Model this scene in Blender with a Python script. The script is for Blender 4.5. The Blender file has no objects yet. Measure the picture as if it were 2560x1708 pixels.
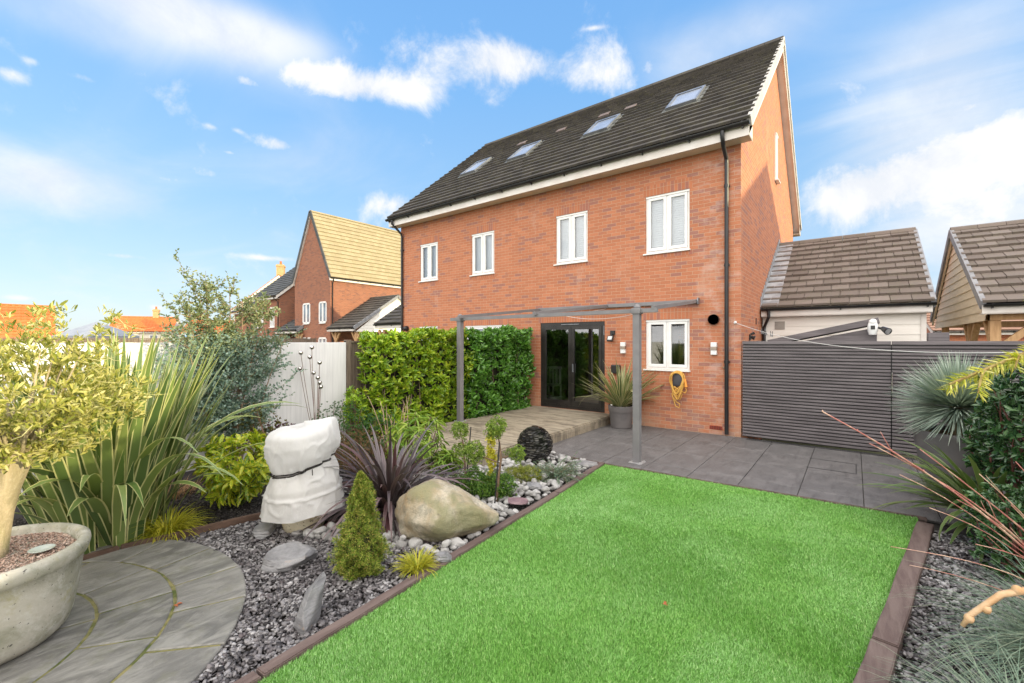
import bpy, bmesh, math, random
import numpy as np
from mathutils import Vector, Matrix
R = math.radians
rng = random.Random(7)
nrg = np.random.default_rng(11)
SC = bpy.context.scene
COL = SC.collection

# ------------------------------------------------------------ camera
CAM_H = 1.85
YAW = math.atan2(855, 1103)
cd = bpy.data.cameras.new("camera")
cam = bpy.data.objects.new("camera", cd)
COL.objects.link(cam)
cam.location = (0, 0, CAM_H)
cam.rotation_euler = (R(90), 0, YAW)
cd.sensor_width = 36
cd.lens = 1103 / 2560 * 36
cd.clip_start = 0.05
cd.clip_end = 2000
cd.dof.use_dof = True
cd.dof.focus_distance = 6.0
cd.dof.aperture_fstop = 8.0
SC.camera = cam

# ------------------------------------------------------------ light
SUNV = Vector((1, .2, .2)).normalized()
sd = bpy.data.lights.new("sun", 'SUN')
sd.energy = 1.9
sd.angle = R(.5)
sd.color = (1.0, .87, .52)
sun = bpy.data.objects.new("sun", sd)
COL.objects.link(sun)
sun.location = (30, 6, 12)
sun.rotation_euler = SUNV.to_track_quat('Z', 'Y').to_euler()

SC.view_settings.view_transform = 'Standard'
SC.view_settings.look = 'None'
SC.view_settings.exposure = 1.42
SC.view_settings.gamma = 1


class NT:
    def __init__(s, tree):
        s.t = tree
        s.n = tree.nodes
        s.l = tree.links

    def new(s, typ, **kw):
        n = s.n.new(typ)
        for k, v in kw.items():
            setattr(n, k, v)
        return n

    def put(s, sock, v):
        if isinstance(v, bpy.types.NodeSocket):
            s.l.new(v, sock)
        elif v is not None:
            if hasattr(sock.default_value, '__len__') and not hasattr(v, '__len__'):
                v = [v] * len(sock.default_value)
            elif hasattr(sock.default_value, '__len__') and len(sock.default_value) == 4 and len(v) == 3:
                v = tuple(v) + (1,)
            sock.default_value = v

    def math(s, op, a, b=None, c=None, clamp=False):
        n = s.new('ShaderNodeMath', operation=op, use_clamp=clamp)
        for i, v in enumerate((a, b, c)):
            if v is not None:
                s.put(n.inputs[i], v)
        return n.outputs[0]

    def vmath(s, op, a, b=None):
        n = s.new('ShaderNodeVectorMath', operation=op)
        s.put(n.inputs[0], a)
        if b is not None:
            s.put(n.inputs[1], b)
        return n.outputs['Value'] if op in ('DOT_PRODUCT', 'LENGTH') else n.outputs[0]

    def mix(s, fac, a, b, mode='MIX'):
        n = s.new('ShaderNodeMix', data_type='RGBA', blend_type=mode)
        s.put(n.inputs[0], fac)
        s.put(n.inputs[6], a)
        s.put(n.inputs[7], b)
        return n.outputs[2]

    def noise(s, vec, scale, detail=4, rough=.55, dist=0):
        n = s.new('ShaderNodeTexNoise')
        if vec is not None:
            s.put(n.inputs['Vector'], vec)
        n.inputs['Scale'].default_value = scale
        n.inputs['Detail'].default_value = detail
        n.inputs['Roughness'].default_value = rough
        n.inputs['Distortion'].default_value = dist
        return n.outputs[0]

    def ramp(s, fac, stops, interp='LINEAR'):
        n = s.new('ShaderNodeValToRGB')
        n.color_ramp.interpolation = interp
        e = n.color_ramp.elements
        while len(e) < len(stops):
            e.new(.5)
        for i, (p, c) in enumerate(stops):
            e[i].position = p
            e[i].color = (tuple(c) + (1,))[:4] if hasattr(c, '__len__') else (c, c, c, 1)
        s.put(n.inputs[0], fac)
        return n.outputs[0]

    def smooth(s, v, lo, hi):
        n = s.new('ShaderNodeMapRange', interpolation_type='SMOOTHSTEP')
        s.put(n.inputs[0], v)
        n.inputs[1].default_value = lo
        n.inputs[2].default_value = hi
        return n.outputs[0]

    def comb(s, x, y, z):
        n = s.new('ShaderNodeCombineXYZ')
        for i, v in enumerate((x, y, z)):
            s.put(n.inputs[i], v)
        return n.outputs[0]

    def sep(s, v):
        n = s.new('ShaderNodeSeparateXYZ')
        s.put(n.inputs[0], v)
        return n.outputs

    def bump(s, h, strength=.3, dist=.01):
        n = s.new('ShaderNodeBump')
        n.inputs['Strength'].default_value = strength
        n.inputs['Distance'].default_value = dist
        s.put(n.inputs['Height'], h)
        return n.outputs[0]


# ------------------------------------------------------------ sky
world = bpy.data.worlds.new("World")
SC.world = world
world.use_nodes = True
w = NT(world.node_tree)
bg = world.node_tree.nodes['Background']
bg.inputs['Strength'].default_value = .14
sky = w.new('ShaderNodeTexSky', sky_type='NISHITA')
sky.sun_disc = False
sky.sun_elevation = math.asin(SUNV.z)
sky.sun_rotation = math.atan2(SUNV.x, SUNV.y)
sky.air_density = 1.0
sky.dust_density = 0.6
sky.ozone_density = 1.5
tc = w.new('ShaderNodeTexCoord')
dvec = w.vmath('NORMALIZE', tc.outputs['Generated'])
dx, dy, dz = w.sep(dvec)
# cloud layer coordinates: the direction projected on a plane overhead
den = w.math('ADD', w.math('MAXIMUM', dz, 0.0), .16)
pl = w.comb(w.math('DIVIDE', dx, den), w.math('DIVIDE', dy, den), 0)
nz_big = w.noise(pl, 1.1, 6, .6, .6)
nz_fine = w.noise(dvec, 7.0, 12, .66, .25)
nz_wisp = w.noise(w.vmath('MULTIPLY', pl, (1.0, 1.5, 1)), 1.0, 8, .56, .9)


def sky_dir(xd, yd):
    u = (xd * 2560 / 2350 - 1280) / 1103
    v = (854 - yd * 2560 / 2350) / 1103
    S, C = math.sin(YAW), math.cos(YAW)
    return Vector((-S + u * C, C + u * S, v)).normalized()


def blobs(lst):
    tot = None
    for (x, y, hw, hh, amp) in lst:
        c = sky_dir(x, y)
        t = Vector((-c.y, c.x, 0)).normalized()
        up = c.cross(t)
        sx = (sky_dir(x + hw, y) - c).length
        sz = (sky_dir(x, y + hh) - c).length
        a = w.math('DIVIDE', w.vmath('DOT_PRODUCT', dvec, tuple(t)), sx)
        b = w.math('DIVIDE', w.vmath('DOT_PRODUCT', dvec, tuple(up)), sz)
        q = w.math('ADD', w.math('MULTIPLY', a, a), w.math('MULTIPLY', b, b))
        g = w.math('MULTIPLY', w.math('EXPONENT', w.math('MULTIPLY', q, -1)), amp)
        f = w.math('GREATER_THAN', w.vmath('DOT_PRODUCT', dvec, tuple(c)), 0)
        g = w.math('MULTIPLY', g, f)
        tot = g if tot is None else w.math('ADD', tot, g)
    return tot


cum = blobs([(720, 180, 70, 32, .8), (800, 195, 80, 42, .95), (930, 205, 95, 40, 1.0), (985, 135, 60, 50, .5), (900, 120, 45, 40, .35),
             (1110, 150, 95, 62, .85), (1165, 120, 70, 42, .6), (1230, 165, 90, 45, .5), (1385, 165, 85, 62, .85), (1130, 225, 40, 25, .35),
             (638, 332, 52, 20, .9), (562, 185, 30, 15, .7), (190, 178, 34, 12, .65), (25, 172, 38, 18, .7), (70, 140, 20, 10, .5),
             (905, 472, 85, 36, .85), (285, 588, 60, 8, .8), (618, 593, 75, 7, .75), (45, 684, 55, 8, .8), (362, 706, 22, 9, .7),
             (485, 292, 20, 8, .5), (545, 300, 14, 6, .45), (525, 350, 16, 5, .45), (1490, 150, 16, 30, .5), (1365, 64, 26, 6, .5), (370, 408, 50, 8, .5), (480, 400, 40, 14, .5),
             (2210, 140, 60, 60, .6), (2300, 60, 70, 35, .6), (2120, 180, 60, 25, .6), (2220, 245, 50, 20, .6), (2130, 405, 330, 110, 1.0), (2300, 330, 200, 60, .8), (1960, 440, 110, 70, .8), (2250, 500, 160, 60, .6), (2160, 640, 60, 50, .5)])
cirr = blobs([(430, 50, 260, 85, .95), (640, 90, 140, 50, .5), (150, 60, 220, 50, .3), (80, 410, 260, 90, .75), (900, 330, 200, 60, .2), (1750, 60, 260, 80, .5), (2100, 260, 300, 160, .65), (2250, 480, 330, 160, 1.0),
              (1560, 170, 100, 90, .22), (300, 640, 500, 60, .25), (2200, 60, 250, 120, .35), (780, 400, 200, 60, .25)])
m1 = w.smooth(w.math('ADD', cum, w.math('MULTIPLY', w.math('SUBTRACT', nz_fine, .5), 2.9)), .22, 1.15)
m2 = w.math('MULTIPLY', w.smooth(w.math('ADD', cirr, w.math('MULTIPLY', w.math('SUBTRACT', nz_wisp, .5), 1.5)), .02, 1.15), .85)
# unseen bright cloud added behind the camera and overhead to lift fill light
fill_cloud = w.smooth(w.vmath('DOT_PRODUCT', dvec, (math.sin(YAW) * .8, -math.cos(YAW) * .8, .6)), -.05, .45)
m3 = w.math('MULTIPLY', fill_cloud, w.smooth(nz_big, .18, .50))
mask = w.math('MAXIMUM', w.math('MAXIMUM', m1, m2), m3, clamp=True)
# the blue of the clear part: the sky texture, graded by height above the horizon
zc = w.math('MAXIMUM', dz, 0.0)
clear = w.ramp(zc, [(0.0, (.62, .75, .92)), (.10, (.50, .69, .94)), (.28, (.33, .60, .96)), (.50, (.22, .52, 1.0)), (1.0, (.12, .36, .90))])
clear = w.mix(1.0, clear, (2.75, 2.70, 2.62, 1), 'MULTIPLY')
bluesky = w.mix(.15, clear, sky.outputs[0])
cloudcol = w.mix(w.smooth(nz_fine, .35, .65), (2.35, 2.45, 2.62, 1), (2.85, 2.85, 2.85, 1))
cloudcol = w.mix(fill_cloud, cloudcol, (8.6, 8.3, 7.9, 1))
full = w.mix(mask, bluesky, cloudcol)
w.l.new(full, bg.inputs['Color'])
WORLD = w


# ------------------------------------------------------------ mesh helpers
class MB:
    def __init__(s):
        s.v = []
        s.f = []
        s.m = []
        s.mi = 0

    def add(s, vs, fs):
        o = len(s.v)
        s.v += [tuple(p) for p in vs]
        s.f += [tuple(i + o for i in f) for f in fs]
        s.m += [s.mi] * len(fs)
        return s

    def box(s, x0, x1, y0, y1, z0, z1):
        return s.add([(x0, y0, z0), (x1, y0, z0), (x1, y1, z0), (x0, y1, z0), (x0, y0, z1), (x1, y0, z1), (x1, y1, z1), (x0, y1, z1)],
                     [(0, 3, 2, 1), (4, 5, 6, 7), (0, 1, 5, 4), (1, 2, 6, 5), (2, 3, 7, 6), (3, 0, 4, 7)])

    def bbox(s, x0, x1, y0, y1, z0, z1, b=.01):
        """box with chamfered edges"""
        bm = bmesh.new()
        bmesh.ops.create_cube(bm, size=1)
        for v in bm.verts:
            v.co = Vector(((x0 + x1) / 2 + v.co.x * (x1 - x0), (y0 + y1) / 2 + v.co.y * (y1 - y0), (z0 + z1) / 2 + v.co.z * (z1 - z0)))
        bmesh.ops.bevel(bm, geom=list(bm.edges), offset=b, segments=2, profile=.6, affect='EDGES')
        s.frombm(bm)
        return s

    def frombm(s, bm, mat=None):
        if mat is not None:
            bm.transform(mat)
        bm.verts.ensure_lookup_table()
        s.add([v.co[:] for v in bm.verts], [[v.index for v in f.verts] for f in bm.faces])
        bm.free()

    def prism(s, prof, a, b, axis='x'):
        """profile polygon of 2d points swept from a to b along axis; x: (y,z), y: (x,z), z: (x,y)"""
        n = len(prof)
        mk = {'x': lambda t, p: (t, p[0], p[1]), 'y': lambda t, p: (p[0], t, p[1]), 'z': lambda t, p: (p[0], p[1], t)}[axis]
        vs = [mk(a, p) for p in prof] + [mk(b, p) for p in prof]
        fs = [tuple(range(n)), tuple(range(2 * n - 1, n - 1, -1))] + [(i, i + n, (i + 1) % n + n, (i + 1) % n) for i in range(n)]
        return s.add(vs, fs)

    def obox(s, o, ex, ey, ez, x0, x1, y0, y1, z0, z1):
        """box in an oblique frame"""
        P = lambda x, y, z: tuple(Vector(o) + ex * x + ey * y + ez * z)
        return s.add([P(x0, y0, z0), P(x1, y0, z0), P(x1, y1, z0), P(x0, y1, z0), P(x0, y0, z1), P(x1, y0, z1), P(x1, y1, z1), P(x0, y1, z1)],
                     [(0, 3, 2, 1), (4, 5, 6, 7), (0, 1, 5, 4), (1, 2, 6, 5), (2, 3, 7, 6), (3, 0, 4, 7)])

    def tube(s, pts, rad, n=8, cap=True):
        pts = [Vector(p) for p in pts]
        if not hasattr(rad, '__len__'):
            rad = [rad] * len(pts)
        o = len(s.v)
        ref = None
        for i, p in enumerate(pts):
            d = (pts[min(i + 1, len(pts) - 1)] - pts[max(i - 1, 0)]).normalized()
            if ref is None:
                ref = d.orthogonal().normalized()
            a = (ref - d * ref.dot(d))
            a = a.normalized() if a.length > 1e-6 else d.orthogonal().normalized()
            ref = a
            b = d.cross(a)
            for k in range(n):
                t = 2 * math.pi * k / n
                s.v.append(tuple(p + (a * math.cos(t) + b * math.sin(t)) * rad[i]))
        for i in range(len(pts) - 1):
            for k in range(n):
                k2 = (k + 1) % n
                s.f.append((o + i * n + k, o + i * n + k2, o + (i + 1) * n + k2, o + (i + 1) * n + k))
                s.m.append(s.mi)
        if cap:
            s.f.append(tuple(o + k for k in range(n - 1, -1, -1)))
            s.f.append(tuple(o + (len(pts) - 1) * n + k for k in range(n)))
            s.m += [s.mi] * 2
        return s

    def bar(s, p, q, w, h):
        """rectangular bar from p to q, w across, h up"""
        p, q = Vector(p), Vector(q)
        d = (q - p)
        L = d.length
        d.normalize()
        side = d.cross(Vector((0, 0, 1)))
        side = side.normalized() if side.length > 1e-4 else Vector((1, 0, 0))
        up = side.cross(d)
        return s.obox(p, d, side, up, 0, L, -w / 2, w / 2, -h / 2, h / 2)

    def lathe(s, prof, c=(0, 0, 0), n=32, fn=None):
        """profile of (r,z); fn(theta,z,r) may change r"""
        o = len(s.v)
        for (r, z) in prof:
            for k in range(n):
                t = 2 * math.pi * k / n
                rr = fn(t, z, r) if fn else r
                s.v.append((c[0] + rr * math.cos(t), c[1] + rr * math.sin(t), c[2] + z))
        for i in range(len(prof) - 1):
            for k in range(n):
                k2 = (k + 1) % n
                s.f.append((o + i * n + k, o + i * n + k2, o + (i + 1) * n + k2, o + (i + 1) * n + k))
                s.m.append(s.mi)
        if prof[0][0] > 1e-4:
            s.f.append(tuple(o + k for k in range(n - 1, -1, -1)))
            s.m.append(s.mi)
        if prof[-1][0] > 1e-4:
            s.f.append(tuple(o + (len(prof) - 1) * n + k for k in range(n)))
            s.m.append(s.mi)
        return s

    def ball(s, c, r, sub=2, sc=(1, 1, 1)):
        bm = bmesh.new()
        bmesh.ops.create_icosphere(bm, subdivisions=sub, radius=r)
        s.frombm(bm, Matrix.Translation(c) @ Matrix.Diagonal((*sc, 1)))
        return s

    def xf(s, m):
        s.v = [tuple(m @ Vector(p)) for p in s.v]
        return s


def obj(name, mb, mat, parent=None, world=False, smooth=False, loc=None, rot=None, data=None):
    """link ONE mesh object; world=True: vertices are in world coordinates"""
    if data is None:
        me = bpy.data.meshes.new(name)
        me.from_pydata(mb.v, [], mb.f)
        mats = mat if isinstance(mat, (list, tuple)) else [mat]
        for m in mats:
            me.materials.append(m)
        if len(mats) > 1:
            me.polygons.foreach_set('material_index', mb.m)
        if smooth:
            me.polygons.foreach_set('use_smooth', [True] * len(me.polygons))
            if smooth != 'all':
                me.set_sharp_from_angle(angle=R(smooth if not isinstance(smooth, bool) else 38))
        me.update()
    else:
        me = data
    o = bpy.data.objects.new(name, me)
    COL.objects.link(o)
    if parent:
        o.parent = parent
        if world:
            o.location = -wloc(parent)
    if loc is not None:
        o.location = loc
    if rot is not None:
        o.rotation_euler = (0, 0, rot)
    return o


def wloc(p):
    v = Vector(p.location)
    while p.parent:
        p = p.parent
        v = v + Vector(p.location)
    return v


def tag(o, label=None, cat=None, group=None, kind=None):
    for k, v in (('label', label), ('category', cat), ('group', group), ('kind', kind)):
        if v:
            o[k] = v
    return o


def thing(name, label, cat, loc=(0, 0, 0), rot=0, group=None):
    o = bpy.data.objects.new(name, None)
    COL.objects.link(o)
    o.empty_display_size = .2
    o.location = loc
    o.rotation_euler = (0, 0, rot)
    return tag(o, label, cat, group)


def npmesh(name, V, quads, mat, parent=None, world=True, uv=None, smooth=False):
    """fast mesh from arrays; quads is an (n,k) index array"""
    V = np.asarray(V, dtype=np.float32)
    F = np.asarray(quads, dtype=np.int32)
    k = F.shape[1]
    me = bpy.data.meshes.new(name)
    me.vertices.add(len(V))
    me.vertices.foreach_set('co', V.ravel())
    me.loops.add(F.size)
    me.loops.foreach_set('vertex_index', F.ravel())
    me.polygons.add(len(F))
    me.polygons.foreach_set('loop_start', np.arange(0, F.size, k, dtype=np.int32))
    try:
        me.polygons.foreach_set('loop_total', np.full(len(F), k, dtype=np.int32))
    except Exception:
        pass
    if uv is not None:
        l = me.uv_layers.new(name='UVMap')
        l.data.foreach_set('uv', np.asarray(uv, dtype=np.float32)[F.ravel()].ravel())
    if smooth:
        me.polygons.foreach_set('use_smooth', [True] * len(F))
    me.materials.append(mat)
    me.update(calc_edges=True)
    o = bpy.data.objects.new(name, me)
    COL.objects.link(o)
    if parent:
        o.parent = parent
        if world:
            o.location = -wloc(parent)
    return o


def unit(a):
    return a / np.maximum(np.linalg.norm(a, axis=-1, keepdims=True), 1e-9)


def leaf_arrays(P, D, N, L, W, fold=.18, curl=.15, wide=.45):
    """one folded six-point leaf for each base point P, pointing along D with surface normal near N"""
    P, D, N = np.asarray(P, float), unit(np.asarray(D, float)), np.asarray(N, float)
    n = len(P)
    L = np.broadcast_to(np.asarray(L, float), (n,))[:, None]
    W = np.broadcast_to(np.asarray(W, float), (n,))[:, None]
    S = unit(np.cross(D, N))
    U = np.cross(S, D)
    t1, t2 = wide * .75, wide * 1.55
    v0 = P
    v1 = P + D * L * t1 + S * W * .46 + U * W * fold
    v2 = P + D * L * t2 + S * W * .40 + U * (W * fold - L * curl * .35)
    v3 = P + D * L - U * L * curl
    v4 = P + D * L * t2 - S * W * .40 + U * (W * fold - L * curl * .35)
    v5 = P + D * L * t1 - S * W * .46 + U * W * fold
    V = np.stack([v0, v1, v2, v3, v4, v5], 1).reshape(-1, 3)
    b = (np.arange(n) * 6)[:, None]
    F = np.concatenate([b + np.array([[0, 1, 2, 3]]), b + np.array([[0, 3, 4, 5]])], 0)
    uvt = np.array([[.5, 0], [1, .35], [1, .7], [.5, 1], [0, .7], [0, .35]])
    return V, F, np.tile(uvt, (n, 1))


def leaves(name, P, D, N, L, W, mat, parent=None, **kw):
    V, F, uv = leaf_arrays(P, D, N, L, W, **kw)
    return npmesh(name, V, F, mat, parent, uv=uv)


def rdir(n):
    return unit(nrg.normal(size=(n, 3)))


def rosettes(C, A, k, L, W, spread=1.0, jitter=.3):
    """k leaves round each shoot centre C with axis A"""
    n = len(C)
    A = unit(A)
    T = unit(np.cross(A, rdir(n)))
    B = np.cross(A, T)
    ang = (np.arange(k) * 2.4)[None, :] + nrg.uniform(0, 6.28, (n, 1)) + nrg.normal(0, .2, (n, k))
    out = T[:, None] * np.cos(ang)[..., None] + B[:, None] * np.sin(ang)[..., None]
    sp = spread * nrg.uniform(.5, 1.35, (n, k, 1))
    D = unit(A[:, None] + out * sp + nrg.normal(0, jitter * .4, (n, k, 3)))
    Nn = unit(A[:, None] * 1.0 - out * .35 + nrg.normal(0, jitter, (n, k, 3)))
    P = C[:, None] - A[:, None] * (np.arange(k) / k * L * .6)[None, :, None] + out * .004
    Ls = L * nrg.uniform(.7, 1.15, (n, k))
    return P.reshape(-1, 3), D.reshape(-1, 3), Nn.reshape(-1, 3), Ls.ravel(), (Ls * W / L).ravel()


def blades(specs, segs=8, fold=.2):
    """strap leaves: (base, azimuth, elevation, length, width, droop, twist)"""
    V, F, U = [], [], []
    for (p, az, el, L, wd, droop, tw) in specs:
        o = len(V)
        p = np.array(p, float)
        side0 = np.array([-math.sin(az), math.cos(az), 0])
        for i in range(segs + 1):
            t = i / segs
            e = el - droop * t ** 1.6
            d = np.array([math.cos(az) * math.cos(e), math.sin(az) * math.cos(e), math.sin(e)])
            if i:
                p = p + d * L / segs
            nrm = np.cross(side0, d)
            a = tw * (t - .3)
            s = side0 * math.cos(a) + nrm * math.sin(a)
            u = np.cross(s, d)
            wv = wd * (.55 + .45 * min(1, t * 3)) * (1 - max(0, (t - .45) / .55) ** 1.7) * .5 + .0006
            V += [p + s * wv - u * fold * wv, p, p - s * wv - u * fold * wv]
            U += [(0, t), (.5, t), (1, t)]
            if i:
                a0 = o + (i - 1) * 3
                F += [(a0, a0 + 1, a0 + 4, a0 + 3), (a0 + 1, a0 + 2, a0 + 5, a0 + 4)]
    return V, F, U


# ------------------------------------------------------------ materials
def newmat(name):
    m = bpy.data.materials.new(name)
    m.use_nodes = True
    t = NT(m.node_tree)
    return m, t, m.node_tree.nodes['Principled BSDF'], t.new('ShaderNodeTexCoord')


def mat(name, col, col2=None, scale=6, rough=.6, metal=0, spec=.4, bump=None, lo=.35, hi=.65, detail=6, stretch=None, rvar=0, speck=None):
    m, t, p, c = newmat(name)
    vec = c.outputs['Object']
    if stretch:
        vec = t.vmath('MULTIPLY', vec, stretch)
    if col2 is not None:
        nz = t.noise(vec, scale, detail, .6)
        colr = t.mix(t.smooth(nz, lo, hi), col, col2)
    else:
        nz = None
        colr = t.mix(0, col, col)
    if speck:
        s = t.noise(vec, speck[0], 3, .6)
        colr = t.mix(t.smooth(s, speck[1], speck[1] + .06), colr, speck[2])
    t.put(p.inputs['Base Color'], colr)
    p.inputs['Metallic'].default_value = metal
    p.inputs['Specular IOR Level'].default_value = spec
    if rvar:
        t.put(p.inputs['Roughness'], t.math('ADD', t.math('MULTIPLY', t.noise(vec, 9, 4), rvar), rough - rvar / 2))
    else:
        p.inputs['Roughness'].default_value = rough
    if bump:
        h = t.noise(vec, bump[0], 6, .65)
        t.put(p.inputs['Normal'], t.bump(h, bump[1], bump[2] if len(bump) > 2 else .01))
    return m


def leafmat(name, cols, trans=.3, rough=.45, spec=.35, edge=None, mid=None, spots=None, gloss=None):
    """random colour per leaf between cols; edge/mid: pale margin or rib across the leaf"""
    m, t, p, c = newmat(name)
    g = t.new('ShaderNodeNewGeometry')
    n = len(cols)
    col = t.ramp(g.outputs['Random Per Island'], [(i / max(1, n - 1), cc) for i, cc in enumerate(cols)])
    if edge or mid:
        u = t.sep(c.outputs['UV'])[0]
        d = t.math('ABSOLUTE', t.math('SUBTRACT', u, .5))
        if edge:
            col = t.mix(t.smooth(d, edge[1], edge[1] + .06), col, edge[0])
        if mid:
            col = t.mix(t.smooth(d, .02, .07), mid[0], col)
    if spots:
        nz = t.noise(c.outputs['Object'], spots[1], 4, .7)
        col = t.mix(t.smooth(nz, spots[2], spots[2] + .05), col, spots[0])
    t.put(p.inputs['Base Color'], col)
    p.inputs['Roughness'].default_value = rough
    p.inputs['Specular IOR Level'].default_value = spec
    tr = t.new('ShaderNodeBsdfTranslucent')
    t.put(tr.inputs[0], t.mix(1.0, col, (1.25, 1.2, .7, 1), 'MULTIPLY'))
    mx = t.new('ShaderNodeMixShader')
    mx.inputs[0].default_value = trans
    t.l.new(p.outputs[0], mx.inputs[1])
    t.l.new(tr.outputs[0], mx.inputs[2])
    t.l.new(mx.outputs[0], m.node_tree.nodes['Material Output'].inputs[0])
    return m


def islmat(name, cols, rough=.7, spec=.3, bump=None, vein=None, patch=None):
    m, t, p, c = newmat(name)
    g = t.new('ShaderNodeNewGeometry')
    n = len(cols)
    col = t.ramp(g.outputs['Random Per Island'], [(i / max(1, n - 1), cc) for i, cc in enumerate(cols)])
    if vein:
        nz = t.noise(c.outputs['Object'], vein[1], 5, .7, 1.0)
        col = t.mix(t.smooth(nz, vein[2], vein[2] + .07), col, vein[0])
    t.put(p.inputs['Base Color'], col)
    p.inputs['Roughness'].default_value = rough
    p.inputs['Specular IOR Level'].default_value = spec
    if patch:
        nz = t.smooth(t.noise(c.outputs['Object'], patch[0], 5, .65, .8), .40, .60)
        col = t.mix(nz, t.mix(1, col, patch[1], 'MULTIPLY'), col)
        t.put(p.inputs['Base Color'], col)
    if bump:
        t.put(p.inputs['Normal'], t.bump(t.noise(c.outputs['Object'], bump[0], 4, .6), bump[1], .005))
    return m


def brickmat(name, c1, c2, c3, mortar, soldier=False, stain=True, bw=.225, bh=.075):
    m, t, p, c = newmat(name)
    x, y, z = t.sep(c.outputs['Object'])
    u = t.math('ADD', x, y)
    vec = t.comb(z, u, 0) if soldier else t.comb(u, z, 0)
    b = t.new('ShaderNodeTexBrick')
    b.offset = 0 if soldier else .5
    t.put(b.inputs['Vector'], vec)
    b.inputs['Color1'].default_value = (0, 0, 0, 1)
    b.inputs['Color2'].default_value = (1, 1, 1, 1)
    b.inputs['Mortar'].default_value = (0, 0, 0, 1)
    b.inputs['Scale'].default_value = 1
    b.inputs['Mortar Size'].default_value = .0048
    b.inputs['Mortar Smooth'].default_value = .35
    b.inputs['Brick Width'].default_value = bw
    b.inputs['Row Height'].default_value = bh
    rnd = t.sep(b.outputs['Color'])[0]
    # a colour for each brick, patchy over the wall
    big = t.noise(t.comb(u, z, 0), .9, 3, .6)
    k = t.math('ADD', rnd, t.math('MULTIPLY', t.math('SUBTRACT', big, .5), .8))
    col = t.ramp(k, [(.0, c1), (.45, c2), (.78, c2), (.9, c3), (1, c3)])
    grain = t.noise(t.comb(t.math('MULTIPLY', u, .6), z, 0), 55, 5, .7)
    col = t.mix(t.math('MULTIPLY', t.smooth(grain, .3, .75), .35), col, t.mix(1, col, (1.5, 1.35, 1.25, 1), 'MULTIPLY'))
    mo = t.mix(t.noise(vec, 7, 4), mortar, tuple(q * .72 for q in mortar))
    col = t.mix(b.outputs['Fac'], col, mo)
    if stain:
        s = t.smooth(t.noise(t.comb(t.math('MULTIPLY', u, 1.0), t.math('MULTIPLY', z, .35), 0), 1.3, 6, .7), .56, .78)
        col = t.mix(t.math('MULTIPLY', s, .42), col, (.56, .42, .34, 1))
        low = t.math('MULTIPLY', t.smooth(z, .75, .0), t.smooth(t.noise(vec, 2.2, 5, .7), .35, .7))
        col = t.mix(t.math('MULTIPLY', low, .45), col, (.42, .33, .24, 1))
        # lime bloom beside the downpipe
        dd = t.smooth(t.math('ABSOLUTE', t.math('SUBTRACT', u, 10.0)), .75, .1)
        bn = t.smooth(t.noise(t.comb(t.math('MULTIPLY', u, 1.2), t.math('MULTIPLY', z, 2.2), 3.0), 2.4, 6, .75), .46, .66)
        col = t.mix(t.math('MULTIPLY', t.math('MULTIPLY', dd, bn), .36), col, (.60, .47, .42, 1))
    t.put(p.inputs['Base Color'], col)
    p.inputs['Roughness'].default_value = .85
    p.inputs['Specular IOR Level'].default_value = .25
    h = t.math('ADD', t.math('MULTIPLY', b.outputs['Fac'], -1.0), t.math('MULTIPLY', grain, .35))
    t.put(p.inputs['Normal'], t.bump(h, .55, .008))
    return m


def tilemat(name, c1, c2, moss, rough=.75, mossamt=.5, island=True):
    m, t, p, c = newmat(name)
    g = t.new('ShaderNodeNewGeometry')
    col = t.mix(g.outputs['Random Per Island'], c1, c2)
    nz = t.noise(c.outputs['Object'], 5, 6, .7)
    col = t.mix(t.math('MULTIPLY', t.smooth(nz, .45, .7), mossamt), col, moss)
    f = t.noise(c.outputs['Object'], 40, 4, .6)
    col = t.mix(t.math('MULTIPLY', t.smooth(f, .4, .7), .25), col, t.mix(1, col, (1.6, 1.55, 1.45, 1), 'MULTIPLY'))
    t.put(p.inputs['Base Color'], col)
    p.inputs['Roughness'].default_value = rough
    p.inputs['Specular IOR Level'].default_value = .3
    t.put(p.inputs['Normal'], t.bump(f, .3, .004))
    return m


def glassmat(name, tint=(.9, .95, .95), base=.03, k=1.0):
    """window pane: clear, with a mirror sheen that grows with the angle"""
    m, t, p, c = newmat(name)
    tr = t.new('ShaderNodeBsdfTransparent')
    tr.inputs[0].default_value = (*tint, 1)
    gl = t.new('ShaderNodeBsdfGlossy')
    gl.inputs['Roughness'].default_value = .015
    gl.inputs['Color'].default_value = (.95, .97, 1, 1)
    fr = t.new('ShaderNodeFresnel')
    fr.inputs[0].default_value = 1.6
    fac = t.math('ADD', t.math('MULTIPLY', fr.outputs[0], k), base, clamp=True)
    mx = t.new('ShaderNodeMixShader')
    t.put(mx.inputs[0], fac)
    t.l.new(tr.outputs[0], mx.inputs[1])
    t.l.new(gl.outputs[0], mx.inputs[2])
    t.l.new(mx.outputs[0], m.node_tree.nodes['Material Output'].inputs[0])
    return m


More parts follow.
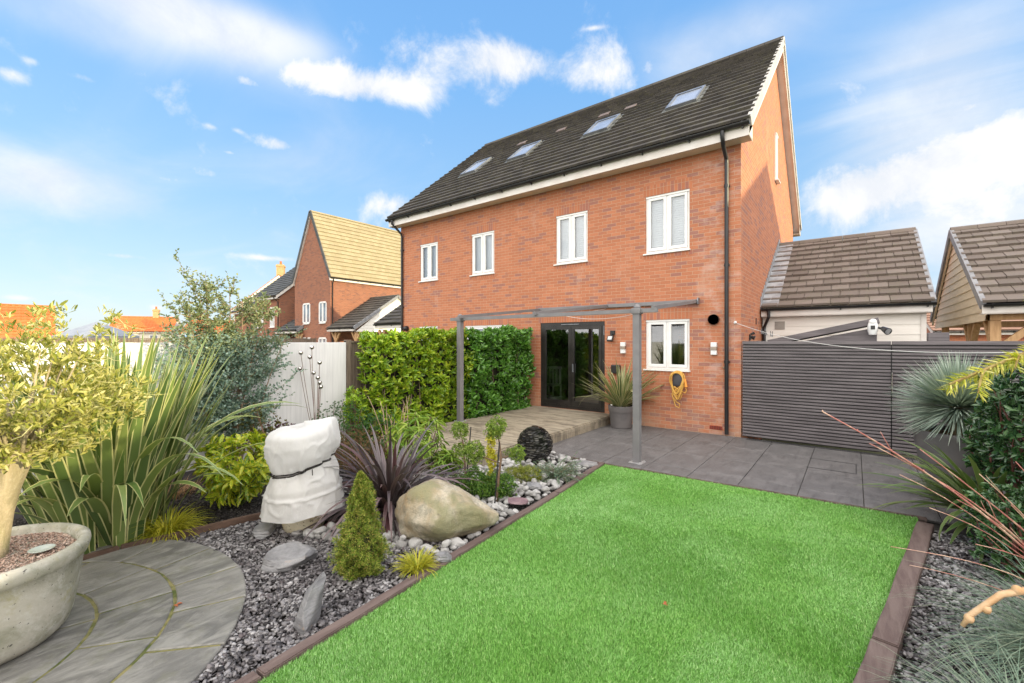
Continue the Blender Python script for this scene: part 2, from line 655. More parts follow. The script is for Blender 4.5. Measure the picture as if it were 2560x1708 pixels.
BRICK = brickmat('red_brick', (.46, .185, .100), (.40, .155, .083), (.30, .138, .105), (.55, .36, .24))
SOLD = brickmat('soldier_brick', (.46, .175, .090), (.40, .150, .078), (.32, .135, .10), (.52, .34, .23), soldier=True, stain=False)
BRICKD = brickmat('brown_brick', (.30, .125, .075), (.255, .105, .064), (.19, .085, .062), (.34, .25, .18), stain=False)
BRICKO = brickmat('orange_brick', (.52, .20, .11), (.46, .17, .09), (.36, .14, .09), (.5, .33, .24), stain=False)
TILE_D = tilemat('dark_roof_tile', (.046, .041, .038), (.078, .069, .061), (.100, .092, .050), mossamt=.5)
TILE_G = tilemat('grey_brown_tile', (.125, .100, .085), (.190, .158, .138), (.13, .122, .08), mossamt=.45)
TILE_Y = tilemat('weathered_tile', (.265, .215, .130), (.32, .265, .165), (.25, .215, .10), mossamt=.5)
TILE_O = tilemat('clay_pantile', (.48, .115, .030), (.56, .150, .04), (.40, .11, .04), mossamt=.4)
TILE_K = tilemat('slate_grey_tile', (.05, .055, .06), (.09, .09, .09), (.08, .085, .06), mossamt=.4)
TILE_B = tilemat('brown_tile', (.25, .14, .10), (.32, .19, .14), (.22, .16, .11), mossamt=.4)
WHITE = mat('white_upvc', (.80, .79, .77), (.74, .73, .70), 3, .35, spec=.5)
FASCIA = mat('fascia_board', (.74, .70, .66), (.66, .61, .56), 2.5, .45)
SOFFIT = mat('soffit_board', (.72, .64, .52), (.64, .56, .45), 2.5, .5)
BLACKP = mat('black_plastic', (.012, .012, .014), (.022, .021, .022), 3, .32, spec=.5)
BLACKF = mat('black_frame', (.016, .014, .013), (.03, .026, .023), 4, .35, spec=.5)
GREYM = mat('grey_painted_metal', (.175, .168, .172), (.205, .197, .20), 5, .5, spec=.4, rvar=.15)
PANE = glassmat('window_glass', base=.10)
DARKGLASS = glassmat('door_glass', (.55, .56, .55), base=.12, k=1.3)
FARPANE = mat('far_window_glass', (.10, .13, .16), (.25, .30, .36), 1.2, .12, spec=.8)
SKYPANE = mat('skylight_glass', (.20, .23, .29), (.30, .33, .40), .9, .25, spec=.7)
BLIND = mat('blind_slats', (.84, .86, .90), (.80, .82, .87), 3, .5)
DKLEAD = mat('dark_flashing', (.07, .07, .065), (.12, .12, .10), 4, .5)
LEAD = mat('lead_flashing', (.24, .245, .26), (.38, .385, .40), 4, .5, bump=(12, .4, .01))
CLAD = mat('cream_cladding', (.86, .82, .76), (.78, .74, .68), 1.6, .6, stretch=(.6, .6, 7), bump=(30, .12, .004))
CLADW = mat('warm_cladding', (.70, .58, .42), (.63, .51, .36), 2, .6, stretch=(1, 1, 7))
OAK = mat('oak_timber', (.56, .35, .18), (.42, .24, .11), 3, .65, stretch=(6, 6, .8), bump=(30, .25, .005))
BRICKT = mat('tan_brick', (.42, .27, .12), (.50, .34, .17), 6, .85, bump=(30, .4, .01))
RENDER_W = mat('cream_render', (.78, .72, .60), (.72, .66, .55), 2, .8)

# ------------------------------------------------------------ ground and paving
def poly_sheet(name, pts, z, m, kind='structure', under=.25):
    mb = MB()
    n = len(pts)
    zs = z if hasattr(z, '__len__') else [z] * n
    mb.add([(p[0], p[1], q) for p, q in zip(pts, zs)], [tuple(range(n))])
    o = obj(name, mb, m)
    if kind:
        tag(o, kind=kind)
    return o


EARTH = mat('dry_ground', (.16, .14, .10), (.09, .12, .05), .3, .9, bump=(4, .3, .03))
SOIL = mat('dark_soil', (.028, .024, .021), (.055, .047, .040), 14, .95, bump=(40, .9, .02))
gnd = MB()
gnd.add([(-700, -500, -.45), (500, -500, -.45), (500, 700, -.45), (-700, 700, -.45)], [(0, 1, 2, 3)])
tag(obj('ground', gnd, EARTH), kind='structure')
poly_sheet('garden_soil', [(-4.3, -3.4), (3.4, -3.4), (3.4, 9.5), (-4.3, 9.5)], -.03, SOIL)
sb = MB()
sb.add([(-7.4, -3.4, -.12), (-5.2, -3.4, -.035), (-5.2, 9.5, -.035), (-7.4, 9.5, -.12), (-4.2, -3.4, -.034), (-4.2, 9.5, -.034)], [(0, 1, 2, 3), (1, 4, 5, 2)])
tag(obj('border_soil', sb, SOIL), kind='structure')

# patio slabs: 0.65 m joints running to the house
PAVE, t, p, c = newmat('patio_paving')
ob = c.outputs['Object']
fine = t.noise(ob, 130, 5, .75)
spk = t.noise(ob, 330, 2, .7)
blot = t.noise(ob, 3.4, 8, .75)
streak = t.noise(t.vmath('MULTIPLY', ob, (7, 1.2, 1)), 2.0, 5, .6)
col = t.mix(t.smooth(fine, .3, .7), (.060, .057, .057), (.105, .099, .099))
col = t.mix(t.math('MULTIPLY', t.smooth(spk, .50, .66), .8), col, (.28, .265, .262, 1))
col = t.mix(t.math('MULTIPLY', t.smooth(blot, .42, .7), .45), col, (.23, .215, .212, 1))
col = t.mix(t.math('MULTIPLY', t.smooth(streak, .50, .68), .45), col, (.050, .047, .047, 1))
t.put(p.inputs['Base Color'], col)
t.put(p.inputs['Roughness'], t.math('ADD', t.math('MULTIPLY', blot, .5), .35))
t.put(p.inputs['Normal'], t.bump(fine, .45, .004))
pm = MB()
JX = [-4.40, -3.72, -3.06, -2.44, -1.81, -1.185, -.54, .09, .72, 1.35, 1.98, 2.6]
JY = [5.55, 6.62, 7.55, 8.50, 9.44]
pbm = bmesh.new()
for i in range(len(JX) - 1):
    for j in range(len(JY) - 1):
        x0, x1 = JX[i] + .004, JX[i + 1] - .004
        off = 0
        y0, y1 = JY[j] + .004 + off, JY[j + 1] - .004 + off
        front = lambda x: 6.115 + (x + 2.94) * (.17 / 3.5)
        if j == 0:
            ya, yb = front(x0), front(x1)
            if x1 < -2.9:
                ya, yb = 6.115 + (x0 + 2.94) * -.02, 6.115 + (x1 + 2.94) * -.02
        else:
            ya = yb = y0
        h = rng.uniform(-.001, .001)
        vs = [(x0, ya), (x1, yb), (x1, y1), (x0, y1)]
        f = pbm.faces.new([pbm.verts.new((a, b, h)) for a, b in vs])
ext = bmesh.ops.extrude_face_region(pbm, geom=list(pbm.faces))
bmesh.ops.translate(pbm, verts=[v for v in ext['geom'] if isinstance(v, bmesh.types.BMVert)], vec=(0, 0, -.04))
bmesh.ops.recalc_face_normals(pbm, faces=list(pbm.faces))
bmesh.ops.bevel(pbm, geom=[e for e in pbm.edges if e.verts[0].co.z > -.01 and e.verts[1].co.z > -.01], offset=.003, segments=1, affect='EDGES')
pm.frombm(pbm)
tag(obj('patio_paving', pm, PAVE), kind='structure')
poly_sheet('patio_bed', [(-4.4, 6.1), (2.6, 6.3), (2.6, 9.46), (-4.4, 9.46)], -.012, mat('joint_sand', (.03, .028, .027), (.05, .045, .04), 20, .95))
# drain channel along the fence foot and an inspection cover
DRAIN = mat('drain_grate', (.015, .015, .016), (.03, .03, .03), 8, .5)
dr = MB()
for i in range(88):
    x = -1.60 + i * .032
    dr.box(x, x + .018, 9.30, 9.40, -.004, .004)
dr.box(-1.62, 1.22, 9.292, 9.302, -.004, .005)
dr.box(-1.62, 1.22, 9.398, 9.408, -.004, .005)
tag(obj('drain_channel', dr, DRAIN), 'black slotted drain channel along the foot of the slatted fence', 'drain')
ic = MB()
for a in ((-.56, .02, 8.42, 8.435), (-.56, .02, 7.80, 7.815), (.02, .03, 7.80, 8.435)):
    ic.box(a[0], a[1], a[2], a[3], -.002, .0025)
tag(obj('inspection_cover', ic, DRAIN), 'recessed inspection cover frame set in the grey paving near the fence', 'drain cover')

# ------------------------------------------------------------ lawn
LAWN = [(-2.945, 6.075), (.53, 6.24), (.49, 5.85), (.03, 3.10), (-.33, .9), (-.62, -1.0), (-2.37, -1.0), (-2.54, 1.06), (-2.80, 4.54)]


def inpoly(P, poly):
    x, y = P[:, 0], P[:, 1]
    ins = np.zeros(len(P), bool)
    n = len(poly)
    for i in range(n):
        x0, y0 = poly[i]
        x1, y1 = poly[(i + 1) % n]
        c = ((y0 > y) != (y1 > y)) & (x < (x1 - x0) * (y - y0) / (y1 - y0 + 1e-12) + x0)
        ins ^= c
    return ins


def sample(poly, n):
    a = np.array(poly)
    lo, hi = a.min(0), a.max(0)
    out = []
    tot = 0
    while tot < n:
        P = nrg.uniform(lo, hi, (n, 2))
        P = P[inpoly(P, poly)]
        out.append(P)
        tot += len(P)
    return np.concatenate(out)[:n]


def vnoise(P, s, seed):
    """smooth value noise on 2d points"""
    r = np.random.default_rng(seed)
    T = r.random((64, 64))
    q = P * s + 100
    i = np.floor(q).astype(int)
    f = q - i
    f = f * f * (3 - 2 * f)
    g = lambda a, b: T[(i[:, 0] + a) % 64, (i[:, 1] + b) % 64]
    return (g(0, 0) * (1 - f[:, 0]) + g(1, 0) * f[:, 0]) * (1 - f[:, 1]) + (g(0, 1) * (1 - f[:, 0]) + g(1, 1) * f[:, 0]) * f[:, 1]


poly_sheet('lawn', LAWN, .006, mat('turf_backing', (.08, .20, .025), (.12, .28, .04), 30, .9))
P = sample(LAWN, 640000)
dist = np.hypot(P[:, 0], P[:, 1])
# only what the camera side needs: thin the sward with distance and drop what lies far behind
keep = nrg.random(len(P)) < np.clip(1.35 - dist * .16, .30, 1)
keep &= ~((P[:, 1] < 1.0))
P = P[keep]
n = len(P)
dist = np.hypot(P[:, 0], P[:, 1])
az = nrg.normal(2.2, 1.5, n) + (vnoise(P, 2.2, 3) - .5) * 4 + (vnoise(P, .8, 4) - .5) * 3
lean = np.abs(nrg.normal(.55, .30, n)) + (vnoise(P, 1.5, 8) - .5) * .5
L = nrg.uniform(.015, .027, n)
wd = nrg.uniform(.0011, .0019, n) * (1 + dist * .13)
d1 = np.stack([np.cos(az) * np.sin(lean), np.sin(az) * np.sin(lean), np.cos(lean)], 1)
s = np.stack([-np.sin(az + nrg.normal(0, .6, n)), np.cos(az), np.zeros(n)], 1)
base = np.c_[P, np.full(n, .006)]
V = np.stack([base - s * wd[:, None], base + s * wd[:, None], base + d1 * L[:, None]], 1).reshape(-1, 3)
F = np.arange(3 * n).reshape(-1, 3)
GRASS, t, p, c = newmat('artificial_grass')
g = t.new('ShaderNodeNewGeometry')
ob = c.outputs['Object']
col = t.ramp(g.outputs['Random Per Island'], [(0, (.07, .17, .025)), (.3, (.14, .33, .06)), (.65, (.22, .45, .11)), (.88, (.31, .54, .18)), (1, (.40, .54, .22))])
pile = t.noise(ob, .75, 4, .6, .6)
col = t.mix(t.smooth(pile, .30, .70), t.mix(1, col, (.86, .95, .70, 1), 'MULTIPLY'), t.mix(1, col, (1.10, 1.06, 1.25, 1), 'MULTIPLY'))
patch = t.noise(ob, 4.5, 5, .7)
col = t.mix(t.math('MULTIPLY', t.smooth(patch, .45, .68), .55), col, t.mix(1, col, (.82, .85, .65, 1), 'MULTIPLY'))
t.put(p.inputs['Base Color'], col)
p.inputs['Roughness'].default_value = .5
p.inputs['Specular IOR Level'].default_value = .3
tag(npmesh('lawn_grass', V, F, GRASS), 'bright green artificial grass covering the lawn', 'grass', kind='stuff')
# fringe of blades leaning over the timber edgings
# ------------------------------------------------------------ timber edging
SLEEP = mat('stained_timber', (.105, .070, .062), (.165, .120, .105), 2.2, .8, stretch=(8, 1, 8), bump=(26, .5, .008), detail=9)
SLEEPB = mat('brown_stained_timber', (.085, .050, .036), (.14, .085, .06), 2.2, .75, stretch=(5, 3, 8), bump=(26, .5, .008), detail=9)


def plank(mb, p, q, w, z0, z1, side=0):
    """plank along the ground line p-q; side shifts it left/right by w/2"""
    p, q = Vector((*p, 0)), Vector((*q, 0))
    d = (q - p).normalized()
    nrm = Vector((-d.y, d.x, 0))
    L = (q - p).length
    bm = bmesh.new()
    bmesh.ops.create_cube(bm, size=1)
    for v in bm.verts:
        v.co = Vector((L / 2 + v.co.x * L, side * w / 2 + v.co.y * w, (z0 + z1) / 2 + v.co.z * (z1 - z0)))
    es = [e for e in bm.edges if abs(e.verts[0].co.x - e.verts[1].co.x) > L * .9]
    bmesh.ops.subdivide_edges(bm, edges=es, cuts=max(2, int(L / .25)))
    bmesh.ops.bevel(bm, geom=[e for e in bm.edges if e.verts[0].co.z > z1 - .001 and e.verts[1].co.z > z1 - .001 and (len(e.link_faces) == 2 and abs(e.link_faces[0].normal.z - e.link_faces[1].normal.z) > .5)], offset=.006, segments=2, affect='EDGES')
    for v in bm.verts:
        if 0.01 < v.co.x < L - .01:
            v.co.y += math.sin(v.co.x * 5.3 + p.x * 7) * .004
            v.co.z += math.sin(v.co.x * 3.7 + p.y * 5) * .0025
    M = Matrix(((d.x, nrm.x, 0, p.x), (d.y, nrm.y, 0, p.y), (0, 0, 1, 0), (0, 0, 0, 1)))
    mb.frombm(bm, M)


def edging(label, segs, w, z0, z1, m, side, group='timber edgings round the beds', name='timber_edging'):
    for i, (a, b) in enumerate(segs):
        mb = MB()
        plank(mb, a, b, w, z0, z1, side)
        c = [(a[0] + b[0]) / 2, (a[1] + b[1]) / 2]
        mb.v = [(x - c[0], y - c[1], z) for x, y, z in mb.v]
        o = obj(name, mb, m, loc=(c[0], c[1], 0))
        tag(o, label[i], 'edging', group)


edging(['long brown timber edging between the slate chippings and the lawn, nearer half',
        'brown timber edging between the boulder cobbles and the lawn',
        'far end of the brown timber edging by the juniper and lawn corner'],
       [((-2.40, -1.0), (-2.545, 1.06)), ((-2.546, 1.075), (-2.80, 4.54)), ((-2.801, 4.555), (-2.955, 6.10))], .085, -.10, .032, SLEEP, 1)
edging(['thin timber edging between the cobbles and the grey patio', 'thin brown edging strip between the lawn and the grey patio'],
       [((-4.30, 6.105), (-2.955, 6.105)), ((-2.95, 6.10), (.60, 6.27))], .022, -.10, .022, SLEEP, -.3)
edging(['wide weathered sleeper right of the lawn, far piece by the patio', 'wide weathered sleeper right of the lawn, near piece'],
       [((.50, 5.98), (.085, 3.47)), ((.080, 3.45), (-.48, .1))], .125, -.12, .055, SLEEP, 1, 'weathered sleepers right of the lawn', 'garden_sleeper')
edging(['brown timber edging beside the round stone patio and variegated flax', 'brown timber edging running behind the slate chippings to the wrapped plant'],
       [((-5.02, -.9), (-5.10, .95)), ((-5.10, .96), (-4.88, 2.16))], .05, -.12, .05, SLEEPB, 1)

# ------------------------------------------------------------ round stone patio
STONE, t, p, c = newmat('riven_sandstone')
g = t.new('ShaderNodeNewGeometry')
ob = c.outputs['Object']
st = t.vmath('ADD', t.vmath('MULTIPLY', ob, (3.5, 1.1, 1)), t.comb(t.math('MULTIPLY', g.outputs['Random Per Island'], 30), 0, 0))
a = t.noise(st, 2.6, 8, .7, .8)
b2 = t.noise(ob, 6, 7, .7)
col = t.mix(t.smooth(a, .36, .66), (.115, .110, .100), (.26, .25, .225))
col = t.mix(t.math('MULTIPLY', t.smooth(b2, .5, .68), .5), col, (.13, .13, .08, 1))
col = t.mix(t.math('MULTIPLY', g.outputs['Random Per Island'], .35), col, (.25, .236, .215, 1))
t.put(p.inputs['Base Color'], col)
t.put(p.inputs['Roughness'], t.math('ADD', t.math('MULTIPLY', b2, .4), .35))
hh = t.math('ADD', t.math('MULTIPLY', a, 1.0), t.math('MULTIPLY', t.noise(ob, 25, 5, .7), .3))
t.put(p.inputs['Normal'], t.bump(hh, .55, .02))
JOINT = mat('mossy_mortar', (.24, .21, .09), (.07, .09, .02), 9, .95, bump=(60, .8, .01))
CC = Vector((-4.18, -.22))
radii = [(.10, .36, 6), (.375, .86, 9), (.878, 1.275, 14), (1.293, 1.715, 20)]
cm = MB()
for (r0, r1, n) in radii:
    a0 = rng.uniform(0, 6)
    for i in range(n):
        ta, tb = a0 + 2 * math.pi * i / n, a0 + 2 * math.pi * (i + 1) / n
        gap = .0095
        k = max(3, int(16 * 8 / n / 3))
        lo, hi, loz, hiz = [], [], [], []
        for j in range(k + 1):
            f = j / k
            for r, L_ in ((r0, lo), (r1, hi)):
                sa = ta + gap / r
                sb_ = tb - gap / r
                an = sa + (sb_ - sa) * f
                rr = r + rng.uniform(-.0035, .0035)
                L_.append((CC.x + rr * math.cos(an), CC.y + rr * math.sin(an)))
        ring = lo + hi[::-1]
        h = .022 + rng.uniform(-.0015, .0015)
        m_ = len(ring)
        cx_, cy_ = sum(q[0] for q in ring) / m_, sum(q[1] for q in ring) / m_
        ins = [(cx_ + (q[0] - cx_) * .965, cy_ + (q[1] - cy_) * .965) for q in ring]
        vs = [(x, y, h) for x, y in ins] + [(x, y, h - .006) for x, y in ring] + [(x, y, -.02) for x, y in ring]
        fs = [tuple(range(m_ - 1, -1, -1))]
        for q in range(m_):
            q2 = (q + 1) % m_
            fs += [(q, q2, q2 + m_, q + m_), (q + m_, q2 + m_, q2 + 2 * m_, q + 2 * m_)]
        cm.add(vs, fs)
o = obj('round_patio', cm, STONE)
tag(o, kind='structure')
jm = MB()
jm.lathe([(1.70, -.02), (1.70, .012), (1.68, .0135), (0.01, .0135)], (CC.x, CC.y, 0), 64)
tag(obj('patio_joints', jm, JOINT), kind='structure')


# ------------------------------------------------------------ house kit
def tiled(mb, o, ea, eu, W, Ls, tw, course, th=.022, stag=True, jit=.003, gap=.004):
    """tiled slope: o = lower left corner, ea along the eave, eu up the slope"""
    ea, eu = Vector(ea).normalized(), Vector(eu).normalized()
    en = ea.cross(eu).normalized()
    rows = max(1, round(Ls / course))
    ch = Ls / rows
    tilt = th * 1.05 / ch
    eu2 = (eu + en * -tilt).normalized()
    en2 = ea.cross(eu2)
    cols = max(1, round(W / tw))
    cw = W / cols
    for r in range(rows):
        off = (cw / 2 if (r % 2 and stag) else 0)
        x = 0
        k = 0
        while x < W - 1e-4:
            x1 = min(W, (k + 1) * cw - (off if off else 0))
            if x1 - x > .01:
                p = Vector(o) + eu * (r * ch) + en * (th * 1.9 + rng.uniform(-jit, jit))
                mb.obox(p, ea, eu2, en2, x + gap / 2, x1 - gap / 2, 0, ch * 1.08, -th, 0)
            x = x1
            k += 1


def pantile(mb, o, ea, eu, W, Ls, tw, course):
    """roll tiles: corrugated sheet with a step for each course"""
    ea, eu = Vector(ea).normalized(), Vector(eu).normalized()
    en = ea.cross(eu).normalized()
    rows = round(Ls / course)
    ch = Ls / rows
    cols = int(W / tw)
    k = cols * 6
    for r in range(rows):
        vs, fs = [], []
        for i in range(k + 1):
            x = W * i / k
            hgt = .03 * math.sin(2 * math.pi * i / 6)
            vs.append(tuple(Vector(o) + ea * x + eu * (r * ch) + en * (.07 + hgt)))
            vs.append(tuple(Vector(o) + ea * x + eu * ((r + 1.05) * ch) + en * (.035 + hgt)))
            vs.append(tuple(Vector(o) + ea * x + eu * (r * ch) + en * (.02 + hgt)))
        for i in range(k):
            a = i * 3
            fs += [(a, a + 3, a + 4, a + 1), (a + 2, a + 5, a + 3, a)]
        mb.add(vs, fs)


def wall_panel(mb, p0, ex, L, z0, z1, holes, depth=.11, inn=None):
    """wall plane from p0 along ex with rectangular holes and their reveals; inn = direction into the house"""
    p0, ex = Vector(p0), Vector(ex)
    xs = sorted({0, L, *[h[0] for h in holes], *[h[1] for h in holes]})
    zs = sorted({z0, z1, *[h[2] for h in holes], *[h[3] for h in holes]})
    P = lambda x, z, d=0: tuple(p0 + ex * x + Vector((0, 0, z)) + inn * d)
    for i in range(len(xs) - 1):
        for j in range(len(zs) - 1):
            xm, zm = (xs[i] + xs[i + 1]) / 2, (zs[j] + zs[j + 1]) / 2
            if any(h[0] < xm < h[1] and h[2] < zm < h[3] for h in holes):
                continue
            mb.add([P(xs[i], zs[j]), P(xs[i + 1], zs[j]), P(xs[i + 1], zs[j + 1]), P(xs[i], zs[j + 1])], [(0, 1, 2, 3)])
    for (a, b, c, d) in holes:
        for (q, r) in (((a, c), (b, c)), ((b, c), (b, d)), ((b, d), (a, d)), ((a, d), (a, c))):
            mb.add([P(*q), P(*r), P(*r, depth), P(*q, depth)], [(0, 1, 2, 3)])


def casement(parent, w, h, loc, rot=0, blind=True, pane=PANE, deep=0, name='window', lights=2, sill=True, head=True, opaque=False):
    """white two-light window; local x across, local -y outward, z up from the sill"""
    f = MB()
    y0, y1 = -.012 + deep, .055 + deep
    fr = .045
    f.box(0, w, y0, y1, 0, fr)
    f.box(0, w, y0, y1, h - fr, h)
    f.box(0, fr, y0, y1, fr, h - fr)
    f.box(w - fr, w, y0, y1, fr, h - fr)
    sw = (w - 2 * fr) / lights
    if lights > 1:
        for i in range(1, lights):
            f.box(fr + sw * i - .022, fr + sw * i + .022, y0 + .001, y1 - .001, fr, h - fr)
    o = obj(name, f, WHITE, parent, loc=loc, rot=rot)
    for i in range(lights):
        a, b = fr + sw * i + (.024 if i else .004), fr + sw * (i + 1) - (.024 if i < lights - 1 else .004)
        s = MB()
        t_ = .058
        ys, ye = y0 - .014, y1 - .02
        s.bbox(a, b, ys, ye, fr + .004, fr + t_ + .01, .006)
        s.bbox(a, b, ys, ye, h - fr - t_, h - fr - .004, .006)
        s.bbox(a, a + t_, ys, ye, fr + t_ + .002, h - fr - t_ - .002 + .006, .006)
        s.bbox(b - t_, b, ys, ye, fr + t_ + .002, h - fr - t_ + .004, .006)
        obj('sash', s, WHITE, o)
        g = MB()
        g.add([(a + t_ - .01, y0 + .02, fr + t_), (b - t_ + .01, y0 + .02, fr + t_), (b - t_ + .01, y0 + .02, h - fr - t_), (a + t_ - .01, y0 + .02, h - fr - t_)], [(0, 1, 2, 3)])
        obj('pane', g, pane, o)
    if sill:
        s = MB()
        s.bbox(-.05, w + .02, y0 - .075, y0 + .02, -.032, -.001, .006)
        obj('sill', s, WHITE, o)
    if head:
        s = MB()
        s.bbox(-.005, w + .005, y0 - .022, y0 - .001, h - .045, h + .004, .004)
        obj('head_trim', s, WHITE, o)
    if blind:
        b = MB()
        n = int((h - .1) / .048)
        for i in range(n):
            z = .06 + i * .048
            b.add([(.05, y1 + .02, z), (w - .05, y1 + .02, z), (w - .05, y1 + .045, z + .045), (.05, y1 + .045, z + .045)], [(0, 1, 2, 3)])
        b.box(.03, w - .03, y1 + .07, y1 + .075, .02, h - .02)
        obj('blind', b, BLIND, o)
    return o


def lintel(parent, x0, x1, z, h=.235, y=-.003, name='brick_lintel'):
    m = MB()
    m.box(x0 - .06, x1 + .06, y, .02, z, z + h)
    return obj(name, m, SOLD, parent)


def gutter(parent, x0, x1, y, z, r=.055, name='gutter', step=.95, worldy=None):
    """half round gutter along local x with its brackets"""
    m = MB()
    n = 10
    prof = [(y - r * math.cos(math.pi * k / n), z - r * math.sin(math.pi * k / n)) for k in range(n + 1)]
    prof += [(y + r * .86, z), (y + r * .8 * .9, z - r * .25), (y, z - r * .5), (y - r * .8 * .9, z - r * .25), (y - r * .86, z)]
    m.prism(prof, x0, x1)
    k = int((x1 - x0) / step)
    for i in range(k + 1):
        x = x0 + .12 + (x1 - x0 - .24) * i / max(1, k)
        pr = [(y - (r + .008) * math.cos(math.pi * q / n), z - (r + .008) * math.sin(math.pi * q / n)) for q in range(n + 1)]
        m.prism(pr + [(y + r + .008, z + .006), (y - r - .008, z + .006)], x - .014, x + .014)
        m.box(x - .012, x + .012, y - .01, y + r, z - r - .028, z - r)
    return obj(name, m, BLACKP, parent, smooth=True)


def downpipe(parent, pts, r=.034, clips=(), name='downpipe', out=(0, 1, 0)):
    m = MB()
    m.tube(pts, r, 12)
    for z in clips:
        p = Vector(pts[-1])
        m.lathe([(r + .008, -.03), (r + .008, .03)], (p.x, p.y, z), 12)
        m.box(p.x - .055, p.x + .055, p.y + r * .4, p.y + r + .02, z - .012, z + .012)
    return obj(name, m, BLACKP, parent, smooth=True)


def house(name, label, loc, rot, L, W, eave, ridge, wallm, roofm, wins=(), over=.25, cat='house', tile=(.33, .33), pan=False, group=None, gable=None, gut=True, chimney=None, base=-.45, fasc=FASCIA, vergem=None, pipes=(), win_lights=2, verge_strip=None):
    """gabled house, ridge along local x, front at local y=0. wins: (face, a, b, z0, z1)"""
    r = thing(name, label, cat, loc, rot, group)
    mid = W / 2
    wz = eave - .03
    gm = MB()
    prof = [(0, base), (W, base), (W, wz), (mid, ridge - .12), (0, wz)]
    gm.prism(prof, 0, L)
    obj('wall', gm, wallm, r)
    if gable:
        for xx in gable[1]:
            g = MB()
            g.prism([(-.004, gable[2]), (W + .004, gable[2]), (mid, ridge - .06)], xx - .006, xx + .006)
            obj('gable_cladding', g, gable[0], r)
    dz, dy = ridge - eave, mid + over
    sl = math.hypot(dz, dy)
    up = Vector((0, dy, dz)).normalized()
    rm = MB()
    vo = .12
    if pan:
        pantile(rm, (-vo, -over, eave), (1, 0, 0), up, L + 2 * vo, sl, tile[0], tile[1])
        pantile(rm, (L + vo, W + over, eave), (-1, 0, 0), (0, -dy, dz), L + 2 * vo, sl, tile[0], tile[1])
    else:
        tiled(rm, (-vo, -over, eave), (1, 0, 0), up, L + 2 * vo, sl, tile[0], tile[1], th=.045)
        tiled(rm, (L + vo, W + over, eave), (-1, 0, 0), (0, -dy, dz), L + 2 * vo, sl, tile[0], tile[1])
    ro = obj('roof', rm, roofm, r)
    dk = MB()
    dk.prism([(-over + .03, eave), (mid, ridge - .01), (W + over - .03, eave), (mid, ridge - .07)], -vo + .03, L + vo - .03)
    obj('roof_deck', dk, SOFFIT, ro)
    rt = MB()
    k = int((L + 2 * vo) / .45)
    for i in range(k):
        xa = -vo + (L + 2 * vo) * i / k
        xb = -vo + (L + 2 * vo) * (i + 1) / k - .006
        rt.prism([(mid - .13, ridge - .03), (mid - .10, ridge + .055), (mid, ridge + .10), (mid + .10, ridge + .055), (mid + .13, ridge - .03)], xa, xb)
    obj('ridge_tiles', rt, vergem or roofm, ro)
    # barge boards and verge
    if verge_strip:
        for xx, sgn in ((-vo, -1), (L + vo, 1)):
            vs_ = MB()
            for (ys, yd) in ((-over, 1), (W + over, -1)):
                uu = Vector((0, yd * dy, dz)).normalized()
                n2 = Vector((0, -yd * dz, dy)).normalized()
                kk = int(sl / .33)
                for i in range(kk):
                    a = Vector((xx, ys, eave)) + uu * (sl * i / kk)
                    vs_.obox(a, uu, n2, Vector((sgn, 0, 0)), 0, sl / kk - .01, -.08, .12, -.03, .03)
            obj('verge_tiles', vs_, verge_strip, ro)
    for xx, sgn in ((0, -1), (L, 1)):
        b = MB()
        xa, xb = (xx + sgn * (vo - .035), xx + sgn * (vo - .01))
        for (ya, yb) in ((-over + .02, mid), (W + over - .02, mid)):
            b.add([(xa, ya, eave - .20), (xa, yb, ridge - .24), (xa, yb, ridge + .0), (xa, ya, eave + .02), (xb, ya, eave - .20), (xb, yb, ridge - .24), (xb, yb, ridge + .0), (xb, ya, eave + .02)],
                  [(0, 1, 2, 3), (7, 6, 5, 4), (0, 4, 5, 1), (1, 5, 6, 2), (2, 6, 7, 3), (3, 7, 4, 0)])
        # soffit strip under the verge
        xs, xe = sorted((xx, xa))
        for (ya, yb) in ((-over + .02, mid), (W + over - .02, mid)):
            b.add([(xs, ya, eave - .17), (xe, ya, eave - .17), (xe, yb, ridge - .21), (xs, yb, ridge - .21)], [(0, 1, 2, 3)])
        obj('bargeboard', b, fasc, r)
    for ya, yb in ((-over, -over + .022), (W + over - .022, W + over)):
        f = MB()
        f.box(-vo + .02, L + vo - .02, ya, yb, eave - .20, eave - .01)
        obj('fascia', f, fasc, r)
    for ya, yb in ((-over + .023, -.001), (W + .001, W + over - .023)):
        s = MB()
        s.box(-vo + .03, L + vo - .03, ya, yb, eave - .19, eave - .175)
        obj('soffit', s, SOFFIT, r)
    if gut:
        gutter(r, -vo, L + vo, -over - .058, eave - .02)
    for (px) in pipes:
        downpipe(r, [(px, -over - .06, eave - .06), (px, -over - .06, eave - .16), (px, -.05, eave - .42), (px, -.05, base + .4)], clips=(eave - 1.2, eave - 3))
    for (face, a, b, z0, z1) in wins:
        loc_, rz = {'F': ((a, -.01, z0), 0), 'G0': ((-.01, b, z0), -math.pi / 2), 'G1': ((L + .01, a, z0), math.pi / 2)}[face]
        casement(r, b - a, z1 - z0, loc_, rz, blind=False, pane=FARPANE, lights=win_lights, head=False)
    if chimney:
        cx_, cy_, cw, ct, cmat = chimney
        c_ = MB()
        c_.box(cx_ - cw / 2, cx_ + cw / 2, cy_ - cw * .4, cy_ + cw * .4, ridge - 1.2, ct)
        c_.box(cx_ - cw / 2 - .06, cx_ + cw / 2 + .06, cy_ - cw * .4 - .06, cy_ + cw * .4 + .06, ct - .25, ct - .1)
        co = obj('chimney', c_, cmat, ro)
        q = MB()
        q.lathe([(.14, 0), (.11, .35), (.14, .4), (.1, .42)], (cx_, cy_, ct), 12)
        obj('chimney_pot', q, TILE_O, ro)
    return r


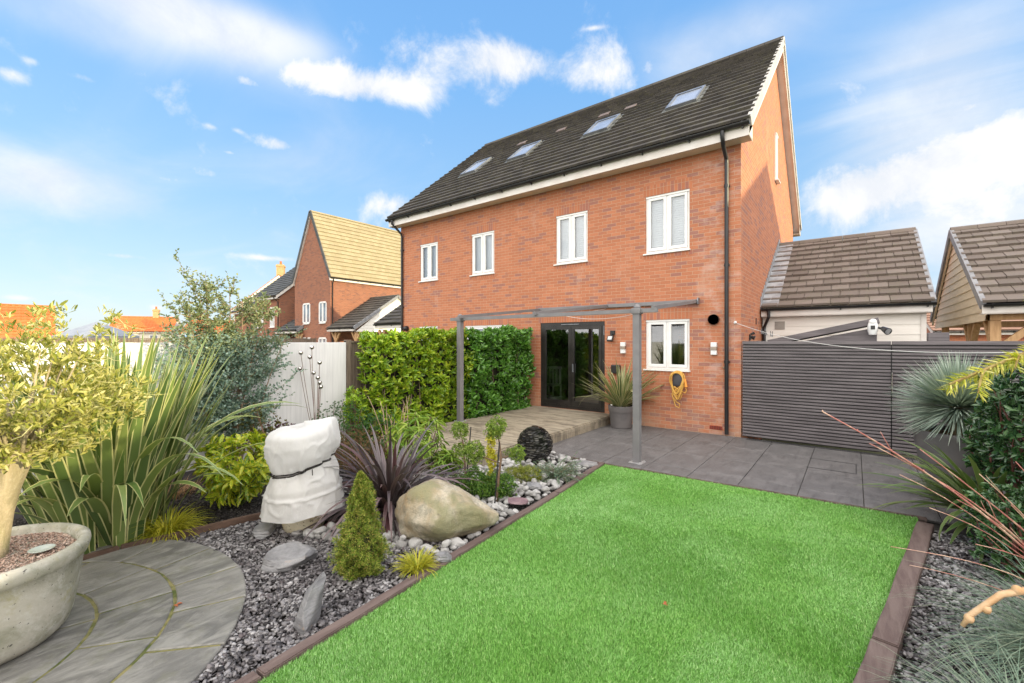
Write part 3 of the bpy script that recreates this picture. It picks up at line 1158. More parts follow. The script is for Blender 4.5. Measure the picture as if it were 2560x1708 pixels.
# ------------------------------------------------------------ the main house (its own detailed build)
HX0, HX1, HY0, HY1 = -12.08, -1.73, 9.47, 18.7
HL, HW, EAVE, RIDGE = HX1 - HX0, HY1 - HY0, 5.93, 10.10
H = thing('semi_detached_house', 'large red brick pair of houses with dark tiled roof, four rooflights and white windows', 'house', (HX0, HY0, 0))
wx = lambda x: x - HX0
wins = [(wx(-11.11), wx(-10.27), 3.79, 4.97, True), (wx(-8.84), wx(-7.97), 3.78, 4.97, True), (wx(-5.94), wx(-5.05), 3.79, 5.0, True), (wx(-3.62), wx(-2.69), 3.77, 5.02, True),
        (wx(-3.62), wx(-2.69), 1.25, 2.32, False), (wx(-11.15), wx(-10.28), 1.15, 2.33, False), (wx(-9.1), wx(-7.5), .9, 2.31, True)]
door = (wx(-6.41), wx(-4.60), .18, 2.325)
wm = MB()
wall_panel(wm, (0, 0, 0), (1, 0, 0), HL, -.45, EAVE, [(a, b, c, d) for a, b, c, d, _ in wins] + [door], inn=Vector((0, 1, 0)))
mid = HW / 2
slit = (4.62, 4.97, 6.32, 7.62)
wm.add([(HL, 0, -.45), (HL, HW, -.45), (HL, HW, EAVE - .05), (HL, mid, RIDGE - .12), (HL, 0, EAVE - .05)], [(0, 1, 2, 3, 4)])
wm.add([(0, 0, -.45), (0, HW, -.45), (0, HW, EAVE - .05), (0, mid, RIDGE - .12), (0, 0, EAVE - .05)], [(4, 3, 2, 1, 0)])
wm.add([(0, HW, -.45), (HL, HW, -.45), (HL, HW, EAVE), (0, HW, EAVE)], [(3, 2, 1, 0)])
wm.add([(0, .02, -.44), (HL, .02, -.44), (HL, HW, -.44), (0, HW, -.44)], [(0, 1, 2, 3)])
obj('wall', wm, BRICK, H)
for (a, b, c, d, bl) in wins:
    casement(H, b - a, d - c, (a, .045, c), blind=bl, deep=0)
    lintel(H, a, b, d)
    if c > 1.2:
        lintel(H, a - .02, b + .02, c - .115, .08, name='brick_sill')
lintel(H, door[0], door[1], door[3])
# gable slit window
casement(H, .35, 1.3, (HL + .012, 4.62, 6.32), math.pi / 2, blind=False, pane=FARPANE, lights=1, head=True)
# roof
over = .35
dyy, dzz = mid + over, RIDGE - EAVE
sl = math.hypot(dyy, dzz)
rm = MB()
tiled(rm, (-.22, -over, EAVE), (1, 0, 0), (0, dyy, dzz), HL + .44, sl, .33, .31, th=.052, jit=.003)
tiled(rm, (HL + .22, HW + over, EAVE), (-1, 0, 0), (0, -dyy, dzz), HL + .44, sl, .33, .31, th=.034, jit=.002)
ROOF = obj('roof', rm, TILE_D, H)
dk = MB()
dk.prism([(-over + .03, EAVE), (mid, RIDGE - .01), (HW + over - .03, EAVE), (mid, RIDGE - .08)], -.19, HL + .19)
obj('roof_deck', dk, SOFFIT, ROOF)
rt = MB()
for i in range(24):
    xa = -.22 + (HL + .44) * i / 24
    xb = -.22 + (HL + .44) * (i + 1) / 24 - .008
    rt.prism([(mid - .13, RIDGE - .03), (mid - .10, RIDGE + .06), (mid, RIDGE + .11), (mid + .10, RIDGE + .06), (mid + .13, RIDGE - .03)], xa, xb)
obj('ridge_tiles', rt, TILE_D, ROOF)
VERGE = mat('verge_unit', (.42, .40, .37), (.50, .47, .43), 4, .5)
for xx, sg in ((-.22, -1), (HL + .22, 1)):
    v = MB()
    n = 21
    for k in range(n):
        for (ys, yd) in ((-over, 1), (HW + over, -1)):
            a = Vector((xx, ys + yd * dyy * k / n, EAVE + dzz * k / n))
            u = Vector((0, yd * dyy, dzz)).normalized()
            nn = Vector((0, -yd * dzz, dyy)).normalized()
            v.obox(a, u, nn, Vector((sg, 0, 0)), 0, sl / n * 1.02, -.10 - .0 , .075 - .012 * (k % 2), -.055, .016)
    obj('verge_tiles', v, VERGE if sg > 0 else TILE_D, ROOF)
    b = MB()
    xa, xb = xx - sg * .045, xx - sg * .02
    for (ya, yb) in ((-over + .02, mid), (HW + over - .02, mid)):
        b.add([(xa, ya, EAVE - .24), (xa, yb, RIDGE - .30), (xa, yb, RIDGE), (xa, ya, EAVE + .02), (xb, ya, EAVE - .24), (xb, yb, RIDGE - .30), (xb, yb, RIDGE), (xb, ya, EAVE + .02)],
              [(0, 1, 2, 3), (7, 6, 5, 4), (0, 4, 5, 1), (1, 5, 6, 2), (2, 6, 7, 3), (3, 7, 4, 0)])
        xi = 0 if sg < 0 else HL
        b.add([(xi, ya, EAVE - .21), (xa, ya, EAVE - .21), (xa, yb, RIDGE - .27), (xi, yb, RIDGE - .27)], [(0, 1, 2, 3)])
        # boxed end of the eave
        ye = -over + .02 if ya < 0 else HW + over - .02
        y_in = 0 if ya < 0 else HW
        b.add([(xb, ye, EAVE - .26), (xb, y_in, EAVE - .26), (xb, y_in, EAVE + .10), (xb, ye, EAVE + .0)], [(0, 1, 2, 3)])
    obj('bargeboard', b, FASCIA, H)
for ya, yb in ((-over, -over + .022), (HW + over - .022, HW + over)):
    f = MB()
    f.box(-.20, HL + .20, ya, yb, EAVE - .26, EAVE - .02)
    obj('fascia', f, FASCIA, H)
for ya, yb in ((-over + .023, -.002), (HW + .002, HW + over - .023)):
    s = MB()
    s.box(-.20, HL + .20, ya, yb, EAVE - .245, EAVE - .23)
    obj('soffit', s, SOFFIT, H)
vt = MB()
for i in range(260):
    x = -.15 + i * (HL + .3) / 260
    vt.box(x, x + .022, -over + .025, -over + .06, EAVE - .249, EAVE - .244)
obj('soffit_vent', vt, BLACKP, H)
gutter(H, -.24, HL + .22, -over - .062, EAVE - .03, r=.062)
px = wx(-1.975)
downpipe(H, [(px, -over - .06, EAVE - .09), (px, -over - .06, EAVE - .2), (px, -over + .02, EAVE - .34), (px, -.075, EAVE - .50), (px, -.055, EAVE - .60), (px, -.055, .03)], r=.038, clips=(4.9, 3.35, 1.45))
downpipe(H, [(.06, -over - .06, EAVE - .09), (.06, -over - .06, EAVE - .2), (.12, -.075, EAVE - .50), (.12, -.055, EAVE - .60), (.12, -.055, .03)], r=.038, clips=(4.9, 3.0))
# rooflights
GREYAL = mat('grey_aluminium', (.20, .21, .23), (.28, .29, .31), 4, .35, metal=.6)
up = Vector((0, dyy, dzz)).normalized()
nn = Vector((0, -dzz, dyy)).normalized()
for (x0, x1) in ((-3.66, -2.93), (-5.93, -5.20), (-8.62, -7.88), (-10.67, -9.98)):
    o0 = Vector((wx(x0), -over, EAVE)) + up * ((10.93 - (HY0 - over)) / up.y)
    h_ = .86 / up.y
    w_ = x1 - x0
    fr = MB()
    X = Vector((1, 0, 0))
    for a in ((0, w_, 0, .07), (0, w_, h_ - .09, h_), (0, .06, .07, h_ - .09), (w_ - .06, w_, .07, h_ - .09)):
        fr.obox(o0, X, up, nn, a[0], a[1], a[2], a[3], .03, .145)
    ro = obj('rooflight', fr, GREYAL, ROOF)
    fl = MB()
    fl.obox(o0, X, up, nn, -.09, w_ + .09, -.16, -.005, .05, .082)
    fl.obox(o0, X, up, nn, -.08, -.005, -.005, h_ + .05, .05, .088)
    fl.obox(o0, X, up, nn, w_ + .005, w_ + .08, -.005, h_ + .05, .05, .088)
    obj('lead_apron', fl, DKLEAD, ROOF)
    g = MB()
    g.obox(o0, X, up, nn, .06, w_ - .06, .07, h_ - .09, .09, .118)
    obj('rooflight_glass', g, SKYPANE, ROOF)
# in-line vent tiles
VT = mat('faded_tile', (.12, .085, .075), (.16, .12, .105), 5, .7)
for (x, y) in ((-6.2, 12.35), (-7.7, 12.3), (-5.3, 12.2), (-9.3, 12.3)):
    vm = MB()
    o0 = Vector((wx(x), -over, EAVE)) + up * ((y - (HY0 - over)) / up.y)
    vm.obox(o0, Vector((1, 0, 0)), up, nn, 0, .33, 0, .25, .06, .10)
    obj('vent_tile', vm, VT, ROOF)
# bifold door
D0 = door[0]
DW, DH = door[1] - door[0], door[3] - door[2]
dm = MB()
dm.box(D0, D0 + DW, .02, .10, door[2], door[2] + .09)
dm.box(D0, D0 + DW, .02, .10, door[3] - .085, door[3])
dm.box(D0, D0 + .08, .02, .10, door[2] + .09, door[3] - .085)
dm.box(D0 + DW - .08, D0 + DW, .02, .10, door[2] + .09, door[3] - .085)
DR = obj('bifold_door', dm, BLACKF, H)
BRONZE = mat('dark_bronze_frame', (.045, .030, .022), (.075, .052, .04), 3, .35, spec=.6)
lw = (DW - .16) / 2
for i in range(2):
    a = D0 + .08 + lw * i + .004
    b = a + lw - .008
    z0, z1 = door[2] + .094, door[3] - .089
    s = MB()
    for q in ((a, b, z0, z0 + .11), (a, b, z1 - .09, z1), (a, a + .075, z0 + .11, z1 - .09), (b - .075, b, z0 + .11, z1 - .09)):
        s.box(q[0], q[1], .005, .07, q[2], q[3])
    obj('door_leaf', s, BRONZE if i == 9 else BLACKF, DR)
    g = MB()
    g.add([(a + .07, .035, z0 + .10), (b - .07, .035, z0 + .10), (b - .07, .035, z1 - .08), (a + .07, .035, z1 - .08)], [(0, 1, 2, 3)])
    obj('door_pane', g, DARKGLASS, DR)
hm = MB()
hm.box(D0 + DW / 2 + .05, D0 + DW / 2 + .075, -.035, .004, 1.10, 1.30)
hm.box(D0 + .62, D0 + 1.12, .002, .02, door[3] - .06, door[3] - .045)
hm.box(D0 + DW - .03, D0 + DW - .015, .004, .02, 2.0, 2.22)
obj('door_handle', hm, GREYAL, DR)
# room behind the door
ROOM = mat('room_wall', (.20, .18, .16), (.24, .21, .18), 1, .8)
FLOORW = mat('room_floor', (.20, .11, .055), (.28, .16, .085), 2, .35, stretch=(1, 8, 1))
ri = MB()
ri.box(D0 - 1.6, D0 + DW + .2, .12, 4.5, .155, .17)
obj('room_floor', ri, FLOORW, H)
ri = MB()
ri.add([(D0 - 1.6, 4.5, .17), (D0 + DW + .3, 4.5, .17), (D0 + DW + .3, 4.5, 2.6), (D0 - 1.6, 4.5, 2.6)], [(3, 2, 1, 0)])
ri.add([(D0 - 1.6, .13, .17), (D0 - 1.6, 4.5, .17), (D0 - 1.6, 4.5, 2.6), (D0 - 1.6, .13, 2.6)], [(3, 2, 1, 0)])
ri.add([(D0 + DW + .3, .13, .17), (D0 + DW + .3, 4.5, .17), (D0 + DW + .3, 4.5, 2.6), (D0 + DW + .3, .13, 2.6)], [(0, 1, 2, 3)])
ri.add([(D0 - 1.6, .13, 2.6), (D0 + DW + .3, .13, 2.6), (D0 + DW + .3, 4.5, 2.6), (D0 - 1.6, 4.5, 2.6)], [(0, 1, 2, 3)])
obj('room_wall', ri, ROOM, H)
# air brick, wall vent
ab = MB()
ax = wx(-2.30)
ab.box(ax, ax + .24, -.008, .01, .09, .165)
for i in range(7):
    for j in range(3):
        ab.mi = 1
        ab.box(ax + .014 + i * .0315, ax + .036 + i * .0315, -.0095, -.007, .098 + j * .0225, .112 + j * .0225)
        ab.mi = 0
obj('air_brick', ab, [mat('terracotta', (.40, .07, .04), (.32, .055, .03), 8, .8), BLACKP], H)
vn = MB()
vn.lathe([(.125, -.06), (.13, -.02), (.13, .02)], (0, 0, 0), 32)
vn.lathe([(.125, -.06), (.085, -.055), (.08, -.01), (.079, .015)], (0, 0, 0), 32)
vn.xf(Matrix.Translation((wx(-2.22), -.0, 2.29)) @ Matrix.Rotation(R(-90), 4, 'X') @ Matrix.Diagonal((.82, .82, 1, 1)))
obj('wall_vent', vn, BLACKP, H, smooth=True)
vn2 = MB()
vn2.ball((wx(-11.75), -.06, 2.28), .085, 2, (1, 1.2, 1))
vn2.tube([(wx(-11.75), .02, 2.28), (wx(-11.75), -.06, 2.28)], .09, 16)
obj('flue_cowl', vn2, BLACKP, H, smooth=True)

# ------------------------------------------------------------ garage beside the house
def outbuilding(name, label, cat, x0, x1, y0, y1, eave, ridge, kind, tm, roofc=(.31, .335), left_gable=False, right_gable=False, flash=None):
    W, L = y1 - y0, x1 - x0
    r = thing(name, label, cat, (x0, y0, 0))
    mid = W / 2
    ov = .22
    dz, dy = ridge - eave, mid + ov
    sl = math.hypot(dz, dy)
    rm = MB()
    vo0 = 0 if flash == 'L' else .10
    vo1 = 0 if flash == 'R' else .10
    tiled(rm, (-vo0, -ov, eave), (1, 0, 0), (0, dy, dz), L + vo0 + vo1, sl, roofc[0], roofc[1], th=.048, jit=.004, gap=.010)
    tiled(rm, (L + vo1, W + ov, eave), (-1, 0, 0), (0, -dy, dz), L + vo0 + vo1, sl, roofc[0], roofc[1], th=.026, gap=.007)
    ro = obj('roof', rm, tm, r)
    dk = MB()
    dk.prism([(-ov + .03, eave), (mid, ridge - .01), (W + ov - .03, eave), (mid, ridge - .07)], -vo0 + .02, L + vo1 - .02)
    obj('roof_deck', dk, BLACKP if kind == 'open' else SOFFIT, ro)
    rt = MB()
    k = max(3, int(L / .42))
    for i in range(k):
        xa = -vo0 + (L + vo0 + vo1) * i / k
        xb = -vo0 + (L + vo0 + vo1) * (i + 1) / k - .007
        rt.prism([(mid - .13, ridge + .0), (mid - .10, ridge + .075), (mid, ridge + .115), (mid + .10, ridge + .075), (mid + .13, ridge + .0)], xa, xb)
    obj('ridge_tiles', rt, tm, ro)
    u = Vector((0, dy, dz)).normalized()
    nn_ = Vector((0, -dz, dy)).normalized()
    sides = ([(-vo0, -1)] if flash != 'L' else []) + ([(L + vo1, 1)] if flash != 'R' else [])
    VG = mat('verge_grey', (.20, .20, .21), (.27, .27, .28), 4, .6)
    for xx, sg in sides:
        vm = MB()
        n = round(sl / roofc[1])
        for i in range(n):
            for (ys, yd) in ((-ov, 1), (W + ov, -1)):
                a = Vector((xx, ys + yd * dy * i / n, eave + dz * i / n))
                uu = Vector((0, yd * dy, dz)).normalized()
                n2 = Vector((0, -yd * dz, dy)).normalized()
                vm.obox(a, uu, n2, Vector((sg, 0, 0)), 0, sl / n - .004, -.10, .062 + .012, -.055, .02)
        obj('verge_tiles', vm, VG, ro)
    f = MB()
    f.box(-vo0, L + vo1 - .03, -ov, -ov + .02, eave - .17, eave - .01)
    f.box(-vo0, L + vo1 - .03, -ov, .0, eave - .18, eave - .165)
    obj('fascia', f, FASCIA, r)
    gutter(r, -vo0 + .01, L + vo1 + .02, -ov - .055, eave + .005, r=.055, step=1.0)
    return r, dict(W=W, L=L, mid=mid, ov=ov, ro=ro, u=u, nn=nn_, sl=sl, dy=dy, dz=dz)


G, gi = outbuilding('garage', 'cream clad single garage with grey brown tiled roof joined to the brick house', 'garage', -1.71, 1.13, 11.9, 18.1, 2.60, 4.62, 'closed', TILE_G, flash='L')
wl = MB()
nb = 12
for i in range(nb):
    z = 2.40 - (i + 1) * .205
    wl.add([(0, -.012, z), (2.76, -.012, z), (2.76, .0, z + .205), (0, .0, z + .205)], [(0, 1, 2, 3)])
    wl.add([(0, -.012, z), (0, .01, z), (2.76, .01, z), (2.76, -.012, z)], [(0, 1, 2, 3)])
wl.add([(2.8, 0, -.4), (2.8, 6.2, -.4), (2.8, 6.2, 2.5), (2.8, 3.1, 4.45), (2.8, 0, 2.5)], [(0, 1, 2, 3, 4)])
obj('wall', wl, CLAD, G)
tr = MB()
tr.box(2.76, 2.84, -.028, .05, -.4, 2.42)
tr.box(0, 2.80, -.022, .0, 2.40, 2.46)
obj('corner_trim', tr, FASCIA, G)
gv = MB()
for i in range(9):
    gv.box(.26, .44, -.032, -.012, 2.14 + i * .019, 2.152 + i * .019)
gv.box(.25, .45, -.02, -.01, 2.13, 2.315)
obj('air_vent', gv, mat('beige_vent', (.42, .39, .35), (.36, .33, .30), 6, .6), G)
downpipe(G, [(.16, -.275, 2.56), (.16, -.275, 2.42), (.10, -.16, 2.30), (.04, -.055, 2.18), (.04, -.05, .2)], r=.034, clips=(1.7,))
# stepped lead flashing along the house wall
fm = MB()
o0 = Vector((0, -gi['ov'], 2.60))
for i in range(19):
    a = i * gi['sl'] / 19
    b_ = (i + 1) * gi['sl'] / 19
    fm.obox(o0, Vector((1, 0, 0)), gi['u'], gi['nn'], -.02, .34, a, b_ + .02, .055 + .006 * (i % 2), .070 + .006 * (i % 2))
    y = -gi['ov'] + gi['dy'] * i / 19
    z = 2.60 + gi['dz'] * i / 19
    fm.box(-.014, -.004, y, y + gi['dy'] / 19 + .03, z, z + .30)
obj('lead_flashing', fm, LEAD, gi['ro'])

# carport on oak posts, right of the garage
CP, ci = outbuilding('oak_carport', 'open oak framed carport with cream boarded gable and tiled roof right of the garage', 'carport', 2.02, 5.6, 12.3, 18.9, 2.55, 4.62, 'open', TILE_G)
g = MB()
for i in range(13):
    za, zb = 2.25 + i * .18, 2.25 + (i + 1) * .18
    h = lambda z: max(0.0, min(1.0, (4.60 - z) / (4.60 - 2.40)))
    ya0, ya1 = ci['mid'] - (ci['mid'] + .05) * h(za), ci['mid'] + (ci['mid'] + .05) * h(za)
    yb0, yb1 = ci['mid'] - (ci['mid'] + .05) * h(zb), ci['mid'] + (ci['mid'] + .05) * h(zb)
    g.add([(-.030, ya0, za), (-.030, ya1, za), (-.012, yb1, zb), (-.012, yb0, zb)], [(0, 1, 2, 3)])
    g.add([(-.030, ya0, za), (-.030, ya1, za), (-.010, ya1, za), (-.010, ya0, za)], [(0, 1, 2, 3)])
obj('gable_cladding', g, CLADW, CP)
b = MB()
for (ya, yb) in ((-ci['ov'], ci['mid']), (ci['W'] + ci['ov'], ci['mid'])):
    b.add([(-.075, ya, 2.35), (-.075, yb, 4.44), (-.075, yb, 4.62), (-.075, ya, 2.53), (-.04, ya, 2.35), (-.04, yb, 4.44), (-.04, yb, 4.62), (-.04, ya, 2.53)], [(0, 1, 2, 3), (7, 6, 5, 4), (0, 4, 5, 1), (3, 2, 6, 7)])
obj('bargeboard', b, CLADW, CP)
for (x, y, s) in ((.12, .10, .15), (.12, 2.2, .13), (.12, 5.9, .15), (2.4, .10, .15), (3.5, .10, .15), (3.5, 5.9, .15)):
    q = MB()
    q.bbox(x - s / 2, x + s / 2, y - s / 2, y + s / 2, -.4, 2.26, .008)
    obj('post', q, OAK, CP)
bm_ = MB()
bm_.box(.04, .20, 0, 6.3, 2.26, 2.42)
bm_.box(.04, 3.58, .02, .18, 2.262, 2.422)
bm_.box(.04, 3.58, 5.98, 6.14, 2.262, 2.422)
obj('beam', bm_, OAK, CP)
for (p, q) in (((.12, .15, 1.72), (.12, .75, 2.28)), ((.12, 2.15, 1.72), (.12, 1.6, 2.28)), ((.12, 2.25, 1.72), (.12, 2.85, 2.28)), ((.17, .10, 1.72), (.75, .10, 2.28)), ((2.35, .10, 1.72), (1.8, .10, 2.28))):
    bb = MB()
    bb.bar(p, q, .10, .12)
    obj('brace', bb, OAK, CP)

# buildings glimpsed between garage and carport
house('far_brick_house', 'orange brick house end with brown tiled roof glimpsed between garage and carport', (3.4, 33.0, 0), R(12), 12, 7, 2.4, 4.6, BRICKO, TILE_B, over=.3, tile=(.3, .3))
house('tall_orange_house', 'far orange brick house with pale roof edge behind the carport', (-3.0, 43.5, 0), R(90), 11, 7.4, 4.0, 6.9, BRICKO, TILE_O, over=.3, tile=(.4, .4))

# neighbours to the right, whose gables throw the evening shade over this garden
house('neighbour_house', 'neighbouring brick house beyond the carport outside the right of the view', (18.0, 9.15, 0), 0, 10, 15, 6.1, 10.2, BRICK, TILE_D, tile=(.5, .6))
house('neighbour_bungalow', 'low brick neighbour beyond the right garden fence outside the view', (11.0, 3.0, 0), 0, 6.5, 8.6, 3.2, 6.1, BRICKO, TILE_B, tile=(.5, .6))

# houses on the left
house('gabled_brick_house', 'brick house with steep gable and sunlit golden tiled roof left of the main house', (-26.4, 15.15, 0), R(90), 9.5, 4.65, 5.95, 10.55, BRICKD, TILE_Y,
      wins=[('G0', 1.26, .55, 3.05, 4.45), ('G0', 3.38, 2.62, 3.05, 4.45), ('G0', 1.32, .55, .9, 2.12), ('G0', 3.5, 2.5, .9, 2.12)], over=.12, tile=(.34, .33), vergem=TILE_Y, pipes=(.12,), verge_strip=TILE_K)
def gwin_fix():
    pass
cB, iB = outbuilding('carport', 'tiled lean carport with pale boarded gable beside the golden roofed house', 'carport', -26.35, -23.5, 15.1, 21.2, 2.66, 4.80, 'open', TILE_D, flash='L')
def clad_gable(r, i, x, lo, m, boards=11):
    g = MB()
    for k in range(boards):
        z0_, z1_ = lo + k * .2, lo + (k + 1) * .2
        top = r_top
        h = lambda z: max(0.0, min(1.0, (top - z) / (top - lo)))
        a0, a1 = i['mid'] - i['mid'] * h(z0_), i['mid'] + i['mid'] * h(z0_)
        b0, b1 = i['mid'] - i['mid'] * h(z1_), i['mid'] + i['mid'] * h(z1_)
        g.add([(x + .02, a0, z0_), (x + .02, a1, z0_), (x, b1, z1_), (x, b0, z1_)], [(0, 1, 2, 3)])
        g.add([(x + .02, a0, z0_), (x + .02, a1, z0_), (x, a1, z0_), (x, a0, z0_)], [(0, 1, 2, 3)])
    obj('gable_cladding', g, m, r)
    b = MB()
    for (ya, yb) in ((-i['ov'], i['mid']), (i['W'] + i['ov'], i['mid'])):
        b.box(x, x, 0, 0, 0, 0) if False else None
        b.add([(x + .05, ya, lo + .0), (x + .05, yb, top - .12), (x + .05, yb, top + .06), (x + .05, ya, lo + .18)], [(0, 1, 2, 3)])
        b.add([(x + .02, ya, lo + .0), (x + .02, yb, top - .12), (x + .05, yb, top - .12), (x + .05, ya, lo + .0)], [(0, 1, 2, 3)])
    obj('bargeboard', b, FASCIA, r)
def posts(r, pts, h):
    for (x, y) in pts:
        q = MB()
        q.box(x - .07, x + .07, y - .07, y + .07, -.45, h)
        obj('post', q, OAK, r)
        for s in (-1, 1):
            bb = MB()
            bb.bar((x, y, h - .6), (x + .45 * s, y, h - .02), .09, .1)
            obj('brace', bb, OAK, r)
r_top = 4.72
clad_gable(cB, iB, 2.83, 2.45, CLAD)
posts(cB, ((.5, .12), (2.7, .12), (2.7, 5.9)), 2.44)
cC, iC = outbuilding('carport', 'dark tiled carport against the left wall of the main brick house', 'carport', -16.7, -12.16, 11.95, 18.05, 2.60, 4.65, 'open', TILE_D, flash='R')
posts(cC, ((.2, .12), (2.4, .12)), 2.38)
house('brick_semi', 'brown brick semi with dark roof standing left of the gabled brick house', (-37.1, 15.0, 0), 0, 4.1, 9.0, 5.15, 9.2, BRICKD, TILE_K,
      wins=[('F', 2.6, 3.3, 2.9, 4.4), ('F', .95, 1.45, 2.9, 4.4), ('F', .15, .6, 2.9, 4.4), ('F', 2.0, 3.1, .9, 2.15)], over=.3, tile=(.34, .33), pipes=(3.95,))
house('low_brick_house', 'low brown brick house end half hidden by the eucalyptus left of the brown semi', (-46.5, 17.0, 0), 0, 7.6, 8.0, 4.6, 7.4, BRICKD, TILE_K, wins=[('F', 6.3, 7.0, 2.4, 3.8), ('F', 4.2, 4.9, 2.4, 3.8)], over=.3, tile=(.4, .4))
cD, iD = outbuilding('carport', 'small dark tiled carport beside the brown brick semi', 'carport', -32.95, -29.9, 14.9, 20.9, 2.6, 4.6, 'open', TILE_K, flash='L')
posts(cD, ((.4, .12), (2.8, .12)), 2.38)
# white gabled house with a chimney behind them
house('white_rendered_house', 'white rendered house with orange verge and brick chimney behind the brown semi', (-62.6, 25.6, 0), R(-35), 10.4, 9.0, 5.2, 9.35, RENDER_W, TILE_O, over=.3, tile=(.5, .5),
      chimney=(9.3, 4.5, .95, 10.7, BRICKT), vergem=TILE_O, gut=False)
# clay roofs at the far left
house('orange_roofed_house', 'orange clay pantile roof rising over the olive tree at the left edge', (-63.0, -6.2, 0), R(84), 12.9, 7, 1.9, 5.45, RENDER_W, TILE_O, pan=True, tile=(.42, .42), over=.3)
bung = house('clay_roofed_bungalow', 'cream bungalow with orange clay roof and small brick chimney in the far distance', (-81.2, 13.9, 0), R(62), 7.2, 6.0, 3.25, 5.45, RENDER_W, TILE_O, pan=True, tile=(.40, .40), over=.3,
             wins=[('F', 4.6, 5.6, 1.6, 2.8), ('F', 2.9, 3.4, 1.9, 2.8)], chimney=(4.6, 3.0, .7, 6.6, BRICKT))
house('red_roofed_cottage', 'small brick cottage with red roof right of the cream bungalow', (-74.5, 20.2, 0), R(40), 6.2, 5.2, 2.9, 4.9, BRICKO, TILE_O, pan=True, tile=(.40, .40), over=.3, wins=[('F', 1.0, 1.9, 1.4, 2.5)])
house('low_red_roof', 'low terracotta outbuilding roof right of the orange roofed house', (-60.0, 6.3, 0), R(80), 5.0, 4, 1.8, 2.75, RENDER_W, TILE_O, pan=True, tile=(.42, .42), over=.2, gut=False)
# grey garden tent
tm = MB()
A = [(-1.5, -1.5), (1.5, -1.5), (1.5, 1.5), (-1.5, 1.5)]
tm.add([(x, y, 2.2) for x, y in A] + [(x, y, 1.98) for x, y in A] + [(0, 0, 3.12)], [(0, 1, 8), (1, 2, 8), (2, 3, 8), (3, 0, 8), (0, 4, 5, 1), (1, 5, 6, 2), (2, 6, 7, 3), (3, 7, 4, 0)])
tent = thing('garden_gazebo', 'grey pyramid topped garden gazebo seen over the white fence', 'gazebo', (-38.0, 6.0, -.4 + .4), R(20))
obj('canopy', tm, mat('grey_canvas', (.22, .24, .28), (.27, .29, .33), 2, .8), tent)
for x, y in A:
    q = MB()
    q.box(x * .96 - .03, x * .96 + .03, y * .96 - .03, y * .96 + .03, -.45, 2.0)
    obj('leg', q, GREYM, tent)
# greenhouse roof with blue panes
GH = thing('greenhouse', 'low greenhouse with pale blue glazed roof beyond the white fence', 'greenhouse', (-31.4, 8.4, 0), R(54))
BLUEG = mat('blue_glazing', (.16, .34, .60), (.22, .42, .68), 2, .2, spec=.7)
fr = MB()
for i in range(5):
    x = i * .6
    fr.bar((x, 0, 1.86), (x, .75, 2.24), .05, .05)
fr.bar((-.03, 0, 1.86), (2.43, 0, 1.86), .06, .06)
fr.bar((-.03, .75, 2.25), (2.43, .75, 2.25), .06, .06)
for x in (0, 2.4):
    fr.box(x - .03, x + .03, -.03, .03, -.45, 1.86)
    fr.box(x - .03, x + .03, .72, .78, -.45, 2.24)
obj('frame', fr, WHITE, GH)
for i in range(4):
    q = MB()
    q.add([(i * .6 + .03, .03, 1.88), (i * .6 + .57, .03, 1.88), (i * .6 + .57, .72, 2.235), (i * .6 + .03, .72, 2.235)], [(0, 1, 2, 3)])
    obj('roof_pane', q, BLUEG, GH)
q = MB()
q.box(.03, 2.37, .0, .015, -.45, 1.83)
obj('side_panel', q, RENDER_W, GH)

# ------------------------------------------------------------ boundaries
WHITEF, t, p, c = newmat('white_painted_boards')
ob = c.outputs['Object']
st = t.noise(t.vmath('MULTIPLY', ob, (1, 14, .8)), 1.6, 7, .65)
bl = t.noise(ob, 1.1, 5, .65)
col = t.mix(t.smooth(st, .35, .7), (.80, .79, .78), (.70, .69, .685))
col = t.mix(t.math('MULTIPLY', t.smooth(bl, .5, .8), .35), col, (.60, .59, .57, 1))
x_, y_, z_ = t.sep(ob)
seam = t.math('LESS_THAN', t.math('ABSOLUTE', t.math('SUBTRACT', t.math('FRACT', t.math('MULTIPLY', y_, 6.67)), .5)), .018)
col = t.mix(t.math('MULTIPLY', seam, .14), col, (.50, .49, .48, 1))
t.put(p.inputs['Base Color'], col)
p.inputs['Roughness'].default_value = .75
t.put(p.inputs['Normal'], t.bump(t.math('SUBTRACT', t.math('MULTIPLY', st, .3), seam), .15, .004))
WF = thing('white_fence', 'tall smooth white painted garden fence along the left border', 'fence', (-7.42, .6, 0))
q = MB()
q.bbox(0, .04, -4.2, 3.94, .03, 1.835, .004)
obj('panel', q, WHITEF, WF)
q = MB()
q.bbox(-.0, .055, -4.2, 3.94, -.17, .028, .006)
obj('gravel_board', q, mat('dark_grey_board', (.075, .07, .075), (.11, .10, .105), 3, .75, stretch=(1, 3, 8)), WF)
WOODF = mat('weathered_fence_wood', (.14, .105, .08), (.22, .17, .13), 3, .85, stretch=(1, 9, 1), bump=(20, .5, .006))
FB = thing('wooden_fence', 'weathered brown featheredge fence behind the laurel hedge', 'fence', (-7.45, 4.56, 0))
q = MB()
yy = 0
while yy < 4.86:
    q.obox((0, yy, 0), Vector((1, 0, 0)), Vector((-.10, 1, 0)), Vector((0, 0, 1)), 0, .014, 0, .122, -.1, 1.83)
    yy += .118
obj('boards', q, WOODF, FB)
q = MB()
q.bbox(-.04, .06, .0, .10, -.3, 1.88, .006)
obj('post', q, WOODF, FB)
q = MB()
q.box(-.02, .035, 0, 4.88, 1.83, 1.86)
obj('capping_rail', q, WOODF, FB)
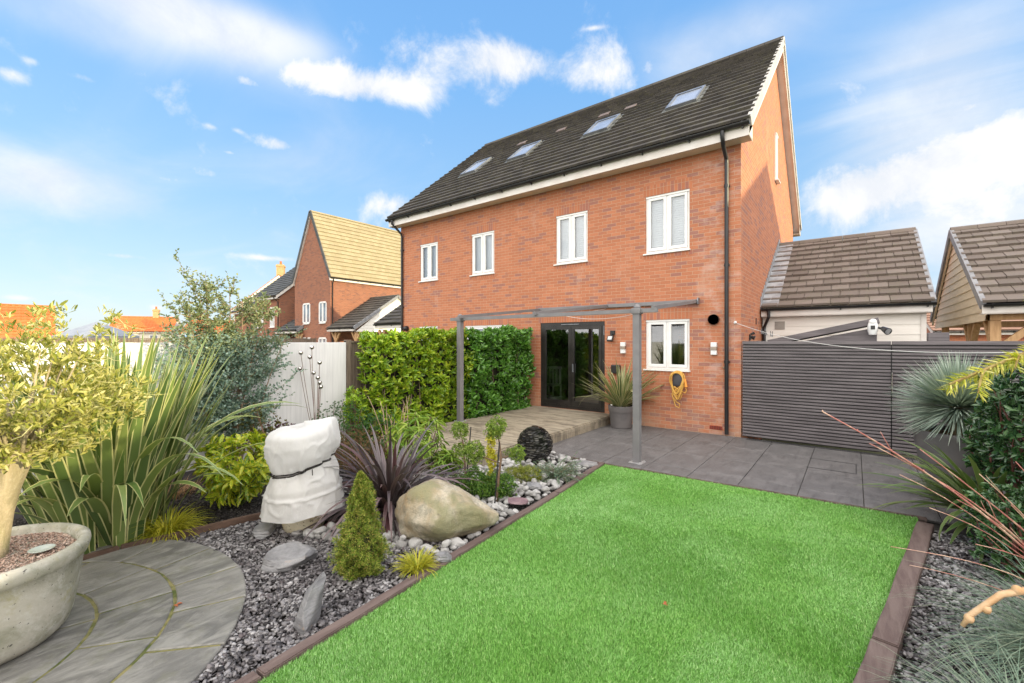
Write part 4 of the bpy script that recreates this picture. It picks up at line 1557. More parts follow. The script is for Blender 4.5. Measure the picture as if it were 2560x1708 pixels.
# wooden fences beyond the white one
for i, (x, ya, yb, z, lab) in enumerate(((-19.5, -6, 9.0, 1.93, 'dark timber fence line of the next garden beyond the white fence'), (-27.5, 12.2, 14.9, 2.02, 'timber fence in front of the gabled brick house'))):
    q = MB()
    n = int((yb - ya) / .13)
    for k in range(n):
        y = ya + k * .13
        q.box(-.01 - (k % 2) * .012, .01, y - ya, y - ya + .125, -.45, z + rng.uniform(-.01, .01))
    q.box(-.03, .03, 0, yb - ya, z + .012, z + .04)
    for k in range(int((yb - ya) / 1.9) + 1):
        q.box(.01, .09, k * 1.9, k * 1.9 + .09, -.45, z + .09)
    o = obj('wooden_fence', q, WOODF, loc=(x, ya, 0))
    tag(o, lab, 'fence')
q = MB()
q.box(0, 6.0, 0, .04, -.4, 1.80)
o = obj('garden_end_fence', q, WOODF, loc=(-4.4, -3.5, 0))
tag(o, 'timber fence closing the garden behind the photographer', 'fence')
q = MB()
q.box(0, .04, 0, 11.8, -.4, 1.50)
tag(obj('side_fence', q, WOODF, loc=(2.9, -3.4, 0)), 'timber fence along the right side of the garden behind the shrubs', 'fence')

# slatted grey screen and gate
SLAT = mat('grey_stained_slats', (.110, .096, .100), (.17, .150, .155), 1.3, .6, stretch=(1, 1, 14), bump=(24, .25, .004), detail=8)


def slat_panel(name, label, x0, x1, cat):
    r = thing(name, label, cat, (x0, 9.46, 0))
    W_ = x1 - x0
    q = MB()
    n = 31
    p_ = 1.76 / n
    for i in range(n):
        z = .035 + i * p_
        b_ = .0
        q.prism([(-.010, z), (-.022, z + .008), (-.022, z + p_ - .022), (-.006, z + p_ - .014), (.0, z + p_ - .014), (.0, z)], 0.002, W_ - .002)
    obj('slats', q, SLAT, r)
    q = MB()
    q.box(.01, W_ - .01, .001, .02, .03, 1.80)
    obj('backing', q, BLACKP, r)
    q = MB()
    q.bbox(-.0, W_, -.045, .05, 1.797, 1.856, .006)
    obj('capping', q, SLAT, r)
    return r


slat_panel('slatted_screen', 'dark grey horizontal slatted screen between brick corner and the gate seam', -1.70, .475, 'fence')
gt = slat_panel('slatted_gate', 'dark grey slatted gate at the right with the tall pull handle', .487, 2.86, 'gate')
q = MB()
q.tube([(-.0, -.032, 1.36), (-.0, -.06, 1.35), (-.0, -.06, 1.02), (-.0, -.032, 1.01)], .010, 8)
obj('pull_handle', q, mat('brushed_steel', (.5, .5, .5), (.6, .6, .6), 5, .25, metal=1), gt)

q = MB()
q.box(-.03, .03, -.0, .012, .0, 1.80)
obj('seam_blackout', q, BLACKP, gt, loc=(-.006, .022, 0))  # black strip added behind the seam to block the bright gap

# shed behind the screen with camera
SH = thing('grey_shed', 'dark grey shed with sloping roof behind the slatted screen', 'shed', (-1.28, 10.1, 0))
q = MB()
q.prism([(0, -.1), (1.60, -.1), (1.60, 2.10), (0, 1.74)], 0, 1.1, axis='y')
obj('wall', q, SLAT, SH)
q = MB()
q.obox((0, 0, 1.80), Vector((1, 0, .232)).normalized(), Vector((0, 1, 0)), Vector((-.232, 0, 1)).normalized(), -.06, 1.68, -.08, 1.25, -.01, .095)
obj('roof', q, SLAT, SH)
q = MB()
for i in range(10):
    q.box(0, 1.6, -.006, .0, .05 + i * .19, .055 + i * .19) if i < 9 else None
obj('board_joints', q, BLACKP, SH)
WP = mat('white_plastic', (.78, .78, .77), (.74, .74, .73), 4, .35, spec=.5)
SCAM = thing('security_camera', 'white security camera with black floodlight on the grey shed roof edge', 'camera', (.26, 9.98, 2.12))
q = MB()
q.lathe([(.02, -.16), (.055, -.15), (.072, -.08), (.075, 0), (.06, .06), (.04, .09), (.0, .095)], (0, 0, 0), 20)
q.xf(Matrix.Diagonal((1, .75, 1, 1)))
obj('housing', q, WP, SCAM, smooth=True)
q = MB()
q.ball((0, 0, .07), .06, 2)
obj('mount', q, WP, SCAM, smooth=True)
q = MB()
q.bbox(-.03, .03, -.062, -.045, -.06, .01, .006)
obj('lens_panel', q, BLACKP, SCAM)
q = MB()
q.tube([(.06, 0, -.02), (.12, -.01, -.05), (.15, -.04, -.07)], [.02, .02, .03], 10)
q.tube([(.13, -.01, -.04), (.17, -.07, -.075), (.20, -.12, -.10)], [.035, .05, .06], 16)
fl_ = obj('floodlight', q, BLACKP, SCAM, smooth=True)
q = MB()
q.tube([(.2005, -.1205, -.1005), (.2025, -.123, -.102)], [.05, .05], 16)
obj('light_lens', q, LEAD, fl_)
q = MB()
q.bbox(-.13, .13, -.1, .1, -.3, 2.0, .008)
o = obj('storage_post', q, SLAT, loc=(1.12, 10.3, 0))
tag(o, 'short dark grey boarded post top showing over the slatted gate', 'post')

# ------------------------------------------------------------ deck
DECK, t, p, c = newmat('weathered_decking')
ob = c.outputs['Object']
g = t.new('ShaderNodeNewGeometry')
gr = t.noise(t.vmath('MULTIPLY', ob, (1.2, 16, 8)), 1.5, 8, .7, .4)
pt = t.noise(t.vmath('MULTIPLY', ob, (1.5, 5, 1)), 1.6, 6, .7)
col = t.mix(t.smooth(gr, .3, .7), (.22, .18, .13), (.38, .325, .245))
col = t.mix(t.math('MULTIPLY', t.smooth(pt, .45, .60), .9), col, (.13, .108, .08, 1))
col = t.mix(t.math('MULTIPLY', g.outputs['Random Per Island'], .35), col, (.44, .385, .29, 1))
t.put(p.inputs['Base Color'], col)
t.put(p.inputs['Roughness'], t.math('ADD', t.math('MULTIPLY', pt, .5), .35))
t.put(p.inputs['Normal'], t.bump(gr, .45, .006))
DK = thing('timber_deck', 'low weathered timber deck in front of the black glass door', 'deck', (-5.5, 7.0, 0))
q = MB()
y = 4.42
while y < 9.42:
    x1 = -4.345 if y > 5.55 else -4.345
    xs = [-6.62]
    cut = -6.62 + rng.uniform(.8, 1.9)
    for (a, b) in ((-6.62, cut), (cut + .003, x1)):
        h = rng.uniform(-.001, .001)
        q.bbox(a, b, y, y + .134, .152 + h, .18 + h, .004)
        for k in range(11):
            pass
    y += .144
obj('boards', q, DECK, DK, world=True)
q = MB()
for (z0, z1) in ((.004, .088), (.092, .158)):
    y = 4.42
    while y < 9.40:
        y2 = min(9.44, y + rng.uniform(1.2, 1.7))
        q.bbox(-4.345, -4.318, y + .001, y2 - .002, z0 - .05 * (z0 < .01), z1, .003)
        y = y2
q.bbox(-6.62, -4.35, 4.39, 4.417, -.05, .158, .003)
obj('edge_boards', q, DECK, DK, world=True)
q = MB()
q.box(-6.58, -4.36, 4.43, 9.40, -.1, .15)
obj('subframe', q, BLACKP, DK, world=True)

# ------------------------------------------------------------ pergola frame
PG = thing('pergola_frame', 'grey metal awning frame on two posts fixed to the brick wall', 'pergola', (-2.62, 6.50, 0))
for (x, y, zb, w_) in ((-2.62, 6.50, 0.0, .105), (-6.50, 6.62, .18, .105)):
    q = MB()
    q.bbox(x - w_ / 2, x + w_ / 2, y - w_ / 2, y + w_ / 2, zb + .008, 2.30, .008)
    po = obj('post', q, GREYM, PG, world=True)
    q = MB()
    q.bbox(x - .10, x + .10, y - .10, y + .10, zb, zb + .012, .003)
    for sx in (-1, 1):
        for sy in (-1, 1):
            q.lathe([(.012, .012), (.012, .026), (.004, .03)], (x + sx * .078, y + sy * .078, zb), 8)
    obj('base_plate', q, mat('galvanised', (.42, .41, .41), (.34, .33, .33), 9, .5, metal=.3), po, world=True)
    q = MB()
    q.bbox(x - .07, x + .07, y - .07, y + .07, 2.27, 2.36, .01)
    q.lathe([(.05, 2.36), (.055, 2.375), (.04, 2.405), (.02, 2.42), (0, 2.425)], (x, y, 0), 16)
    obj('post_cap', q, GREYM, po, world=True, smooth=True)
q = MB()
q.bar((-6.78, 6.63, 2.318), (-2.30, 6.49, 2.318), .055, .062)
obj('front_beam', q, GREYM, PG, world=True)
q = MB()
q.bbox(-6.44, -2.50, 9.40, 9.455, 2.63, 2.71, .006)
obj('wall_rail', q, GREYM, PG, world=True)
for x in (-6.40, -4.52, -2.55):
    q = MB()
    q.bar((x, 9.40, 2.665), (x + (-2.36 + 2.55 if x > -3 else 0), 6.46, 2.352), .05, .062)
    obj('rafter', q, GREYM, PG, world=True)
q = MB()
q.bbox(-2.515, -2.49, 9.36, 9.46, 2.61, 2.74, .004)
obj('end_bracket', q, GREYAL, PG, world=True)


def sagline(a, b, sag, n=24):
    a, b = Vector(a), Vector(b)
    return [a.lerp(b, i / n) - Vector((0, 0, sag * 4 * (i / n) * (1 - i / n))) for i in range(n + 1)]


CORD = mat('white_cord', (.70, .68, .65), (.62, .60, .57), 20, .7)
q = MB()
q.tube(sagline((-4.55, 7.2, 2.40), (-2.66, 6.56, 2.28), .10), .004, 5)
q.tube(sagline((-4.55, 7.2, 2.40), (-4.52, 9.35, 2.60), .03), .004, 5)
tag(obj('string_line', q, CORD), 'thin white cord sagging under the grey pergola frame', 'cord')
# washing line
CL = thing('washing_line', 'white washing line strung from the brick corner across the patio', 'washing line', (-1.83, 9.42, 2.22))
q = MB()
pts = sagline((-1.83, 9.42, 2.22), (1.62, 4.9, 1.815), .235, 30)
q.tube(pts, .0045, 6)
obj('cord', q, CORD, CL, world=True)
q = MB()
q.lathe([(.028, 0), (.028, .012), (.012, .03), (.012, .05)], (0, 0, 0), 12)
q.xf(Matrix.Translation((-1.83, 9.47, 2.22)) @ Matrix.Rotation(R(90), 4, 'X'))
q.tube([(-1.83, 9.42, 2.245), (-1.815, 9.41, 2.22), (-1.83, 9.42, 2.195), (-1.845, 9.43, 2.22), (-1.83, 9.42, 2.245)], .006, 6)
obj('wall_hook', q, WP, CL, world=True)
for k, tt in enumerate((4.9, 5.05, 5.5, 5.65, 6.35, 6.6)):
    P0 = pts[int(tt)].lerp(pts[int(tt) + 1], tt % 1)
    q = MB()
    a = rng.uniform(-.5, .5)
    dv = Vector((math.sin(a) * .03, 0, .045))
    q.bar(P0 - dv, P0 + dv * 1.1, .006, .008)
    q.bar(P0 - dv + Vector((.012, 0, .004)), P0 + dv + Vector((-.006, 0, 0)), .006, .008)
    obj('knot_end', q, GREYM, CL, world=True)

# ------------------------------------------------------------ things fixed to the brick wall
def wall_light(x, z, label):
    r = thing('wall_light', label, 'wall light', (x, 9.47, z), 0, 'up and down wall lights')
    q = MB()
    q.bbox(-.055, .055, -.075, -.002, .035, .125, .005)
    q.bbox(-.055, .055, -.075, -.002, -.125, -.035, .005)
    obj('lamp_shade', q, WP, r)
    q = MB()
    q.bbox(-.058, .058, -.085, -.002, -.034, .034, .006)
    obj('body', q, mat('brown_grey_metal', (.30, .24, .20), (.36, .30, .25), 6, .35, metal=.6), r)


wall_light(-2.21, 1.71, 'square up and down wall light between the window and the downpipe')
wall_light(-4.13, 1.71, 'square up and down wall light between the door and the pergola post')
FLD = thing('floodlight', 'small black floodlight right of the black glass door', 'floodlight', (-4.39, 9.47, 1.97))
q = MB()
q.bbox(-.055, .055, -.05, -.002, .03, .13, .006)
q.bbox(-.02, .02, -.09, -.04, .0, .06, .004)
obj('bracket', q, BLACKP, FLD)
q = MB()
q.bbox(-.075, .06, -.04, .02, -.075, .055, .008)
q.xf(Matrix.Translation((-.01, -.10, -.05)) @ Matrix.Rotation(R(-28), 4, 'X'))
lh = obj('lamp_head', q, BLACKP, FLD)
q = MB()
q.box(-.055, .04, -.0425, -.040, -.05, .035)
q.xf(Matrix.Translation((-.01, -.10, -.05)) @ Matrix.Rotation(R(-28), 4, 'X'))
obj('lens', q, mat('frosted_lens', (.55, .55, .52), (.65, .65, .62), 20, .3), lh)
# small sensor on the gable
q = MB()
q.bbox(0, .03, -.05, .05, -.10, .02, .006)
q.tube([(.03, 0, -.03), (.10, 0, -.06)], [.03, .045], 10)
q.tube([(.02, .0, .02), (.09, .02, .05)], [.02, .03], 10)
tag(obj('gable_sensor', q, BLACKP, loc=(-1.73, 10.35, 1.98)), 'black sensor light on the gable wall just over the slatted screen', 'sensor light')
q = MB()
q.bbox(0, .02, -.035, .035, -.07, .07, .004)
tag(obj('vent_cover', q, mat('rusty_vent', (.12, .05, .035), (.16, .07, .05), 8, .8), loc=(-1.73, 11.1, 2.30)), 'small brown vent plate on the gable wall beside the garage gutter', 'vent')
# vehicle charger with yellow cable
EV = thing('wall_charger', 'grey wall charger with coiled yellow cable under the small window', 'charger', (-2.91, 9.47, 1.05))
q = MB()
q.bbox(-.10, .10, -.10, -.004, -.13, .13, .025)
obj('charger_box', q, mat('charcoal_plastic', (.055, .055, .062), (.07, .07, .078), 6, .4), EV, smooth=True)
YEL = mat('yellow_cable', (.62, .34, .07), (.70, .42, .10), 14, .55)
q = MB()
for k in range(7):
    cx_, cz_ = rng.uniform(-.02, .03), rng.uniform(-.04, .0)
    rx, rz_ = rng.uniform(.115, .15), rng.uniform(.16, .21)
    yo = -.075 - .012 * k
    pts = []
    for i in range(29):
        a = 2 * math.pi * i / 28
        xx = math.sin(a) * rx * (1 - .35 * max(0, -math.cos(a)))
        zz = math.cos(a) * rz_
        if math.cos(a) < -.2:
            zz -= (.10 + .05 * (k % 3)) * (-math.cos(a) - .2)
        pts.append((cx_ + xx, yo + .02 * math.sin(a * 2), cz_ + zz))
    q.tube(pts, .0105, 8)
q.tube([(.07, -.08, -.16), (-.05, -.11, -.25), (-.10, -.09, -.35), (-.02, -.09, -.46), (.05, -.08, -.50), (.03, -.08, -.58), (-.04, -.08, -.55), (-.07, -.08, -.45), (-.11, -.1, -.30), (-.02, -.12, -.2), (.1, -.1, -.1)], .0105, 8)
q.tube([(-.12, -.08, -.1), (-.10, -.1, -.24), (-.03, -.12, -.36), (.06, -.1, -.40), (.10, -.1, -.30), (.04, -.12, -.2), (-.06, -.12, -.14)], .0105, 8)
q.tube([(.13, -.08, .02), (.15, -.1, -.12), (.19, -.1, -.2), (.16, -.1, -.26), (.10, -.1, -.24)], .0105, 8)
obj('cable', q, YEL, EV, smooth=True)
q = MB()
q.tube([(.155, -.10, .03), (.165, -.105, -.04), (.18, -.11, -.10), (.19, -.12, -.14)], [.022, .026, .024, .03], 12)
obj('charging_plug', q, mat('orange_plug', (.72, .26, .03), (.75, .30, .05), 10, .4), EV, smooth=True)
q = MB()
q.lathe([(.012, 0), (.02, .02), (.012, .05), (.018, .055), (.0, .06)], (0, 0, 0), 10)
q.xf(Matrix.Translation((-2.03, 9.47, 1.33)) @ Matrix.Rotation(R(90), 4, 'X'))
tag(obj('outside_tap', q, mat('tap_brass', (.25, .2, .14), (.32, .26, .18), 10, .4, metal=.8)), 'tiny tap on the brick wall left of the downpipe', 'tap')
q = MB()
q.bbox(-.10, .10, -.10, -.004, -.10, .10, .02)
tag(obj('post_box', q, BLACKP, loc=(-4.30, 9.47, 1.22)), 'black box on the wall behind the potted flax', 'wall box')
# things inside the room, seen through the left pane
CH = thing('white_chair', 'white chair standing inside behind the left glass pane', 'chair', (-6.75, 10.5, .17))
q = MB()
for dx_ in (-.2, .2):
    for dy_ in (-.2, .2):
        q.bbox(dx_ - .02, dx_ + .02, dy_ - .02, dy_ + .02, 0, .44, .004)
obj('leg', q, WHITE, CH)
q = MB()
q.bbox(-.23, .23, -.23, .23, .44, .48, .01)
obj('seat', q, WHITE, CH)
q = MB()
for i in range(4):
    q.bbox(-.20 + i * .115, -.145 + i * .115, .19, .22, .48, .92, .004)
q.bbox(-.23, .23, .19, .22, .90, .97, .006)
obj('backrest', q, WHITE, CH)
q = MB()
q.bbox(-.22, .22, -.15, .15, 0, .22, .01)
tag(obj('storage_box', q, WP, loc=(-6.35, 9.95, .17)), 'low white box on the floor inside the glass door', 'box')

# ------------------------------------------------------------ stones
def chips(name, label, polys, n, smin, smax, m, z=0.0, keepout=(), flat=.45, seed=1):
    """loose angular chippings: jittered six-sided stones"""
    P = np.concatenate([sample(pl_, int(n * f)) for pl_, f in polys])
    for (x, y, r) in keepout:
        P = P[np.hypot(P[:, 0] - x, P[:, 1] - y) > r]
    k = len(P)
    cube = np.array([[-1, -1, -1], [1, -1, -1], [1, 1, -1], [-1, 1, -1], [-1, -1, 1], [1, -1, 1], [1, 1, 1], [-1, 1, 1]], float) * .5
    sz = nrg.uniform(smin, smax, (k, 1)) * nrg.choice([.7, 1, 1, 1.25], (k, 1))
    ax = np.stack([np.ones(k), nrg.uniform(.45, .9, k), nrg.uniform(.16, flat, k)], 1) * sz
    V = cube[None] * ax[:, None] + nrg.uniform(-.17, .17, (k, 8, 3)) * ax[:, None]
    V[:, 4:, :2] *= nrg.uniform(.5, .95, (k, 1, 1))
    yaw = nrg.uniform(0, 6.28, k)
    ti, tj = nrg.normal(0, .32, k), nrg.normal(0, .32, k)
    c, s_ = np.cos(yaw), np.sin(yaw)
    Z0 = np.zeros(k)
    one = np.ones(k)
    Rz = np.stack([np.stack([c, -s_, Z0], 1), np.stack([s_, c, Z0], 1), np.stack([Z0, Z0, one], 1)], 1)
    Rx = np.stack([np.stack([one, Z0, Z0], 1), np.stack([Z0, np.cos(ti), -np.sin(ti)], 1), np.stack([Z0, np.sin(ti), np.cos(ti)], 1)], 1)
    Ry = np.stack([np.stack([np.cos(tj), Z0, np.sin(tj)], 1), np.stack([Z0, one, Z0], 1), np.stack([-np.sin(tj), Z0, np.cos(tj)], 1)], 1)
    M = Rz @ Rx @ Ry
    V = np.einsum('kij,kvj->kvi', M, V)
    zz = z(P) if callable(z) else np.full(k, z)
    V += np.c_[P, zz + nrg.uniform(-.004, .012, k)][:, None]
    q = np.array([[0, 3, 2, 1], [4, 5, 6, 7], [0, 1, 5, 4], [1, 2, 6, 5], [2, 3, 7, 6], [3, 0, 4, 7]])
    F = (np.arange(k) * 8)[:, None, None] + q[None]
    o = npmesh(name, V.reshape(-1, 3), F.reshape(-1, 4), m)
    return tag(o, label, 'gravel', kind='stuff')


CHIP = islmat('slate_chippings', [(.03, .027, .028), (.08, .073, .075), (.15, .14, .142), (.23, .217, .217), (.32, .305, .305), (.42, .405, .405), (.10, .08, .082)], .6, .35, patch=(3.6, (.50, .48, .49, 1)))
CHIPD = islmat('dark_bark_chippings', [(.012, .011, .011), (.024, .021, .021), (.038, .033, .032), (.065, .058, .056), (.12, .11, .108)], .75, .25)
circ = [(CC.x + 1.69 * math.cos(a), CC.y + 1.69 * math.sin(a)) for a in np.linspace(0, 2 * math.pi, 40)[:-1]]
SL = [(-5.05, .9), (-4.86, 2.16), (-3.6, 2.5), (-2.72, 3.0), (-2.64, 2.0), (-2.62, .9), (-2.55, .3), (-3.0, .3), (-3.3, .9)]
chips('slate_chippings', 'grey slate chippings between the round patio, flax bed and lawn edging', [(SL, 1.0)], 15500, .016, .036, CHIP, z=-.006, keepout=[(CC.x, CC.y, 1.70)])
COB = [(-4.86, 2.02), (-4.15, 2.05), (-3.72, 2.2), (-3.2, 2.52), (-2.75, 2.66), (-2.83, 4.54), (-2.96, 5.7), (-3.35, 6.06), (-4.27, 6.06), (-4.27, 4.42), (-4.75, 4.1), (-4.9, 3.0)]
chips('bed_slate_grit', 'dark slate grit showing in the gaps between the grey cobbles', [(COB, 1.0)], 9000, .014, .028, CHIPD, z=-.012)
chips('corner_chippings', 'dark slate chippings in the bed corner by the flat slate and patio', [([(-3.4, 5.75), (-2.97, 5.2), (-2.975, 6.06), (-3.5, 6.06)], 1)], 900, .014, .03, CHIP, z=-.004)
BORD = [(-7.3, -.5), (-7.3, 4.5), (-4.95, 4.3), (-4.95, 2.2), (-5.15, 1.0), (-5.08, -.5)]
chips('border_chippings', 'fine dark chippings covering the border under the white fence', [(BORD, 1.0)], 26000, .010, .022, CHIPD, z=lambda P: np.interp(P[:, 0], [-7.4, -5.2, -4.2], [-.115, -.03, -.03]))
RB = [(.62, 5.95), (1.9, 6.0), (2.3, 4.0), (1.2, 2.0), (.3, 1.6), (-.08, 1.6), (.13, 3.0), (.21, 3.45)]
chips('right_chippings', 'slate chippings right of the weathered sleeper under the blue grass', [(RB, 1.0)], 19000, .016, .036, CHIP, z=-.006)


def rock(loc, size, seed, planes=9, sub=4, rough=.05, flat=None, cut=.78, rot=(0, 0, 0), strat=0):
    r = random.Random(seed)
    bm = bmesh.new()
    bmesh.ops.create_icosphere(bm, subdivisions=sub, radius=1)
    pls = []
    for i in range(planes):
        n = Vector((r.gauss(0, 1), r.gauss(0, 1), r.gauss(0, .8))).normalized()
        pls.append((n, r.uniform(cut - .14, cut + .12)))
    if flat:
        pls.append((Vector((0, 0, 1)), flat))
        pls.append((Vector((0, 0, -1)), flat))
    from mathutils import noise as N
    for v in bm.verts:
        for n, d in pls:
            e = v.co.dot(n) - d
            if e > 0:
                v.co -= n * e
        q = v.co * 1.7 + Vector((seed, seed * 2, 0))
        v.co += v.co.normalized() * (N.fractal(q, .9, 2.0, 5) * rough)
        if strat:
            v.co.x += math.sin(v.co.z * strat + seed) * .03
            v.co.y += math.cos(v.co.z * strat * 1.3) * .03
    Mx = Matrix.Translation(loc) @ Matrix.Rotation(rot[2], 4, 'Z') @ Matrix.Rotation(rot[0], 4, 'X') @ Matrix.Rotation(rot[1], 4, 'Y') @ Matrix.Diagonal((*size, 1))
    mb = MB()
    mb.frombm(bm, Mx)
    return mb


SLATE, t, p, c = newmat('slate_rock')
ob = c.outputs['Object']
a = t.noise(t.vmath('MULTIPLY', ob, (2, 2, 22)), 1.6, 8, .7, .5)
b_ = t.noise(ob, 9, 8, .7)
v_ = t.noise(ob, 3.5, 6, .75, 2.5)
col = t.mix(t.smooth(a, .35, .65), (.15, .145, .15), (.27, .265, .27))
col = t.mix(t.math('MULTIPLY', t.smooth(b_, .5, .7), .5), col, (.33, .32, .31, 1))
col = t.mix(t.math('MULTIPLY', t.smooth(v_, .60, .66), .6), col, (.34, .24, .17, 1))
t.put(p.inputs['Base Color'], col)
p.inputs['Roughness'].default_value = .55
t.put(p.inputs['Normal'], t.bump(t.math('ADD', a, b_), .8, .012))
PSLATE = mat('purple_slate', (.17, .105, .12), (.24, .16, .17), 8, .55, bump=(18, .6, .01), stretch=(1, 1, 6))

BOULD, t, p, c = newmat('boulder_stone')
ob = c.outputs['Object']
n1 = t.noise(ob, 2.6, 6, .6, .6)
n2 = t.noise(ob, 17, 9, .8)
n3 = t.noise(ob, 90, 4, .7)
n4 = t.noise(t.vmath('ADD', ob, (4, 2, 7)), 2.0, 5, .6, 1.2)
gg = t.new('ShaderNodeNewGeometry')
nz_ = t.sep(gg.outputs['Normal'])
col = t.mix(t.smooth(n1, .38, .62), (.38, .30, .19), (.56, .49, .38))
col = t.mix(t.math('MULTIPLY', t.smooth(n4, .48, .66), .75), col, (.34, .22, .10, 1))
col = t.mix(t.math('MULTIPLY', t.smooth(n2, .42, .66), .75), col, (.22, .22, .17, 1))
col = t.mix(t.math('MULTIPLY', t.smooth(n3, .55, .72), .45), col, (.22, .22, .19, 1))
col = t.mix(t.math('MULTIPLY', t.smooth(t.noise(t.vmath('ADD', ob, (9, 0, 3)), 1.7, 4, .6), .52, .62), .75), col, (.25, .24, .12, 1))
t.put(p.inputs['Base Color'], col)
p.inputs['Roughness'].default_value = .8
t.put(p.inputs['Normal'], t.bump(t.math('ADD', n2, t.math('MULTIPLY', n3, .5)), .9, .02))

# the boulder: a flat-bottomed block drawn out to a blunt point on the right
bm = bmesh.new()
bmesh.ops.create_icosphere(bm, subdivisions=5, radius=1)
from mathutils import noise as NZ
bl_planes = [(Vector((0, 0, -1)), .80), (Vector((-.8, -.5, .1)).normalized(), .80), (Vector((-.35, -.75, .55)).normalized(), .80), (Vector((.35, -.70, .62)).normalized(), .74), (Vector((.65, -.72, -.1)).normalized(), .70), (Vector((-.65, .1, .75)).normalized(), .82), (Vector((.50, .1, .86)).normalized(), .66),
             (Vector((.1, .8, .5)).normalized(), .8), (Vector((-.2, -.8, -.55)).normalized(), .78), (Vector((.5, -.55, -.66)).normalized(), .74)]
for v in bm.verts:
    for n_, d_ in bl_planes:
        e = v.co.dot(n_) - d_
        if e > 0:
            v.co -= n_ * e * .62
    if v.co.x > .25:
        k_ = (v.co.x - .25)
        v.co.y *= 1 - .70 * k_
        v.co.z = v.co.z * (1 - .62 * k_) - .16 * k_
        v.co.x += .24 * k_
    if v.co.x < -.2:
        v.co.z *= 1 + .12 * min(1, -(v.co.x + .2) * 3)
    v.co += v.co.normalized() * NZ.fractal(v.co * 1.8 + Vector((3, 1, 5)), .8, 2.1, 6) * .06
q = MB()
q.frombm(bm, Matrix.Translation((-3.13, 2.94, .215)) @ Matrix.Rotation(R(37), 4, 'Z') @ Matrix.Rotation(R(1), 4, 'Y') @ Matrix.Diagonal((.455, .35, .31, 1)))
q.v = [(x + 3.13, y - 2.94, z) for x, y, z in q.v]
tag(obj('boulder', q, BOULD, loc=(-3.13, 2.94, 0), smooth='all'), 'big buff boulder with green staining lying on the cobbles by the lawn', 'boulder')


def slate(label, loc, size, seed, m=SLATE, **kw):
    q = rock((0, 0, 0), size, seed, sub=4, **kw)
    o = obj('slate_rock', q, m, smooth=24, loc=loc)
    return tag(o, label, 'slate rock', 'slate rocks in the beds')


slate('wide flat grey slate rock lying on the chippings behind the round patio', (-3.74, 1.79, .045), (.25, .19, .085), 5, planes=13, rough=.09, flat=.62, strat=7, cut=.80, rot=(.06, -.05, 1.0))
slate('upright pointed grey slate standing in the chippings by the lawn edging', (-2.88, 1.51, .09), (.10, .20, .21), 9, planes=12, rough=.05, cut=.62, rot=(-.35, .35, 1.3), strat=5)
slate('small flat slate at the foot of the wrapped plant pot', (-4.50, 1.90, .03), (.17, .10, .05), 13, planes=9, rough=.05, flat=.6, rot=(.05, 0, 2.5), strat=16)
slate('flat grey slate in the far corner of the cobble bed by the patio', (-3.16, 5.86, .035), (.20, .13, .05), 17, planes=9, rough=.05, flat=.6, rot=(0, .05, .6), strat=16)
slate('purple slate slab among the cobbles near the topiary', (-2.97, 3.93, .07), (.13, .085, .035), 21, m=PSLATE, planes=10, rough=.04, flat=.6, rot=(.2, .1, 1.0), strat=12)
slate('small pointed grey slate among the cobbles below the juniper', (-3.12, 4.47, .07), (.10, .075, .04), 25, planes=9, rough=.04, flat=.6, rot=(.25, .2, .2), strat=12)
slate('small grey slate wedge by the golden tuft and lawn edging', (-2.71, 2.55, .045), (.09, .06, .05), 29, planes=9, rough=.04, rot=(.1, .2, 1.3), strat=12)
slate('small flat slate beside the purple flax among the cobbles', (-3.72, 3.35, .06), (.12, .09, .03), 31, planes=9, rough=.04, flat=.6, rot=(.2, .0, .3), strat=12)

# cobbles
COBM, t, p, c = newmat('pale_cobble')
oi = t.new('ShaderNodeObjectInfo')
gi_ = t.new('ShaderNodeNewGeometry')
rv = t.math('FRACT', t.math('ADD', oi.outputs['Random'], gi_.outputs['Random Per Island']))
ob = c.outputs['Object']
sh = t.vmath('ADD', ob, t.comb(t.math('MULTIPLY', rv, 20), 0, 0))
col = t.ramp(rv, [(0, (.24, .23, .222)), (.35, (.34, .328, .318)), (.75, (.42, .408, .395)), (.9, (.50, .485, .47)), (1, (.13, .12, .115))])
n1 = t.noise(sh, 16, 6, .7, .8)
n2 = t.noise(sh, 60, 5, .7)
col = t.mix(t.math('MULTIPLY', t.smooth(n1, .50, .66), .45), col, (.20, .19, .18, 1))
col = t.mix(t.math('MULTIPLY', t.smooth(n2, .6, .75), .55), col, (.11, .10, .10, 1))
t.put(p.inputs['Base Color'], col)
p.inputs['Roughness'].default_value = .7
p.inputs['Specular IOR Level'].default_value = .3
t.put(p.inputs['Normal'], t.bump(t.math('ADD', n1, n2), .3, .004))
shapes = []
for k in range(9):
    r = random.Random(40 + k)
    bm = bmesh.new()
    bmesh.ops.create_icosphere(bm, subdivisions=3, radius=1)
    sx, sy, sz = r.uniform(.95, 1.25), r.uniform(.72, .92), r.uniform(.55, .78)
    for v in bm.verts:
        q_ = v.co.copy()
        for _ in range(1):
            v.co = Vector((q_.x * sx, q_.y * sy, q_.z * sz))
        v.co.y *= 1 + .22 * q_.x * r.choice([1, 1])
        v.co += q_ * NZ.noise(q_ * 1.1 + Vector((k * 5, 0, 0))) * .32
        v.co += q_ * NZ.noise(q_ * 2.2 + Vector((0, k * 3, 0))) * .05
        v.co.x += .15 * (q_.y ** 2) * (1 if k % 2 else -1)
    mb = MB()
    mb.frombm(bm)
    me = bpy.data.meshes.new('cobble')
    me.from_pydata(mb.v, [], mb.f)
    me.materials.append(COBM)
    me.polygons.foreach_set('use_smooth', [True] * len(me.polygons))
    shapes.append((me, np.array(mb.v), np.array(mb.f)))
